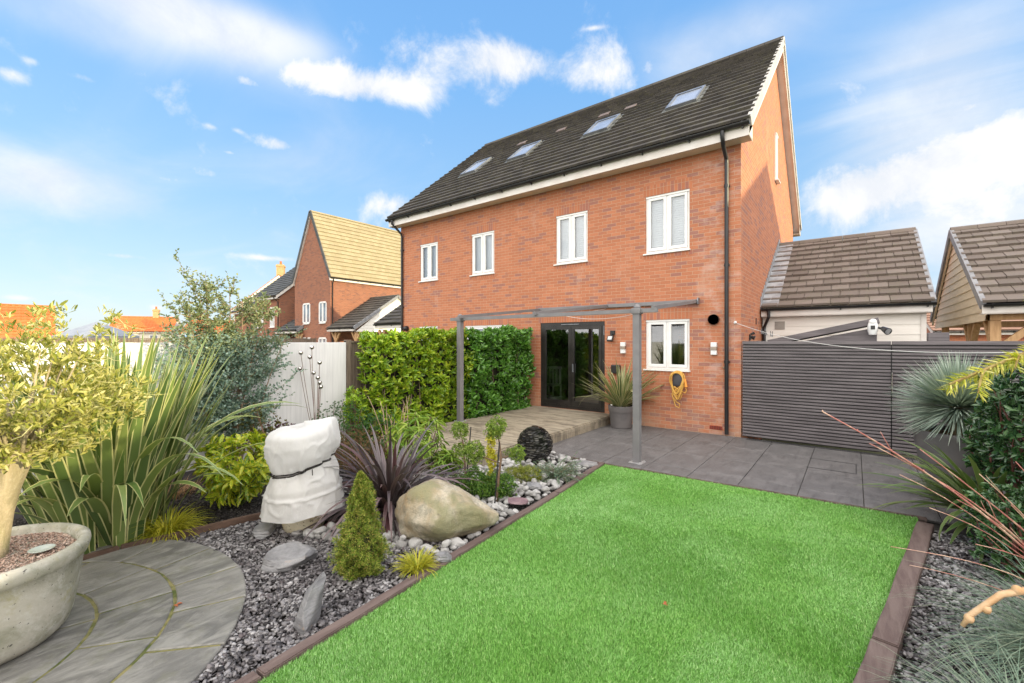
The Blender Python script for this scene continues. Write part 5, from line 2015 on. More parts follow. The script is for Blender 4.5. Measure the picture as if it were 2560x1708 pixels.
blockers = [(-3.13, 2.96, .29), (-4.36, 2.22, .235), (-3.98, 2.98, .10), (-3.88, 5.58, .20), (-3.14, 1.99, .2), (-2.96, 5.86, .17), (-2.97, 3.9, .10), (-3.12, 4.45, .08), (-2.72, 2.5, .09)]
spots = []
tries = 0
cp = np.array(COB)
while tries < 30000 and len(spots) < 720:
    tries += 1
    x, y = rng.uniform(-4.9, -2.7), rng.uniform(2.0, 6.06)
    if not inpoly(np.array([[x, y]]), COB)[0]:
        continue
    if any(math.hypot(x - a, y - b) < r for a, b, r in blockers):
        continue
    if -3.7 < x < -2.95 and y > 5.55:
        if rng.random() < .85:
            continue
    r = rng.choice([.030, .036, .042, .046, .050, .058, .066])
    # keep clear of the lawn edging
    ex = np.interp(y, [1.06, 4.54, 6.1], [-2.545, -2.80, -2.955]) - .10
    if x + r > ex:
        continue
    if any((x - a) ** 2 + (y - b) ** 2 < ((r + q_) * .74) ** 2 for a, b, q_, _ in spots):
        continue
    spots.append((x, y, r, 0))
# a second layer resting on top here and there
top = []
for _ in range(2500):
    if len(top) > 150:
        break
    a = rng.choice(spots)
    x, y = a[0] + rng.uniform(-.05, .05), a[1] + rng.uniform(-.05, .05)
    ex = np.interp(y, [1.06, 4.54, 6.1], [-2.545, -2.80, -2.955]) - .15
    if x > ex or not inpoly(np.array([[x, y]]), COB)[0] or any(math.hypot(x - a_, y - b_) < r_ + .02 for a_, b_, r_ in blockers):
        continue
    if any((x - a_) ** 2 + (y - b_) ** 2 < .105 ** 2 for a_, b_, _, _ in top):
        continue
    top.append((x, y, rng.uniform(.036, .055), rng.uniform(.038, .055)))
allc = spots + top
vis = sorted(allc, key=lambda s_: (math.hypot(s_[0], s_[1]) / s_[2]) * (1.25 if s_[3] == 0 else .8))
cam_hidden = lambda x, y: (x < -4.2 and y > 3.1 and y < 4.3)
ind, rest = [], []
for s_ in vis:
    (ind if len(ind) < 298 and not cam_hidden(s_[0], s_[1]) else rest).append(s_)
RV, RF, ro_ = [], [], 0
for i, (x, y, r, h) in enumerate(ind + rest):
    me, va, fa = shapes[i % 9]
    rz_, rx_, ry_ = rng.uniform(0, 6.28), rng.gauss(0, .3), rng.gauss(0, .3)
    z = r * .42 + h + rng.uniform(-.004, .006)
    if i < len(ind):
        o = bpy.data.objects.new('cobble', me)
        COL.objects.link(o)
        o.location = (x, y, z)
        o.rotation_euler = (rx_, ry_, rz_)
        o.scale = (r, r, r)
        tag(o, 'smooth pale grey cobble lying loose in the cobble bed beside the boulder and lawn edging', 'cobble', 'loose grey cobbles')
    else:
        M = np.array((Matrix.Rotation(rz_, 3, 'Z') @ Matrix.Rotation(rx_, 3, 'X')))
        RV.append(va @ M.T * r + np.array([x, y, z]))
        RF.append(fa + ro_)
        ro_ += len(va)
if RV:
    o = npmesh('smaller_cobbles', np.concatenate(RV), np.concatenate(RF), COBM, smooth=True)
    tag(o, 'remaining smaller grey cobbles filling the far part of the bed', 'cobbles', kind='stuff')

# ------------------------------------------------------------ slate ball water feature
WET = islmat('wet_black_slate', [(.008, .008, .008), (.014, .013, .012), (.022, .021, .02), (.035, .033, .03), (.16, .15, .13)], .18, .6)  # the last, pale colour paints glints of light onto a few slates
q = MB()
n = 46
for i in range(n):
    z0 = -.268 + .536 * i / n
    zc_ = z0 + .006
    R_ = math.sqrt(max(.001, .272 ** 2 - zc_ ** 2))
    if R_ < .055:
        R_ = .055
    k = max(7, int(R_ * 90))
    a0 = rng.uniform(0, 6)
    for j in range(k):
        a = a0 + 2 * math.pi * j / k
        aw = 2 * math.pi / k * .47
        rr = R_ * rng.uniform(.955, 1.02)
        r0 = R_ * .55
        hh = .0105 * rng.uniform(.6, 1.0)
        pts = []
        for zz in (z0, z0 + hh):
            for (ra, an) in ((r0, a - aw), (rr, a - aw), (rr * rng.uniform(.98, 1.02), a), (rr, a + aw), (r0, a + aw)):
                pts.append((ra * math.cos(an), ra * math.sin(an), zz + .285))
        q.add(pts, [(4, 3, 2, 1, 0), (5, 6, 7, 8, 9), (0, 1, 6, 5), (1, 2, 7, 6), (2, 3, 8, 7), (3, 4, 9, 8)])
WS = thing('slate_sphere', 'black layered slate ball water feature between the deck corner and cobbles', 'garden ornament', (-3.88, 5.58, -.01))
obj('slate_layers', q, WET, WS)
q = MB()
q.ball((0, 0, .285), .225, 3)
obj('core', q, BLACKP, WS, smooth=True)
q = MB()
q.lathe([(.05, .545), (.05, .562), (.03, .562), (.028, .545)], (0, 0, 0), 20)
obj('spout', q, WET, WS)

# ------------------------------------------------------------ ball-stem sculpture
STEEL = mat('polished_steel', (.52, .50, .47), (.60, .58, .55), 4, .12, metal=1)
RUST = mat('rusty_rod', (.16, .085, .06), (.24, .13, .09), 30, .7)
SCP = thing('ball_sculpture', 'cluster of thin rusty stems tipped with steel balls before the white fence', 'garden sculpture', (-7.02, 3.79, -.08))
tops = [(-7.09, 3.74, 1.75), (-7.24, 3.63, 1.66), (-7.12, 3.72, 1.59), (-6.99, 3.82, 1.5), (-7.25, 3.62, 1.4), (-7.07, 3.76, 1.33), (-7.01, 3.8, 1.25), (-6.99, 3.82, 1.17), (-6.97, 3.83, 1.1)]
for i, tp in enumerate(tops):
    bx_, by_ = -7.04 + .012 * (i % 4), 3.77 + .012 * (i % 3)
    pts = [Vector((bx_, by_, -.1)).lerp(Vector(tp), f) + Vector((0, 0, 0)) for f in (0, .35, .7, 1)]
    pts[1] += (Vector((bx_, by_, 0)) - Vector((tp[0], tp[1], 0))) * .06
    q = MB()
    q.tube(pts, .0042, 6)
    s_ = obj('stem', q, RUST, SCP, world=True)
    q = MB()
    q.ball(tp, .036, 3)
    obj('ball', q, STEEL, s_, world=True, smooth=True)

# ------------------------------------------------------------ wrapped plant
FLEECE, t, p, c = newmat('white_fleece')
ob = c.outputs['Object']
a = t.noise(ob, 4, 6, .6)
b_ = t.noise(ob, 160, 3, .7)
col = t.mix(t.smooth(a, .4, .75), (.82, .81, .80), (.70, .69, .67))
t.put(p.inputs['Base Color'], col)
p.inputs['Roughness'].default_value = .9
t.put(p.inputs['Normal'], t.bump(t.math('ADD', t.math('MULTIPLY', t.noise(ob, 14, 6, .6, 1.5), 1.0), t.math('MULTIPLY', b_, .15)), .30, .02))
tr = t.new('ShaderNodeBsdfTranslucent')
t.put(tr.inputs[0], col)
mx = t.new('ShaderNodeMixShader')
mx.inputs[0].default_value = .45
t.l.new(p.outputs[0], mx.inputs[1])
t.l.new(tr.outputs[0], mx.inputs[2])
t.l.new(mx.outputs[0], FLEECE.node_tree.nodes['Material Output'].inputs[0])
WPOT = thing('stone_planter', 'speckled stone planter under the white fleece wrapped plant', 'planter', (-4.36, 2.22, 0))
SPECK = mat('speckled_stone', (.52, .42, .26), (.60, .54, .40), 5, .85, bump=(50, .8, .008), speck=(42, .60, (.10, .085, .06, 1)))
q = MB()
q.lathe([(.15, -.03), (.185, .0), (.20, .06), (.225, .30), (.24, .48), (.25, .52), (.22, .53), (.20, .48), (0, .46)], (0, 0, 0), 40)
obj('pot', q, SPECK, WPOT, smooth=True)
to_cam = math.atan2(-2.22, 4.36)


def fleece_r(th, z):
    """radius of the wrap; th is measured from the direction of the photographer"""
    tilt = z - .08 * math.sin(th) * math.exp(-((z - .6) / .22) ** 2)          # higher on one side
    zt = tilt
    kn = [(.14, .372), (.20, .362), (.34, .335), (.39, .335), (.43, .332), (.52, .30), (.575, .275), (.60, .262), (.64, .285), (.72, .315), (.82, .335), (.90, .325), (.97, .285), (1.02, .21), (1.06, .10)]
    r = np.interp(zt, [k_[0] for k_ in kn], [k_[1] for k_ in kn])
    v3 = Vector((math.cos(th) * 1.6, math.sin(th) * 1.6, z * 3.2))
    f = NZ.fractal(v3, .9, 2.0, 2) * .020 + math.exp(-abs(zt - .60) / .11) * .011 * math.sin(11 * th + 2 * math.sin(2 * th) + 3 * z)
    cr = NZ.noise(Vector((math.cos(th) * 2.3 + z * 2.0, math.sin(th) * 2.3 - z * 1.2, z * 3.5 + 9)))
    f += .014 * max(0, 1 - abs(cr) * 5) ** 2 - .003
    cr = NZ.noise(Vector((math.cos(th) * 2.0 - z * 2.6, math.sin(th) * 2.0, z * 2.5 + 30)))
    f += .011 * max(0, 1 - abs(cr) * 6) ** 2
    g_ = math.exp(-((zt - .60) / .05) ** 2)
    f += g_ * .009 * math.sin(17 * th + 3 + 2 * math.sin(3 * th))
    f += .012 * max(0, 1 - abs(z - (.375 + .035 * math.sin(th - .6))) / .02) + (.018 if z < .375 + .035 * math.sin(th - .6) else 0)
    return r + f


q = MB()
nt, nz2 = 120, 70
vs, fs = [], []
for j in range(nz2 + 1):
    v = j / nz2
    for i in range(nt):
        th = 2 * math.pi * i / nt
        low = .165 + .02 * math.sin(2 * th + .8) + .008 * math.sin(5 * th)
        # the bundle rises to an ear on the photographer's right
        hi = 1.0 + .02 * math.sin(th) + .03 * max(0, math.cos(th - 1.25)) ** 4 + .02 * NZ.noise(Vector((math.cos(th) * 2, math.sin(th) * 2, 4)))
        z = low + (hi - low) * v
        r = fleece_r(th, z)
        if v > .86:
            kk = (v - .86) / .14
            z = low + (hi - low) * .86 + (hi - low) * .14 * math.sin(kk * math.pi / 2) * .9
            r = fleece_r(th, low + (hi - low) * .86) * math.sqrt(max(0, 1 - kk ** 2.2)) 
            ear = max(0, math.cos(th - 1.35)) ** 6
            z += ear * .06 * math.sin(kk * math.pi) ** 1.5
        if False:
            pass
        an = th + to_cam
        vs.append((r * math.cos(an) * 1.0, r * math.sin(an), z))
for j in range(nz2):
    for i in range(nt):
        i2 = (i + 1) % nt
        fs.append((j * nt + i, j * nt + i2, (j + 1) * nt + i2, (j + 1) * nt + i))
q.add(vs, fs)
WR = thing('wrapped_plant', 'tender plant wrapped in white fleece and tied with black cord', 'wrapped plant', (-4.36, 2.22, .02))
obj('fleece', q, FLEECE, WR, smooth='all')
q = MB()
for dz_ in (0, .022):
    pts = []
    for i in range(73):
        th = 2 * math.pi * i / 72
        z = .595 + .08 * math.sin(th) + dz_ * (.5 + .5 * math.cos(th + 1.2)) + .006 * math.sin(5 * th)
        r = fleece_r(th, z) + .004
        an = th + to_cam
        pts.append((r * math.cos(an), r * math.sin(an), z))
    q.tube(pts, .0075, 6, cap=False)
th = .25
q.tube([((fleece_r(th, .6) + .01) * math.cos(th + to_cam), (fleece_r(th, .6) + .01) * math.sin(th + to_cam), .61), ((fleece_r(th, .6) + .02) * math.cos(th + to_cam), (fleece_r(th, .6) + .02) * math.sin(th + to_cam), .555)], .004, 5)
obj('tie_cord', q, mat('black_cord', (.015, .013, .012), (.04, .035, .03), 60, .8), WR)


# ------------------------------------------------------------ plants
BARK = mat('grey_brown_bark', (.20, .14, .09), (.32, .24, .16), 14, .85, bump=(40, .6, .006), stretch=(3, 3, .8))
TWIG = mat('brown_twigs', (.14, .085, .055), (.22, .14, .09), 20, .8)


def blob_pts(n, c, rad, shell=.55, flat=0):
    d = rdir(n)
    if flat:
        d[:, 2] = np.abs(d[:, 2]) * (1 - flat) + d[:, 2] * flat
    r = nrg.uniform(shell, 1, (n, 1)) ** .6
    return np.array(c) + d * r * np.array(rad), unit(d / np.array(rad))


def twigs(mb, base, targets, r0=.01, r1=.002, bend=.15, n=5, sides=5):
    for t_ in targets:
        b_ = Vector(base) if not isinstance(base, list) else Vector(rng.choice(base))
        t_ = Vector(t_)
        off = Vector((rng.gauss(0, bend), rng.gauss(0, bend), abs(rng.gauss(0, bend)) * .3)) * (t_ - b_).length * .5
        pts = [b_.lerp(t_, i / n) + off * (4 * (i / n) * (1 - i / n)) for i in range(n + 1)]
        mb.tube(pts, [r0 + (r1 - r0) * i / n for i in range(n + 1)], sides, cap=False)


def shrub(name, label, cat, base, c, rad, nclust, k, L, W, m, stem_m=TWIG, shell=.5, up=.5, stems=14, spread=1.0, core=None, group=None, lump=.18, holes=0, fold=.18, curl=.15, r0=.012, jitter=.3, squash=None):
    r = thing(name, label, cat, base, 0, group)
    C, D = blob_pts(nclust, c, rad, shell)
    # uneven outline
    ph = rdir(14)
    am = nrg.uniform(-lump, lump, 14)
    dirn = unit((C - np.array(c)) / np.array(rad))
    s_ = 1 + (np.exp(-((1 - dirn @ ph.T) / .25)) * am).sum(1)
    C = np.array(c) + (C - np.array(c)) * s_[:, None]
    C = C[C[:, 2] > base[2] + .01]
    D = unit((C - np.array(c)) / np.array(rad) ** 1.0)
    if holes:
        f = vnoise(C[:, [0, 2]] * 1.0, 1 / max(.05, L * 2.5), 5)
        sel = f > holes
        C, D = C[sel], D[sel]
    A = unit(D + np.array([0, 0, up]) + nrg.normal(0, .25, D.shape))
    P, Dd, N_, Ls, Ws = rosettes(C, A, k, L, W, spread, jitter)
    leaves('foliage', P, Dd, N_, Ls, Ws, m, r, fold=fold, curl=curl)
    mb = MB()
    idx = nrg.choice(len(C), min(len(C), stems), replace=False)
    twigs(mb, tuple(base), [tuple(C[i]) for i in idx], r0=r0, r1=.003)
    obj('stems', mb, stem_m, r, world=True, smooth='all')
    return r


# laurel hedges
LAU_Y = leafmat('yellow_green_laurel', [(.07, .15, .010), (.14, .27, .014), (.24, .40, .020), (.36, .50, .03), (.46, .52, .04)], .25, .26, .5, mid=((.40, .50, .10, 1),))
LAU_D = leafmat('dark_green_laurel', [(.035, .11, .016), (.07, .20, .025), (.12, .30, .036), (.19, .40, .06)], .2, .20, .6, mid=((.18, .33, .08, 1),))
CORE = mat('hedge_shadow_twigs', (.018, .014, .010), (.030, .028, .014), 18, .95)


def hedge(label, y0, y1, x0, x1, z0, z1f, m, dens, lean=0, open_low=0):
    r = thing('laurel_hedge', label, 'hedge', ((x0 + x1) / 2, (y0 + y1) / 2, z0), 0, 'laurel hedges beside the deck')
    n = int(dens * (y1 - y0) * 2.8)
    # front face, top and the ends
    face = nrg.choice(3, n, p=[.68, .22, .10])
    y = nrg.uniform(y0, y1, n)
    u = nrg.random(n)
    z1 = z1f(y)
    x = np.where(face == 0, x1 - np.abs(nrg.normal(0, .09, n)), x0 + (x1 - x0) * u)
    z = np.where(face == 0, z0 + .08 + (z1 - z0 - .06) * nrg.random(n), z1 - np.abs(nrg.normal(0, .06, n)))
    e = face == 2
    y = np.where(e, y0 + np.abs(nrg.normal(0, .08, n)), y)
    z = np.where(e, z0 + .1 + (z1 - z0 - .1) * nrg.random(n), z)
    P2 = np.stack([y, z], 1)
    x += (vnoise(P2, 2.6, 21) - .5) * .28 * (face == 0)
    z += (vnoise(np.stack([y, x], 1), 3.5, 22) - .5) * .26 * (face == 1)
    C = np.stack([x, y, z], 1)
    if open_low:
        keep = (z > z0 + open_low) | (nrg.random(n) < .35)
        C, face = C[keep], face[keep]
    nn2 = len(C)
    A = np.where((face == 0)[:, None], np.array([.8, -.25, .75]), np.where((face == 1)[:, None], np.array([.25, -.1, 1.2]), np.array([.2, -.9, .6])))
    A = unit(A + nrg.normal(0, .38, A.shape))
    P, D, N_, Ls, Ws = rosettes(C, A, 7, .120, .048, .95, .4)
    leaves('foliage', P, D, N_, Ls, Ws, m, r, fold=.22, curl=.16)
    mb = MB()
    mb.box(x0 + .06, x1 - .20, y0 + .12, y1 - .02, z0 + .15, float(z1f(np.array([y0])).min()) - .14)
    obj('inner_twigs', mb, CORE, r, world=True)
    mb = MB()
    tg = [(rng.uniform(x0 + .1, x1 - .08), rng.uniform(y0 + .1, y1 - .1)) for _ in range(int((y1 - y0) * 12))]
    for (a, b) in tg:
        h_ = float(z1f(np.array([b]))[0])
        mb.tube([(a + rng.uniform(-.1, .1), b + rng.uniform(-.1, .1), z0 - .08), (a, b, z0 + .5), (a + rng.uniform(-.1, .12), b + rng.uniform(-.12, .12), h_ - .1)], [.012, .009, .004], 5)
    obj('stems', mb, BARK, r, world=True)
    return r


hedge('bright yellow green laurel hedge nearer the white fence', 4.72, 7.05, -7.30, -6.66, -.05, lambda y: np.interp(y, [4.7, 5.5, 7.0], [1.84, 1.95, 2.03]), LAU_Y, 165, open_low=.12)
hedge('dark green laurel hedge between the pergola post and brick wall', 7.05, 9.30, -7.25, -6.52, .05, lambda y: np.interp(y, [7.0, 9.4], [2.04, 2.13]), LAU_D, 185)
LH = shrub('laurel_bush', 'low laurel bush at the near end of the yellow green hedge', 'shrub', (-7.0, 4.5, -.1), (-6.95, 4.45, .72), (.22, .24, .35), 45, 7, .10, .04, LAU_Y, shell=.3)

# small-leaf shrubs behind the cobbles
BOX = leafmat('box_leaves', [(.018, .055, .014), (.035, .10, .022), (.06, .16, .03), (.10, .22, .04)], .2, .35)
BRN = leafmat('russet_leaves', [(.10, .045, .022), (.17, .075, .03), (.09, .10, .03), (.22, .11, .05), (.06, .08, .03)], .2, .6)
shrub('box_shrub', 'rounded dark green small leaved shrub against the white fence', 'shrub', (-6.5, 3.9, -.06), (-6.42, 3.92, .42), (.52, .46, .46), 900, 8, .022, .012, BOX, shell=.35, stems=20)
shrub('box_shrub', 'smaller green shrub between the box shrub and bare twigs', 'shrub', (-6.0, 4.3, -.06), (-5.95, 4.25, .40), (.40, .36, .40), 600, 8, .022, .012, BOX, shell=.35, stems=16)
shrub('russet_shrub', 'low russet brown leaved shrub behind the purple flax', 'shrub', (-5.5, 3.55, -.05), (-5.45, 3.5, .28), (.50, .42, .36), 800, 7, .022, .012, BRN, shell=.3, stems=30)
PUR = leafmat('dark_purple_leaves', [(.035, .010, .018), (.08, .02, .032), (.13, .035, .045)], .2, .4)
shrub('purple_shrub', 'small dark purple leaved shrub behind the wrapped plant', 'shrub', (-6.75, 3.1, -.08), (-6.75, 3.12, .40), (.36, .36, .30), 330, 6, .030, .019, PUR, shell=.2, stems=26, holes=.2)
YGS = leafmat('olive_yellow_leaves', [(.08, .09, .02), (.16, .17, .03), (.22, .20, .05), (.10, .07, .02)], .25, .5)
shrub('olive_green_shrub', 'thin olive green shrub between the eucalyptus and wrapped plant', 'shrub', (-6.6, 2.72, -.08), (-6.6, 2.75, .50), (.28, .30, .42), 260, 6, .030, .017, YGS, shell=.15, stems=24, holes=.25)
# bare dead stems in front of the hedge
q = MB()
for i in range(16):
    x, y = -5.55 + rng.uniform(-.15, .15), 4.25 + rng.uniform(-.15, .15)
    h_ = rng.uniform(.55, 1.05)
    dx_, dy_ = rng.uniform(-.28, .28), rng.uniform(-.2, .2)
    pts = [(x, y, -.05), (x + dx_ * .4, y + dy_ * .4, h_ * .5), (x + dx_ * .7, y + dy_ * .8, h_ * .8), (x + dx_ * 1.1, y + dy_, h_)]
    q.tube(pts, [.009, .007, .005, .003], 5)
    if i % 2:
        q.tube([pts[2], (pts[2][0] + rng.uniform(-.12, .12), pts[2][1], pts[2][2] + .13)], [.004, .002], 4)
tag(obj('dead_stems', q, mat('tan_stems', (.36, .25, .16), (.48, .35, .24), 12, .8)), 'bare tan dead stems standing in front of the laurel hedge', 'dead plant')

# finger-leaved shrub by the deck corner
FAT = leafmat('light_green_fingers', [(.13, .26, .03), (.22, .36, .05), (.32, .46, .08), (.40, .48, .10)], .3, .4)
FS = thing('finger_leaved_shrub', 'light green shrub with long fingered leaves beside the deck edge', 'shrub', (-4.85, 4.05, -.03))
C, D = blob_pts(68, (-4.85, 4.08, .46), (.42, .38, .44), .35)
C2, D2 = blob_pts(16, (-4.42, 4.22, .22), (.20, .20, .16), .35)
C, D = np.concatenate([C, C2]), np.concatenate([D, D2])
sel = C[:, 2] > .05
C, D = C[sel], D[sel]
A = unit(D + np.array([.1, -.1, .8]))
P, Dd, N_, Ls, Ws = rosettes(C, A, 9, .17, .024, 2.4, .25)
Dd = unit(Dd + np.array([0, 0, -.25]))
leaves('foliage', P, Dd, N_, Ls, Ws, FAT, FS, curl=.30, fold=.15)
q = MB()
twigs(q, (-4.85, 4.05, -.03), [tuple(a) for a in C[::2]], .012, .004)
obj('stems', q, TWIG, FS, world=True)

# straps
FLAX_V = leafmat('variegated_flax', [(.06, .11, .035), (.11, .17, .05), (.17, .24, .07), (.26, .32, .10), (.12, .20, .05)], .22, .36, .4, edge=((.58, .57, .27, 1), .35))
FLAX_P = leafmat('purple_flax', [(.050, .036, .040), (.085, .064, .068), (.13, .105, .108), (.18, .15, .15), (.12, .04, .045)], .12, .38, .4, mid=((.05, .025, .03, 1),))
FLAX_G = leafmat('green_straps', [(.06, .11, .03), (.10, .16, .045), (.15, .21, .07)], .25, .35, .4, edge=((.30, .33, .14, 1), .42))


def flax(name, label, cat, base, n, Lr, wr, spread, m, elr=(.7, 1.5), drr=(.3, 1.4), azr=(0, 6.283), segs=9, seed=1, hang=.0, group=None, basew=.1):
    r_ = random.Random(seed)
    r = thing(name, label, cat, base, 0, group)
    sp = []
    for i in range(n):
        az = r_.uniform(*azr)
        el = r_.uniform(*elr)
        b_ = (base[0] + math.cos(az) * r_.uniform(0, basew), base[1] + math.sin(az) * r_.uniform(0, basew), base[2])
        L_ = r_.uniform(*Lr)
        dr_ = r_.uniform(*drr)
        if r_.random() < hang:
            dr_ += 1.5
        sp.append((b_, az, el, L_, r_.uniform(*wr), dr_, r_.uniform(-.7, .7)))
    V, F, U = blades(sp, segs)
    npmesh('leaves', V, F, m, r, uv=U, smooth=True)
    return r


flax('variegated_flax', 'huge green and cream striped flax left of the border', 'flax', (-5.62, .98, -.04), 270, (.95, 2.12), (.075, .110), 1, FLAX_V, elr=(1.14, 1.55), drr=(.0, .38), seed=4, hang=.13, basew=.46, segs=12)
flax('purple_flax', 'dark purple flax with arching leaves behind the dwarf conifer', 'flax', (-4.0, 2.98, 0), 300, (.70, 1.22), (.034, .052), 1, FLAX_P, elr=(.22, 1.45), drr=(.5, 1.9), seed=9, hang=.25, basew=.12, segs=11)
PP = thing('grey_planter', 'round grey planter holding striped flax by the brick wall', 'planter', (-3.98, 8.98, 0))
q = MB()
q.lathe([(.20, 0), (.215, .01), (.25, .34), (.262, .345), (.275, .46), (.268, .475), (.25, .47), (.24, .42), (0, .41)], (0, 0, 0), 48)
POTG = mat('charcoal_pot', (.115, .105, .105), (.145, .132, .13), 4, .6, rvar=.15)
obj('pot', q, POTG, PP, smooth=True)
q = MB()
for i in range(3):
    q.ball((-.19 + .02 * i, -.05 - .05 * i, .46 + .01 * i), .035, 2, (1.2, 1, .8))
obj('ornament', q, [STEEL][0], PP, smooth=True)
flax('potted_flax', 'green and cream striped flax growing in the round grey planter', 'flax', (-3.98, 8.98, .41), 120, (.75, 1.25), (.045, .070), 1, leafmat('striped_pot_flax', [(.09, .13, .045), (.14, .19, .07), (.18, .22, .08), (.24, .24, .10)], .2, .4, edge=((.52, .47, .26, 1), .30)), elr=(.40, 1.45), drr=(.10, .80), seed=12, basew=.10, hang=.04)

# variegated aucuba
AUC = leafmat('spotted_laurel', [(.08, .20, .012), (.16, .32, .018), (.32, .46, .02), (.56, .60, .04)], .25, .28, .5, spots=((.66, .62, .06, 1), 48, .50), mid=((.22, .36, .03, 1),))
ar = thing('spotted_laurel', 'bright yellow spotted laurel bush between the flax and wrapped plant', 'shrub', (-5.62, 2.12, -.04))
C, D = blob_pts(82, (-5.62, 2.12, .44), (.40, .40, .44), .5)
sel = C[:, 2] > .05
C, D = C[sel], D[sel]
A = unit(D + np.array([.15, -.1, .75]))
P, Dd, N_, Ls, Ws = rosettes(C, A, 8, .155, .052, 1.5, .3)
leaves('foliage', P, unit(Dd + np.array([0, 0, -.10])), N_, Ls, Ws, AUC, ar, fold=.2, curl=.2)
q = MB()
twigs(q, (-5.62, 2.12, -.04), [tuple(a) for a in C[::2]], .014, .005)
obj('stems', q, mat('green_stems', (.08, .12, .03), (.12, .16, .05), 9, .6), ar, world=True)

# eucalyptus
EUC = leafmat('eucalyptus_leaves', [(.11, .19, .155), (.17, .27, .22), (.26, .36, .30), (.36, .46, .38), (.15, .21, .12)], .28, .45)
EUC2 = leafmat('eucalyptus_upper_leaves', [(.10, .14, .07), (.17, .22, .10), (.26, .30, .15), (.34, .36, .19), (.08, .11, .05)], .30, .4)
ER = thing('eucalyptus_tree', 'multi stemmed young eucalyptus rising above the white fence', 'tree', (-6.95, 2.46, -.1))
q = MB()
stems = []
for (tx, ty, tz, r0) in ((-7.0, 2.20, 2.60, .030), (-6.88, 2.62, 2.42, .028), (-6.9, 1.98, 2.25, .022), (-6.75, 2.90, 2.3, .022), (-6.92, 2.45, 2.62, .020), (-6.7, 1.85, 2.0, .014), (-6.6, 3.05, 1.8, .016)):
    b_ = Vector((-6.95 + rng.uniform(-.04, .04), 2.46 + rng.uniform(-.1, .14), -.1))
    t_ = Vector((tx, ty, tz))
    m_ = b_.lerp(t_, .5) + Vector((rng.uniform(-.06, .06), rng.uniform(-.1, .1), 0))
    pts = [(b_ * (1 - s) ** 2 + m_ * 2 * s * (1 - s) + t_ * s * s) + Vector((0, math.sin(s * 9 + tx * 30) * .014, 0)) for s in np.linspace(0, 1, 12)]
    q.tube(pts, [r0 * (1 - .85 * s) + .0015 for s in np.linspace(0, 1, 12)], 8)
    stems.append(pts)
obj('trunk', q, BARK, ER, world=True, smooth='all')
q = MB()
PA, DA, NA, LA, up_ = [], [], [], [], []
right = Vector((math.cos(YAW), math.sin(YAW), 0))

def euc_leaf(p0, dirv, low):
    PA.append(tuple(p0))
    DA.append(tuple((dirv + Vector((rng.gauss(0, .7), rng.gauss(0, .7), rng.gauss(0, .6)))).normalized()))
    NA.append((rng.gauss(.5, 1), rng.gauss(-.4, 1), rng.gauss(.4, .9)))
    LA.append(rng.uniform(.024, .040) if low else rng.uniform(.026, .046))
    up_.append(p0.z + rng.uniform(-.25, .25) > 1.85)


for k in range(250):
    st_ = rng.choice(stems[:5] if k % 5 else stems)
    s = rng.uniform(.22, .97)
    pt = st_[int(s * 11)].lerp(st_[min(11, int(s * 11) + 1)], rng.random())
    low = pt.z < 1.75
    a = rng.uniform(0, 6.283)
    out = Vector((math.cos(a) * .55, math.sin(a) * 1.0, 0))
    ln = (rng.uniform(.25, .85) if low else rng.uniform(.12, .42))
    rise = rng.uniform(.1, .95) if low else rng.uniform(.4, 1.3)
    end = pt + (out + Vector((0, 0, rise))) * ln
    if low and end.z > 2.1:
        end.z = 2.1
    end.x = max(end.x, -7.30 + rng.uniform(0, .05))
    pts = [pt.lerp(end, i / 5) + Vector((0, 0, -.06 * math.sin(i / 5 * 3.14))) for i in range(6)]
    q.tube(pts, [.0045 * (1 - i / 7) for i in range(6)], 4, cap=False)
    dirv = (end - pt).normalized()
    for i in range(2, 6):
        c0 = pts[i]
        for j in range(9 if low else 5):
            # side sprigs, each a short run of paired leaves
            d2 = (dirv * .6 + Vector((rng.gauss(0, .7), rng.gauss(0, .9), rng.gauss(.25, .6)))).normalized()
            l2 = rng.uniform(.05, .17 if low else .13)
            b0 = c0.lerp(pts[i - 1], rng.random())
            for m_ in range(int(l2 / (.021 if low else .026)) + 1):
                euc_leaf(b0 + d2 * (m_ * .022), d2, low)
obj('twigs', q, mat('reddish_twigs', (.28, .15, .08), (.36, .22, .12), 20, .7), ER, world=True)
PA, DA, NA, LA, up_ = map(np.array, (PA, DA, NA, LA, up_))
leaves('lower_foliage', PA[~up_], DA[~up_], NA[~up_], LA[~up_], LA[~up_] * .78, EUC, ER, fold=.08, curl=.08, wide=.42)
leaves('upper_foliage', PA[up_], DA[up_], NA[up_], LA[up_], LA[up_] * .62, EUC2, ER, fold=.08, curl=.1, wide=.42)

# olive tree in the large pot
OLV = leafmat('olive_leaves', [(.15, .18, .03), (.33, .35, .07), (.52, .49, .14), (.68, .63, .30), (.20, .23, .04)], .35, .4)
OL = thing('olive_tree', 'sunlit olive tree with thick pale trunk and dense round crown', 'tree', (-4.15, .22, .48))
q = MB()
tp = [(-4.17, .17, .40), (-4.165, .19, .60), (-4.14, .215, .80), (-4.115, .24, .96), (-4.11, .27, 1.10), (-4.12, .30, 1.22)]
q.tube(tp, [.085, .066, .060, .066, .078, .050], 18)
for i in range(26):
    a = rng.uniform(0, 6.283)
    r_ = rng.uniform(.18, .42)
    e = Vector((-4.17 + math.cos(a) * r_, .32 + math.sin(a) * r_, rng.uniform(1.42, 1.88)))
    s = Vector((-4.12, .28, rng.uniform(1.0, 1.2)))
    mpt = s.lerp(e, .5) + Vector((0, 0, -.06))
    q.tube([s, mpt, e], [.017, .008, .003], 7)
OTR, t, p, c = newmat('olive_bark')
ob = c.outputs['Object']
a1 = t.noise(t.vmath('MULTIPLY', ob, (5, 5, 1.6)), 3, 7, .65, .6)
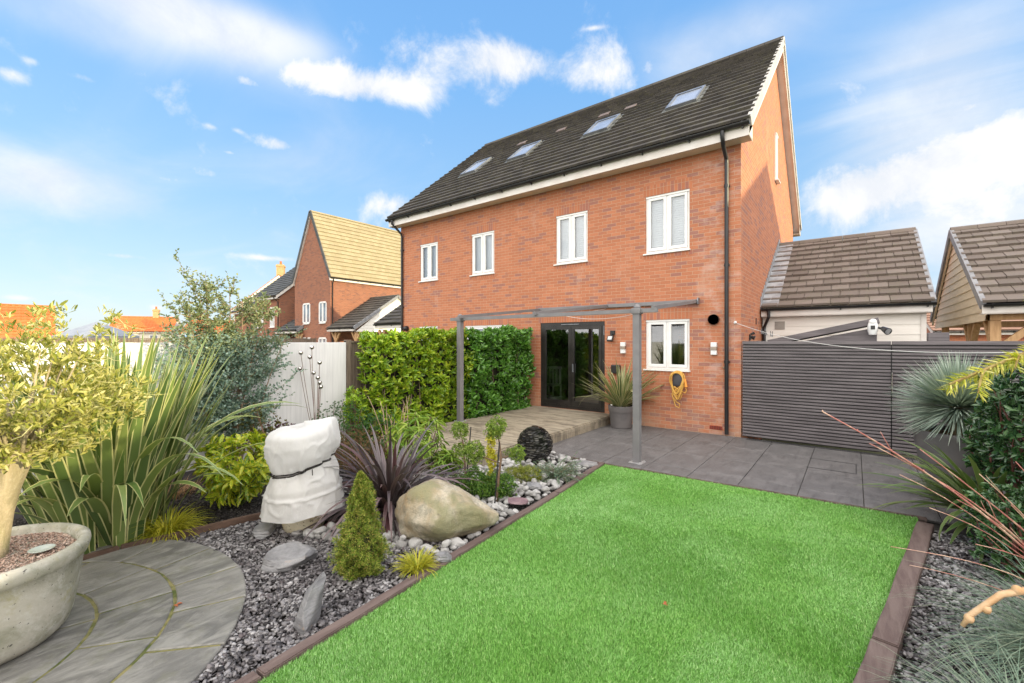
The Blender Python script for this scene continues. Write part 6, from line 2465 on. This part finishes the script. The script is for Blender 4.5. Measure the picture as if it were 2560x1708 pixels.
a2 = t.noise(ob, 45, 5, .7)
col = t.mix(t.smooth(a1, .35, .68), (.50, .40, .27), (.30, .25, .15))
col = t.mix(t.math('MULTIPLY', t.smooth(t.noise(ob, 4, 5, .6), .5, .7), .6), col, (.24, .27, .10, 1))
col = t.mix(t.math('MULTIPLY', t.smooth(a2, .5, .7), .35), col, (.60, .52, .40, 1))
t.put(p.inputs['Base Color'], col)
p.inputs['Roughness'].default_value = .85
t.put(p.inputs['Normal'], t.bump(t.math('ADD', a1, a2), .7, .012))
obj('trunk', q, OTR, OL, world=True, smooth='all')
C, D = blob_pts(2300, (-4.17, .30, 1.48), (.60, .62, .44), .22)
sel = vnoise(np.c_[C[:, 0] * 1.3 + C[:, 1], C[:, 2] * 1.4], 5.5, 33) > .50
C, D = C[sel], D[sel]
ex = nrg.normal(size=(150, 3)) * .0 + np.c_[nrg.uniform(-4.72, -3.62, 150), nrg.uniform(-.25, .85, 150), nrg.uniform(1.78, 2.02, 150)]
ex = ex[np.hypot(ex[:, 0] + 4.17, ex[:, 1] - .3) < .58]
sel2 = vnoise(ex[:, :2], 9, 37) > .5
C = np.concatenate([C, ex[sel2]])
D = np.concatenate([D, np.tile([[0, 0, 1.0]], (sel2.sum(), 1))])
s_ = 1 + (vnoise(np.c_[C[:, 0] * 2 + C[:, 1], C[:, 2] * 2], 2.2, 31) - .5) * .45
C = np.array([-4.17, .30, 1.56]) + (C - np.array([-4.17, .30, 1.56])) * s_[:, None]
A = unit(D * .7 + np.array([.0, 0, .85]) + nrg.normal(0, .4, D.shape))
P, Dd, N_, Ls, Ws = rosettes(C, A, 9, .052, .0150, .9, .6)
leaves('foliage', P + nrg.normal(0, .010, P.shape), Dd, N_, Ls, Ws, OLV, OL, fold=.1, curl=.12, wide=.5)
# low drooping twiggy growth under the crown
q = MB()
for i in range(230):
    c0 = Vector(C[rng.randrange(len(C))])
    e = c0 + Vector((rng.gauss(0, .09), rng.gauss(0, .09), rng.uniform(-.10, .10)))
    q.tube([c0, c0.lerp(e, .5) + Vector((0, 0, -.02)), e], [.003, .0022, .0012], 4, cap=False)
obj('twigs', q, mat('pale_green_twigs', (.40, .38, .16), (.50, .46, .22), 20, .7), OL, world=True)
# sprouts at the trunk head
OPOT = thing('concrete_planter', 'large pale mossy concrete planter at the left edge', 'planter', (-4.12, .14, 0))
PC = (-4.12, .14)
CONC, t, p, c = newmat('aged_concrete')
ob = c.outputs['Object']
a1 = t.noise(ob, 3.2, 7, .65, .5)
a2 = t.noise(ob, 14, 7, .7)
a3 = t.noise(ob, 45, 3, .6)
col = t.mix(t.smooth(a1, .38, .66), (.50, .465, .39), (.28, .275, .20))
col = t.mix(t.math('MULTIPLY', t.smooth(a2, .48, .68), .6), col, (.60, .58, .52, 1))
col = t.mix(t.math('MULTIPLY', t.smooth(t.noise(t.vmath('ADD', ob, (5, 5, 5)), 5, 6, .7), .55, .72), .55), col, (.38, .34, .14, 1))
col = t.mix(t.smooth(a3, .665, .69), col, (.10, .09, .08, 1))
t.put(p.inputs['Base Color'], col)
p.inputs['Roughness'].default_value = .85
t.put(p.inputs['Normal'], t.bump(t.math('ADD', a2, t.math('MULTIPLY', t.smooth(a3, .70, .73), -2)), .5, .01))
q = MB()
q.lathe([(.26, .0), (.33, .015), (.375, .06), (.398, .13), (.418, .25), (.435, .38), (.445, .465), (.462, .475), (.47, .50), (.478, .53), (.474, .555), (.455, .568), (.43, .565), (.415, .545), (.41, .50), (0, .50)], (0, 0, .015), 72)
obj('pot', q, CONC, OPOT, smooth='all')
P = nrg.uniform(-.42, .42, (2600, 2))
P = P[np.hypot(P[:, 0], P[:, 1]) < .412]
PINK = islmat('pink_gravel', [(.30, .20, .15), (.42, .28, .22), (.52, .36, .28), (.60, .48, .40), (.22, .15, .12)], .8)
o = chips('gravel_topping', None, [([(-.41, -.41), (.41, -.41), (.41, .41), (-.41, .41)], 1)], 9000, .006, .014, PINK, z=0)
del o['kind'], o['category']
vv = np.zeros(len(o.data.vertices) * 3)
o.data.vertices.foreach_get('co', vv)
vv = vv.reshape(-1, 8, 3)
rr_ = np.hypot(vv[:, 0, 0], vv[:, 0, 1])
sc_ = np.where(rr_ > .395, .395 / rr_, 1)[:, None, None]
cen = vv.mean(1, keepdims=True)
vv = vv - cen + cen * np.concatenate([sc_, sc_, np.ones_like(sc_)], 2)
vv[..., 2] += .525
o.data.vertices.foreach_set('co', vv.ravel())
o.parent = OPOT
q = MB()
q.lathe([(.0, .0), (.035, .004), (.058, .012), (.062, .018), (.058, .017), (.034, .009), (0, .006)], (.10, .24, .538), 32)
tag(obj('glass_dish', q, mat('frosted_glass', (.50, .55, .48), (.58, .60, .54), 20, .12, spec=.8), loc=(-4.12, .14, 0), smooth='all'), 'small round glass dish lying on the pink gravel of the planter', 'dish')

# golden tufts
GOLD = leafmat('golden_grass', [(.30, .32, .02), (.44, .42, .03), (.56, .50, .05), (.22, .28, .03)], .3, .45)


def tuft(label, base, n, L, wd, m, name='golden_grass_tuft', cat='grass tuft', el=(.5, 1.4), dr=(.6, 1.8), bw=.05, group='golden grass tufts', seed=3):
    return flax(name, label, cat, base, n, L, wd, 1, m, elr=el, drr=dr, seed=seed, basew=bw, segs=6, group=group)


tuft('golden grass tuft below the boulder by the lawn edging', (-2.80, 2.36, .0), 330, (.10, .20), (.004, .007), GOLD, bw=.09, seed=5)
tuft('golden grass tuft at the foot of the variegated flax', (-5.28, 1.34, -.03), 420, (.22, .40), (.004, .008), GOLD, bw=.12, seed=6, dr=(1.0, 2.0))
tuft('small golden grass tuft under the left cane topiary', (-3.62, 4.35, 0), 120, (.08, .15), (.004, .006), GOLD, bw=.05, seed=7)
TANG = leafmat('tan_dry_grass', [(.34, .20, .11), (.46, .30, .17), (.30, .16, .09)], .3, .6)
tuft('dry tan tussock against the dark board by the spotted laurel', (-6.75, 1.75, -.08), 210, (.10, .24), (.004, .006), TANG, name='dry_tussock', cat='grass tuft', bw=.28, group='dry tussocks', seed=8, dr=(.1, .8))

# dwarf conifer
DCON = leafmat('dwarf_spruce_needles', [(.05, .10, .012), (.12, .20, .02), (.22, .30, .035), (.38, .40, .07), (.36, .26, .08)], .2, .55)
DC = thing('dwarf_conifer', 'small pointed green conifer in the slate chippings', 'conifer', (-3.14, 2.06, 0))
n = 5200
hz = nrg.random(n) ** 1.25
prof = np.interp(hz, [0, .06, .2, .35, .5, .65, .8, .92, 1], [.125, .175, .192, .165, .120, .088, .062, .035, .008])
a = nrg.uniform(0, 6.283, n)
bump = 1 + .20 * np.sin(a * 5 + hz * 17) + .16 * np.sin(a * 9 - hz * 31) + .10 * np.sin(a * 14 + hz * 60)
r_ = prof * nrg.uniform(.66, 1.0, n) * bump
# a small side leader near the top
off = np.where((hz > .62) & (np.cos(a - .7) > .3), .035 * np.sin((hz - .62) / .38 * 3.14), 0)
C = np.stack([-3.14 + (r_ + off) * np.cos(a), 2.06 + (r_ + off) * np.sin(a), .01 + hz * .78], 1)
D = np.stack([np.cos(a), np.sin(a), np.full(n, .9)], 1)
A = unit(D + nrg.normal(0, .3, D.shape))
P, Dd, N_, Ls, Ws = rosettes(C, A, 9, .023, .0048, 1.2, .5)
leaves('foliage', P, Dd, N_, Ls, Ws, DCON, DC, fold=0, curl=0)
q = MB()
q.tube([(-3.14, 2.06, -.02), (-3.14, 2.06, .4), (-3.14, 2.06, .74)], [.02, .012, .003], 6)
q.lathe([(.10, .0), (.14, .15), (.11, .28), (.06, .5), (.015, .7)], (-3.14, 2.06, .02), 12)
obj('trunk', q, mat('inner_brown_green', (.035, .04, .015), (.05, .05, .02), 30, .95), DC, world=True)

# cloud-pruned topiary
TOP = leafmat('topiary_leaves', [(.07, .14, .02), (.14, .24, .03), (.24, .34, .05), (.34, .42, .08)], .25, .45)
TOPD = leafmat('low_green_leaves', [(.035, .10, .018), (.07, .17, .025), (.13, .25, .035), (.22, .33, .05)], .25, .45)


def pads(r, lst, m, L=.020, W=.009, dens=1.0, name='foliage_pad'):
    for (c, rad, n) in lst:
        C, D = blob_pts(int(n * dens), c, rad, .35)
        f = 1 + (vnoise(np.c_[C[:, 0] + C[:, 1], C[:, 2]], 9, 7) - .5) * .75
        C = np.array(c) + (C - np.array(c)) * f[:, None]
        C = C + nrg.normal(0, .013, C.shape)
        A = unit(D + np.array([0, 0, .5]) + nrg.normal(0, .4, D.shape))
        P, Dd, N_, Ls, Ws = rosettes(C, A, 8, L, W, 1.2, .4)
        leaves(name, P, Dd, N_, Ls, Ws, m, r)


CANE = mat('black_cane', (.014, .014, .014), (.03, .03, .03), 30, .4)
TA = thing('cloud_topiary', 'small cloud pruned topiary with one round head left of the taller one', 'topiary', (-4.10, 4.28, 0), 0, 'cloud pruned topiaries')
pads(TA, [((-4.22, 4.30, .66), (.115, .115, .12), 300), ((-4.20, 4.31, .40), (.13, .12, .07), 170)], TOP)
q = MB()
q.tube([(-4.10, 4.28, 0), (-4.13, 4.29, .25), (-4.16, 4.30, .45), (-4.22, 4.30, .62)], [.014, .012, .009, .006], 7)
q.tube([(-4.13, 4.29, .28), (-4.2, 4.31, .37)], [.007, .005], 6)
obj('trunk', q, TWIG, TA, world=True, smooth='all')
q = MB()
q.tube([(-4.06, 4.25, 0), (-4.08, 4.36, .70)], .008, 8)
tag(obj('garden_cane', q, CANE), 'black cane leaning beside the smaller cloud topiary', 'cane', 'black canes by the topiaries')
TB = thing('cloud_topiary', 'tall cloud pruned topiary with round top and side pads beside the boulder', 'topiary', (-3.22, 3.86, 0), 0, 'cloud pruned topiaries')
pads(TB, [((-3.27, 3.93, .855), (.12, .12, .115), 380), ((-3.50, 3.80, .56), (.155, .13, .12), 380), ((-3.08, 4.05, .56), (.13, .09, .085), 200)], TOP)
q = MB()
q.tube([(-3.22, 3.86, 0), (-3.20, 3.88, .30), (-3.18, 3.90, .52), (-3.22, 3.92, .68), (-3.27, 3.93, .82)], [.016, .014, .013, .010, .006], 8)
q.tube([(-3.19, 3.90, .46), (-3.34, 3.85, .50), (-3.46, 3.81, .52)], [.010, .008, .004], 6)
q.tube([(-3.18, 3.90, .52), (-3.12, 4.0, .54)], [.008, .004], 6)
for i in range(22):
    q.tube([(-3.27, 3.93, .78), (-3.27 + rng.uniform(-.09, .09), 3.93 + rng.uniform(-.09, .09), rng.uniform(.80, .93))], [.004, .0015], 4, cap=False)
obj('trunk', q, TWIG, TB, world=True, smooth='all')
q = MB()
q.tube([(-3.13, 3.72, 0), (-3.155, 3.84, .72)], .008, 8)
tag(obj('garden_cane', q, CANE), 'black cane tied beside the tall cloud topiary', 'cane', 'black canes by the topiaries')
LS = thing('low_green_shrub', 'spreading low green shrub between the boulder and the topiaries', 'shrub', (-3.55, 3.95, 0))
pads(LS, [((-3.62, 3.98, .16), (.30, .20, .15), 900), ((-3.28, 4.02, .17), (.20, .17, .17), 620), ((-3.45, 3.85, .12), (.20, .15, .12), 420), ((-3.70, 3.70, .14), (.18, .14, .12), 380)], TOPD, name='foliage')
GSP = thing('golden_spire_shrub', 'thin yellow leaved spire between the two topiaries', 'shrub', (-3.62, 4.3, 0))
GY = leafmat('golden_leaves', [(.40, .42, .03), (.56, .52, .05), (.66, .58, .10)], .3, .4)
pads(GSP, [((-3.66, 4.28, .56), (.05, .05, .16), 90), ((-3.62, 4.25, .36), (.07, .06, .16), 90), ((-3.56, 4.15, .18), (.05, .05, .12), 50)], GY, L=.03, W=.012, name='foliage')
q = MB()
q.tube([(-3.6, 4.28, 0), (-3.64, 4.28, .35), (-3.67, 4.28, .66)], [.006, .005, .002], 5)
obj('stem', q, TWIG, GSP, world=True)
YS = thing('gold_green_ground_shrub', 'sprawling yellow green feathery shrub on the cobbles behind the topiary', 'shrub', (-3.55, 4.75, 0))
pads(YS, [((-3.45, 4.72, .10), (.26, .14, .10), 420)], leafmat('feathery_gold', [(.14, .20, .03), (.26, .30, .04), (.36, .36, .06)], .25, .5), L=.035, W=.005, name='foliage')
# juniper
JUN = leafmat('grey_green_juniper', [(.09, .16, .11), (.15, .23, .16), (.22, .31, .22), (.10, .17, .07)], .2, .6)
JR = thing('creeping_juniper', 'grey green creeping juniper by the corner of the lawn', 'shrub', (-3.18, 5.08, 0))
sp = []
for i in range(150):
    az = rng.uniform(0, 6.283)
    sp.append(((-3.18 + rng.uniform(-.06, .06), 5.06 + rng.uniform(-.06, .06), .03), az, rng.uniform(.15, .8), rng.uniform(.16, .36) * (1 + .35 * abs(math.sin(az))), 0, rng.uniform(.2, .9)))
Pn, Dn, Nn_ = [], [], []
q = MB()
for (b_, az, el, L_, _, dr_) in sp:
    p_ = Vector(b_)
    pts = [p_.copy()]
    for i in range(10):
        e = el - dr_ * (i / 10)
        d_ = Vector((math.cos(az) * math.cos(e), math.sin(az) * math.cos(e), math.sin(e)))
        p_ = p_ + d_ * L_ / 10
        pts.append(p_.copy())
        for k in range(13):
            Pn.append(tuple(p_ - d_ * rng.random() * L_ / 10))
            Dn.append(tuple((d_ + Vector((rng.gauss(0, .55), rng.gauss(0, .55), rng.gauss(0, .45)))).normalized()))
            Nn_.append((rng.gauss(0, 1), rng.gauss(0, 1), 1))
    q.tube(pts, [.004 - .0003 * i for i in range(11)], 4, cap=False)
leaves('foliage', np.array(Pn), np.array(Dn), np.array(Nn_), nrg.uniform(.014, .03, len(Pn)), .0042, JUN, JR, fold=0, curl=0)
obj('stems', q, TWIG, JR, world=True)

# ------------------------------------------------------------ right hand side
YP = thing('yucca_planter', 'large round dark grey planter holding the blue yucca', 'planter', (.98, 7.42, 0))
q = MB()
q.lathe([(.22, 0), (.26, .02), (.33, .30), (.385, .60), (.40, .72), (.405, .775), (.395, .785), (.38, .775), (.37, .72), (0, .71)], (0, 0, 0), 56)
obj('pot', q, POTG, YP, smooth='all')
q = MB()
q.lathe([(.37, .722), (.2, .74), (0, .745)], (0, 0, 0), 24)
obj('mulch', q, mat('fibre_mulch', (.20, .13, .07), (.40, .29, .18), 40, .95, bump=(80, 1, .02)), YP)
YU = thing('blue_yucca', 'spiky blue grey yucca globe in the dark planter', 'yucca', (.98, 7.42, .72))
YUM = leafmat('blue_yucca_leaves', [(.20, .27, .22), (.30, .38, .31), (.40, .48, .40), (.50, .56, .47)], .12, .5)
d = rdir(2800)
d = d[d[:, 2] > -.55]
sp = [((.98 + v[0] * .03, 7.42 + v[1] * .03, 1.06 + v[2] * .04), math.atan2(v[1], v[0]), math.asin(v[2]), rng.uniform(.50, .68), rng.uniform(.010, .015), rng.uniform(-.05, .18), rng.uniform(-1, 1)) for v in d]
V, F, U = blades(sp, 3, fold=.1)
npmesh('leaves', V, F, YUM, YU, uv=U)
q = MB()
q.lathe([(.05, .7), (.07, .8), (.075, .95), (.09, 1.06), (.05, 1.12)], (.98, 7.42, 0), 14)
obj('trunk', q, mat('fibrous_trunk', (.30, .22, .13), (.44, .34, .22), 24, .95, stretch=(4, 4, .6), bump=(40, .9, .02)), YU, world=True)

PHO = leafmat('dark_glossy_leaves', [(.015, .048, .016), (.03, .085, .025), (.055, .125, .04), (.10, .18, .07)], .12, .22, .55)
RST = mat('red_brown_stems', (.10, .035, .028), (.16, .06, .045), 9, .6)
shrub('glossy_evergreen', 'large dark glossy evergreen shrub with reddish stems at the right edge', 'shrub', (1.38, 6.0, -.02), (1.42, 6.0, .92), (.66, .66, .90), 1500, 8, .062, .026, PHO, stem_m=RST, shell=.45, up=.3, stems=60, lump=.22, r0=.018)
shrub('glossy_evergreen', 'taller glossy evergreen behind the yew branch at the upper right', 'shrub', (2.2, 6.7, -.02), (1.95, 6.65, 1.55), (.48, .5, .75), 600, 8, .070, .028, PHO, stem_m=RST, shell=.35, up=.5, stems=40, lump=.3, holes=.2)
shrub('low_evergreen', 'low dark green shrub trailing over the paving beneath the red stems', 'shrub', (1.05, 5.2, -.02), (1.12, 5.25, .30), (.46, .44, .38), 620, 8, .045, .020, PHO, stem_m=RST, shell=.3, up=.3, stems=30, lump=.3)
flax('strappy_plant', 'green arching straps with pale edges leaning over the sleeper end', 'strappy plant', (1.02, 6.12, .18), 75, (.55, 1.05), (.040, .062), 1, FLAX_G, elr=(.1, 1.2), drr=(.3, 1.3), azr=(2.0, 4.9), seed=23, basew=.12, hang=.08)

# red dogwood
DG = thing('red_dogwood', 'bare pink red dogwood stems reaching in from the right', 'dogwood', (1.15, 3.95, -.02))
DOG = mat('dogwood_bark', (.46, .17, .14), (.66, .44, .32), 9, .5, lo=.42, hi=.60)
tips = [((-.13, 2.94, 1.46), .0105), ((.07, 3.09, 1.30), .008), ((.28, 3.25, 1.27), .008), ((.19, 3.18, 1.12), .0055), ((.32, 3.28, .95), .0055), ((.16, 3.16, .74), .005), ((.45, 3.39, .98), .007), ((.55, 3.5, 1.12), .006), ((.5, 3.3, .80), .006), ((.62, 3.3, 1.02), .007), ((.6, 3.2, .6), .006), ((.7, 3.6, 1.2), .006), ((.25, 3.3, .60), .0045)]
for i, (tp_, rr) in enumerate(tips):
    tp_ = Vector(tp_)
    rr *= .72
    b_ = Vector((1.15 + rng.uniform(-.05, .05), 3.95 + rng.uniform(-.05, .05), -.02))
    mid_ = Vector((.95, 3.72, .62 + .25 * (tp_.z - .8))) + Vector((rng.uniform(-.05, .05), rng.uniform(-.05, .05), rng.uniform(-.05, .05)))
    pts = []
    ns = 14
    for k in range(ns + 1):
        s = k / ns
        p_ = b_ * (1 - s) ** 2 + mid_ * 2 * s * (1 - s) + tp_ * s * s
        p_ += Vector((math.sin(s * 11 + i) * .006, 0, math.sin(s * 8 + i * 2) * .008))
        pts.append(p_)
    rad = [rr * (1.05 - .62 * k / ns) * (1.22 if k % 3 == 0 else 1) for k in range(ns + 1)]
    q = MB()
    q.tube(pts, rad, 7)
    for k in range(6, ns, 3):
        if rng.random() < .5:
            e = pts[k] + (pts[k + 1] - pts[k]).normalized() * .10 + Vector((rng.uniform(-.03, .03), rng.uniform(-.03, .03), .05))
            q.tube([pts[k], e], [rr * .4, rr * .18], 5)
    for k in range(3, ns + 1, 1 if rr > .007 else 3):
        q.ball(tuple(pts[k] + Vector((0, 0, rr * .4))), rr * .62, 1, (.8, .8, 1.5))
    obj('stem', q, DOG, DG, world=True, smooth='all')

# blue fescue mound
FES = leafmat('blue_green_grass', [(.10, .16, .11), (.16, .23, .16), (.24, .31, .22), (.32, .36, .25)], .2, .5)
r = thing('blue_grass', 'fine arching blue green grass mound over the chippings at the lower right', 'ornamental grass', (1.05, 3.7, -.01))
sp = []
for i in range(1700):
    az = rng.uniform(0, 6.283)
    a2 = rng.uniform(0, 6.283)
    r0 = rng.uniform(0, .16)
    sp.append(((1.0 + math.cos(a2) * r0, 3.6 + math.sin(a2) * r0, 0), az, rng.uniform(.55, 1.45), rng.uniform(.45, .92), rng.uniform(.0024, .0040), rng.uniform(.9, 2.1), 0))
for i in range(1100):
    az = rng.uniform(0, 6.283)
    a2 = rng.uniform(0, 6.283)
    r0 = rng.uniform(0, .14)
    sp.append(((.62 + math.cos(a2) * r0, 2.72 + math.sin(a2) * r0, 0), az, rng.uniform(.6, 1.4), rng.uniform(.35, .70), rng.uniform(.0022, .0034), rng.uniform(.9, 2.0), 0))
V, F, U = blades(sp, 7, fold=.05)
npmesh('leaves', V, F, FES, r, uv=U)

# golden yew
YEW = leafmat('golden_yew_needles', [(.34, .42, .03), (.54, .56, .06), (.70, .66, .14), (.78, .72, .28), (.26, .36, .05)], .35, .45)
YR = thing('golden_yew', 'golden needled yew branch hanging in from the right in sunlight', 'conifer', (1.35, 2.25, 0))
q = MB()
q.tube([(1.35, 2.25, -.05), (1.33, 2.24, 1.0), (1.28, 2.22, 2.0), (1.3, 2.2, 2.5)], [.06, .05, .03, .01], 10)
obj('trunk', q, BARK, YR, world=True, smooth='all')
q = MB()
Pn, Dn, Nn_ = [], [], []
tip = Vector((.205, 1.68, 1.715))
root = Vector((1.28, 2.22, 1.92))
br = [(root, tip)]
main = [root.lerp(tip, s) + Vector((0, 0, .20 * math.sin(s * 3.0) * (1 - s * .35))) for s in np.linspace(0, 1, 16)]
q.tube(main, [.014 - .0007 * i for i in range(16)], 6)
lines = [main]
for (r2, t2) in ((Vector((1.28, 2.22, 2.1)), Vector((.47, 1.86, 1.99))), (Vector((1.3, 2.23, 1.25)), Vector((.62, 2.02, 1.30)))):
    mm = [r2.lerp(t2, s) + Vector((0, 0, .12 * math.sin(s * 3.0))) for s in np.linspace(0, 1, 12)]
    q.tube(mm, [.010 - .0006 * i for i in range(12)], 6)
    lines.append(mm)
    for k in range(4, 12):
        for sgn in (-1, 1):
            d_ = (mm[min(11, k + 1)] - mm[k - 1]).normalized()
            e = mm[k] + (d_ * .8 + Vector((-d_.y, d_.x, 0)) * sgn * .75 + Vector((0, 0, rng.uniform(-.2, .3)))).normalized() * rng.uniform(.08, .16)
            lines.append([mm[k].lerp(e, s) for s in np.linspace(0, 1, 6)])
for k in range(3, 15):
    for sgn in (-1, 1):
        d_ = (main[min(15, k + 1)] - main[k - 1]).normalized()
        sd_ = Vector((-d_.y, d_.x, 0)) * sgn
        ln = rng.uniform(.08, .20) * (1.25 - k / 15)
        e = main[k] + (d_ * .8 + sd_ * .75 + Vector((0, 0, rng.uniform(-.25, .35)))).normalized() * ln * 1.3
        l_ = [main[k].lerp(e, s) + Vector((0, 0, -.03 * s * s)) for s in np.linspace(0, 1, 6)]
        q.tube(l_, [.004, .0035, .003, .0025, .002, .0015], 5, cap=False)
        lines.append(l_)
for l_ in lines:
    for a_, b_ in zip(l_[:-1], l_[1:]):
        dd = (b_ - a_)
        L_ = dd.length
        dd.normalize()
        if (a_ - root).length < .35:
            continue
        for k in range(int(L_ / .0015)):
            p_ = a_ + dd * rng.random() * L_
            sv = dd.orthogonal().normalized()
            sv.rotate(Matrix.Rotation(rng.uniform(0, 6.283), 3, dd))
            Pn.append(tuple(p_))
            Dn.append(tuple((dd * .75 + sv).normalized()))
            Nn_.append((rng.gauss(0, .4), rng.gauss(0, .4), 1))
obj('branch', q, mat('yew_twig', (.30, .20, .07), (.42, .32, .12), 20, .7), YR, world=True)
leaves('needles', np.array(Pn), np.array(Dn), np.array(Nn_), nrg.uniform(.024, .038, len(Pn)), .0042, YEW, YR, fold=.05, curl=.06)
# pale larch-like twig close to the lens
TG = thing('bare_shrub', 'pale tan knobbly bare twig arching in at the lower right', 'bare shrub', (.95, 1.75, 0))
q = MB()
q.tube([(.95, 1.75, -.02), (.93, 1.74, .7), (.80, 1.68, 1.18), (.55, 1.58, 1.335), (.36, 1.50, 1.318), (.265, 1.475, 1.275), (.215, 1.465, 1.215), (.20, 1.46, 1.185)], [.02, .016, .012, .0085, .0075, .007, .006, .0045], 10)
q.tube([(.335, 1.495, 1.31), (.335, 1.50, 1.275), (.325, 1.50, 1.245)], [.005, .0045, .005], 8)
for (x, y, z) in ((.29, 1.482, 1.29), (.24, 1.47, 1.235), (.40, 1.51, 1.325), (.45, 1.54, 1.34), (.212, 1.465, 1.205), (.52, 1.565, 1.335)):
    q.ball((x, y, z), .0095, 2, (1, 1, 1.2))
obj('branch', q, mat('pale_tan_bark', (.52, .30, .14), (.64, .44, .26), 25, .8, bump=(60, .8, .004)), TG, world=True, smooth='all')

# bare tree beyond the fences
BT = thing('bare_tree', 'pale bare winter tree beside the distant cream bungalow', 'tree', (-66.0, 11.9, -.4))
q = MB()


def grow(p, d, L_, r_, lev):
    e = p + d * L_
    q.tube([p, p.lerp(e, .5) + Vector((rng.gauss(0, .03), rng.gauss(0, .03), 0)) * L_, e], [r_, r_ * .8, r_ * .6], 5, cap=False)
    if lev:
        for _ in range(4 if lev > 1 else 5):
            nd = (d + Vector((rng.gauss(0, .5), rng.gauss(0, .5), rng.gauss(.1, .3)))).normalized()
            grow(p.lerp(e, rng.uniform(.5, 1)), nd, L_ * rng.uniform(.55, .8), r_ * .55, lev - 1)


grow(Vector((0, 0, 0)), Vector((0, 0, 1)), 1.9, .12, 4)
obj('trunk', q, mat('pale_bare_bark', (.42, .34, .20), (.50, .42, .28), 3, .8), BT)

# a few fallen leaves
LF = leafmat('fallen_leaf', [(.42, .10, .03), (.30, .12, .05)], .1, .6)
for (x, y, z, lab) in ((-3.72, .98, .028, 'small orange fallen leaf on the round stone patio'), (-1.05, 3.05, .035, 'small dark brown leaf lying on the lawn')):
    V, F, uv = leaf_arrays(np.array([[0, 0, 0], [.01, .008, .001]]), np.array([[1, .3, .02], [.2, 1, .02]]), np.array([[0, 0, 1], [0, .1, 1]]), .04, .022)
    o = npmesh('fallen_leaf', V, F, LF, uv=uv)
    o.location = (x, y, z)
    tag(o, lab, 'leaf')
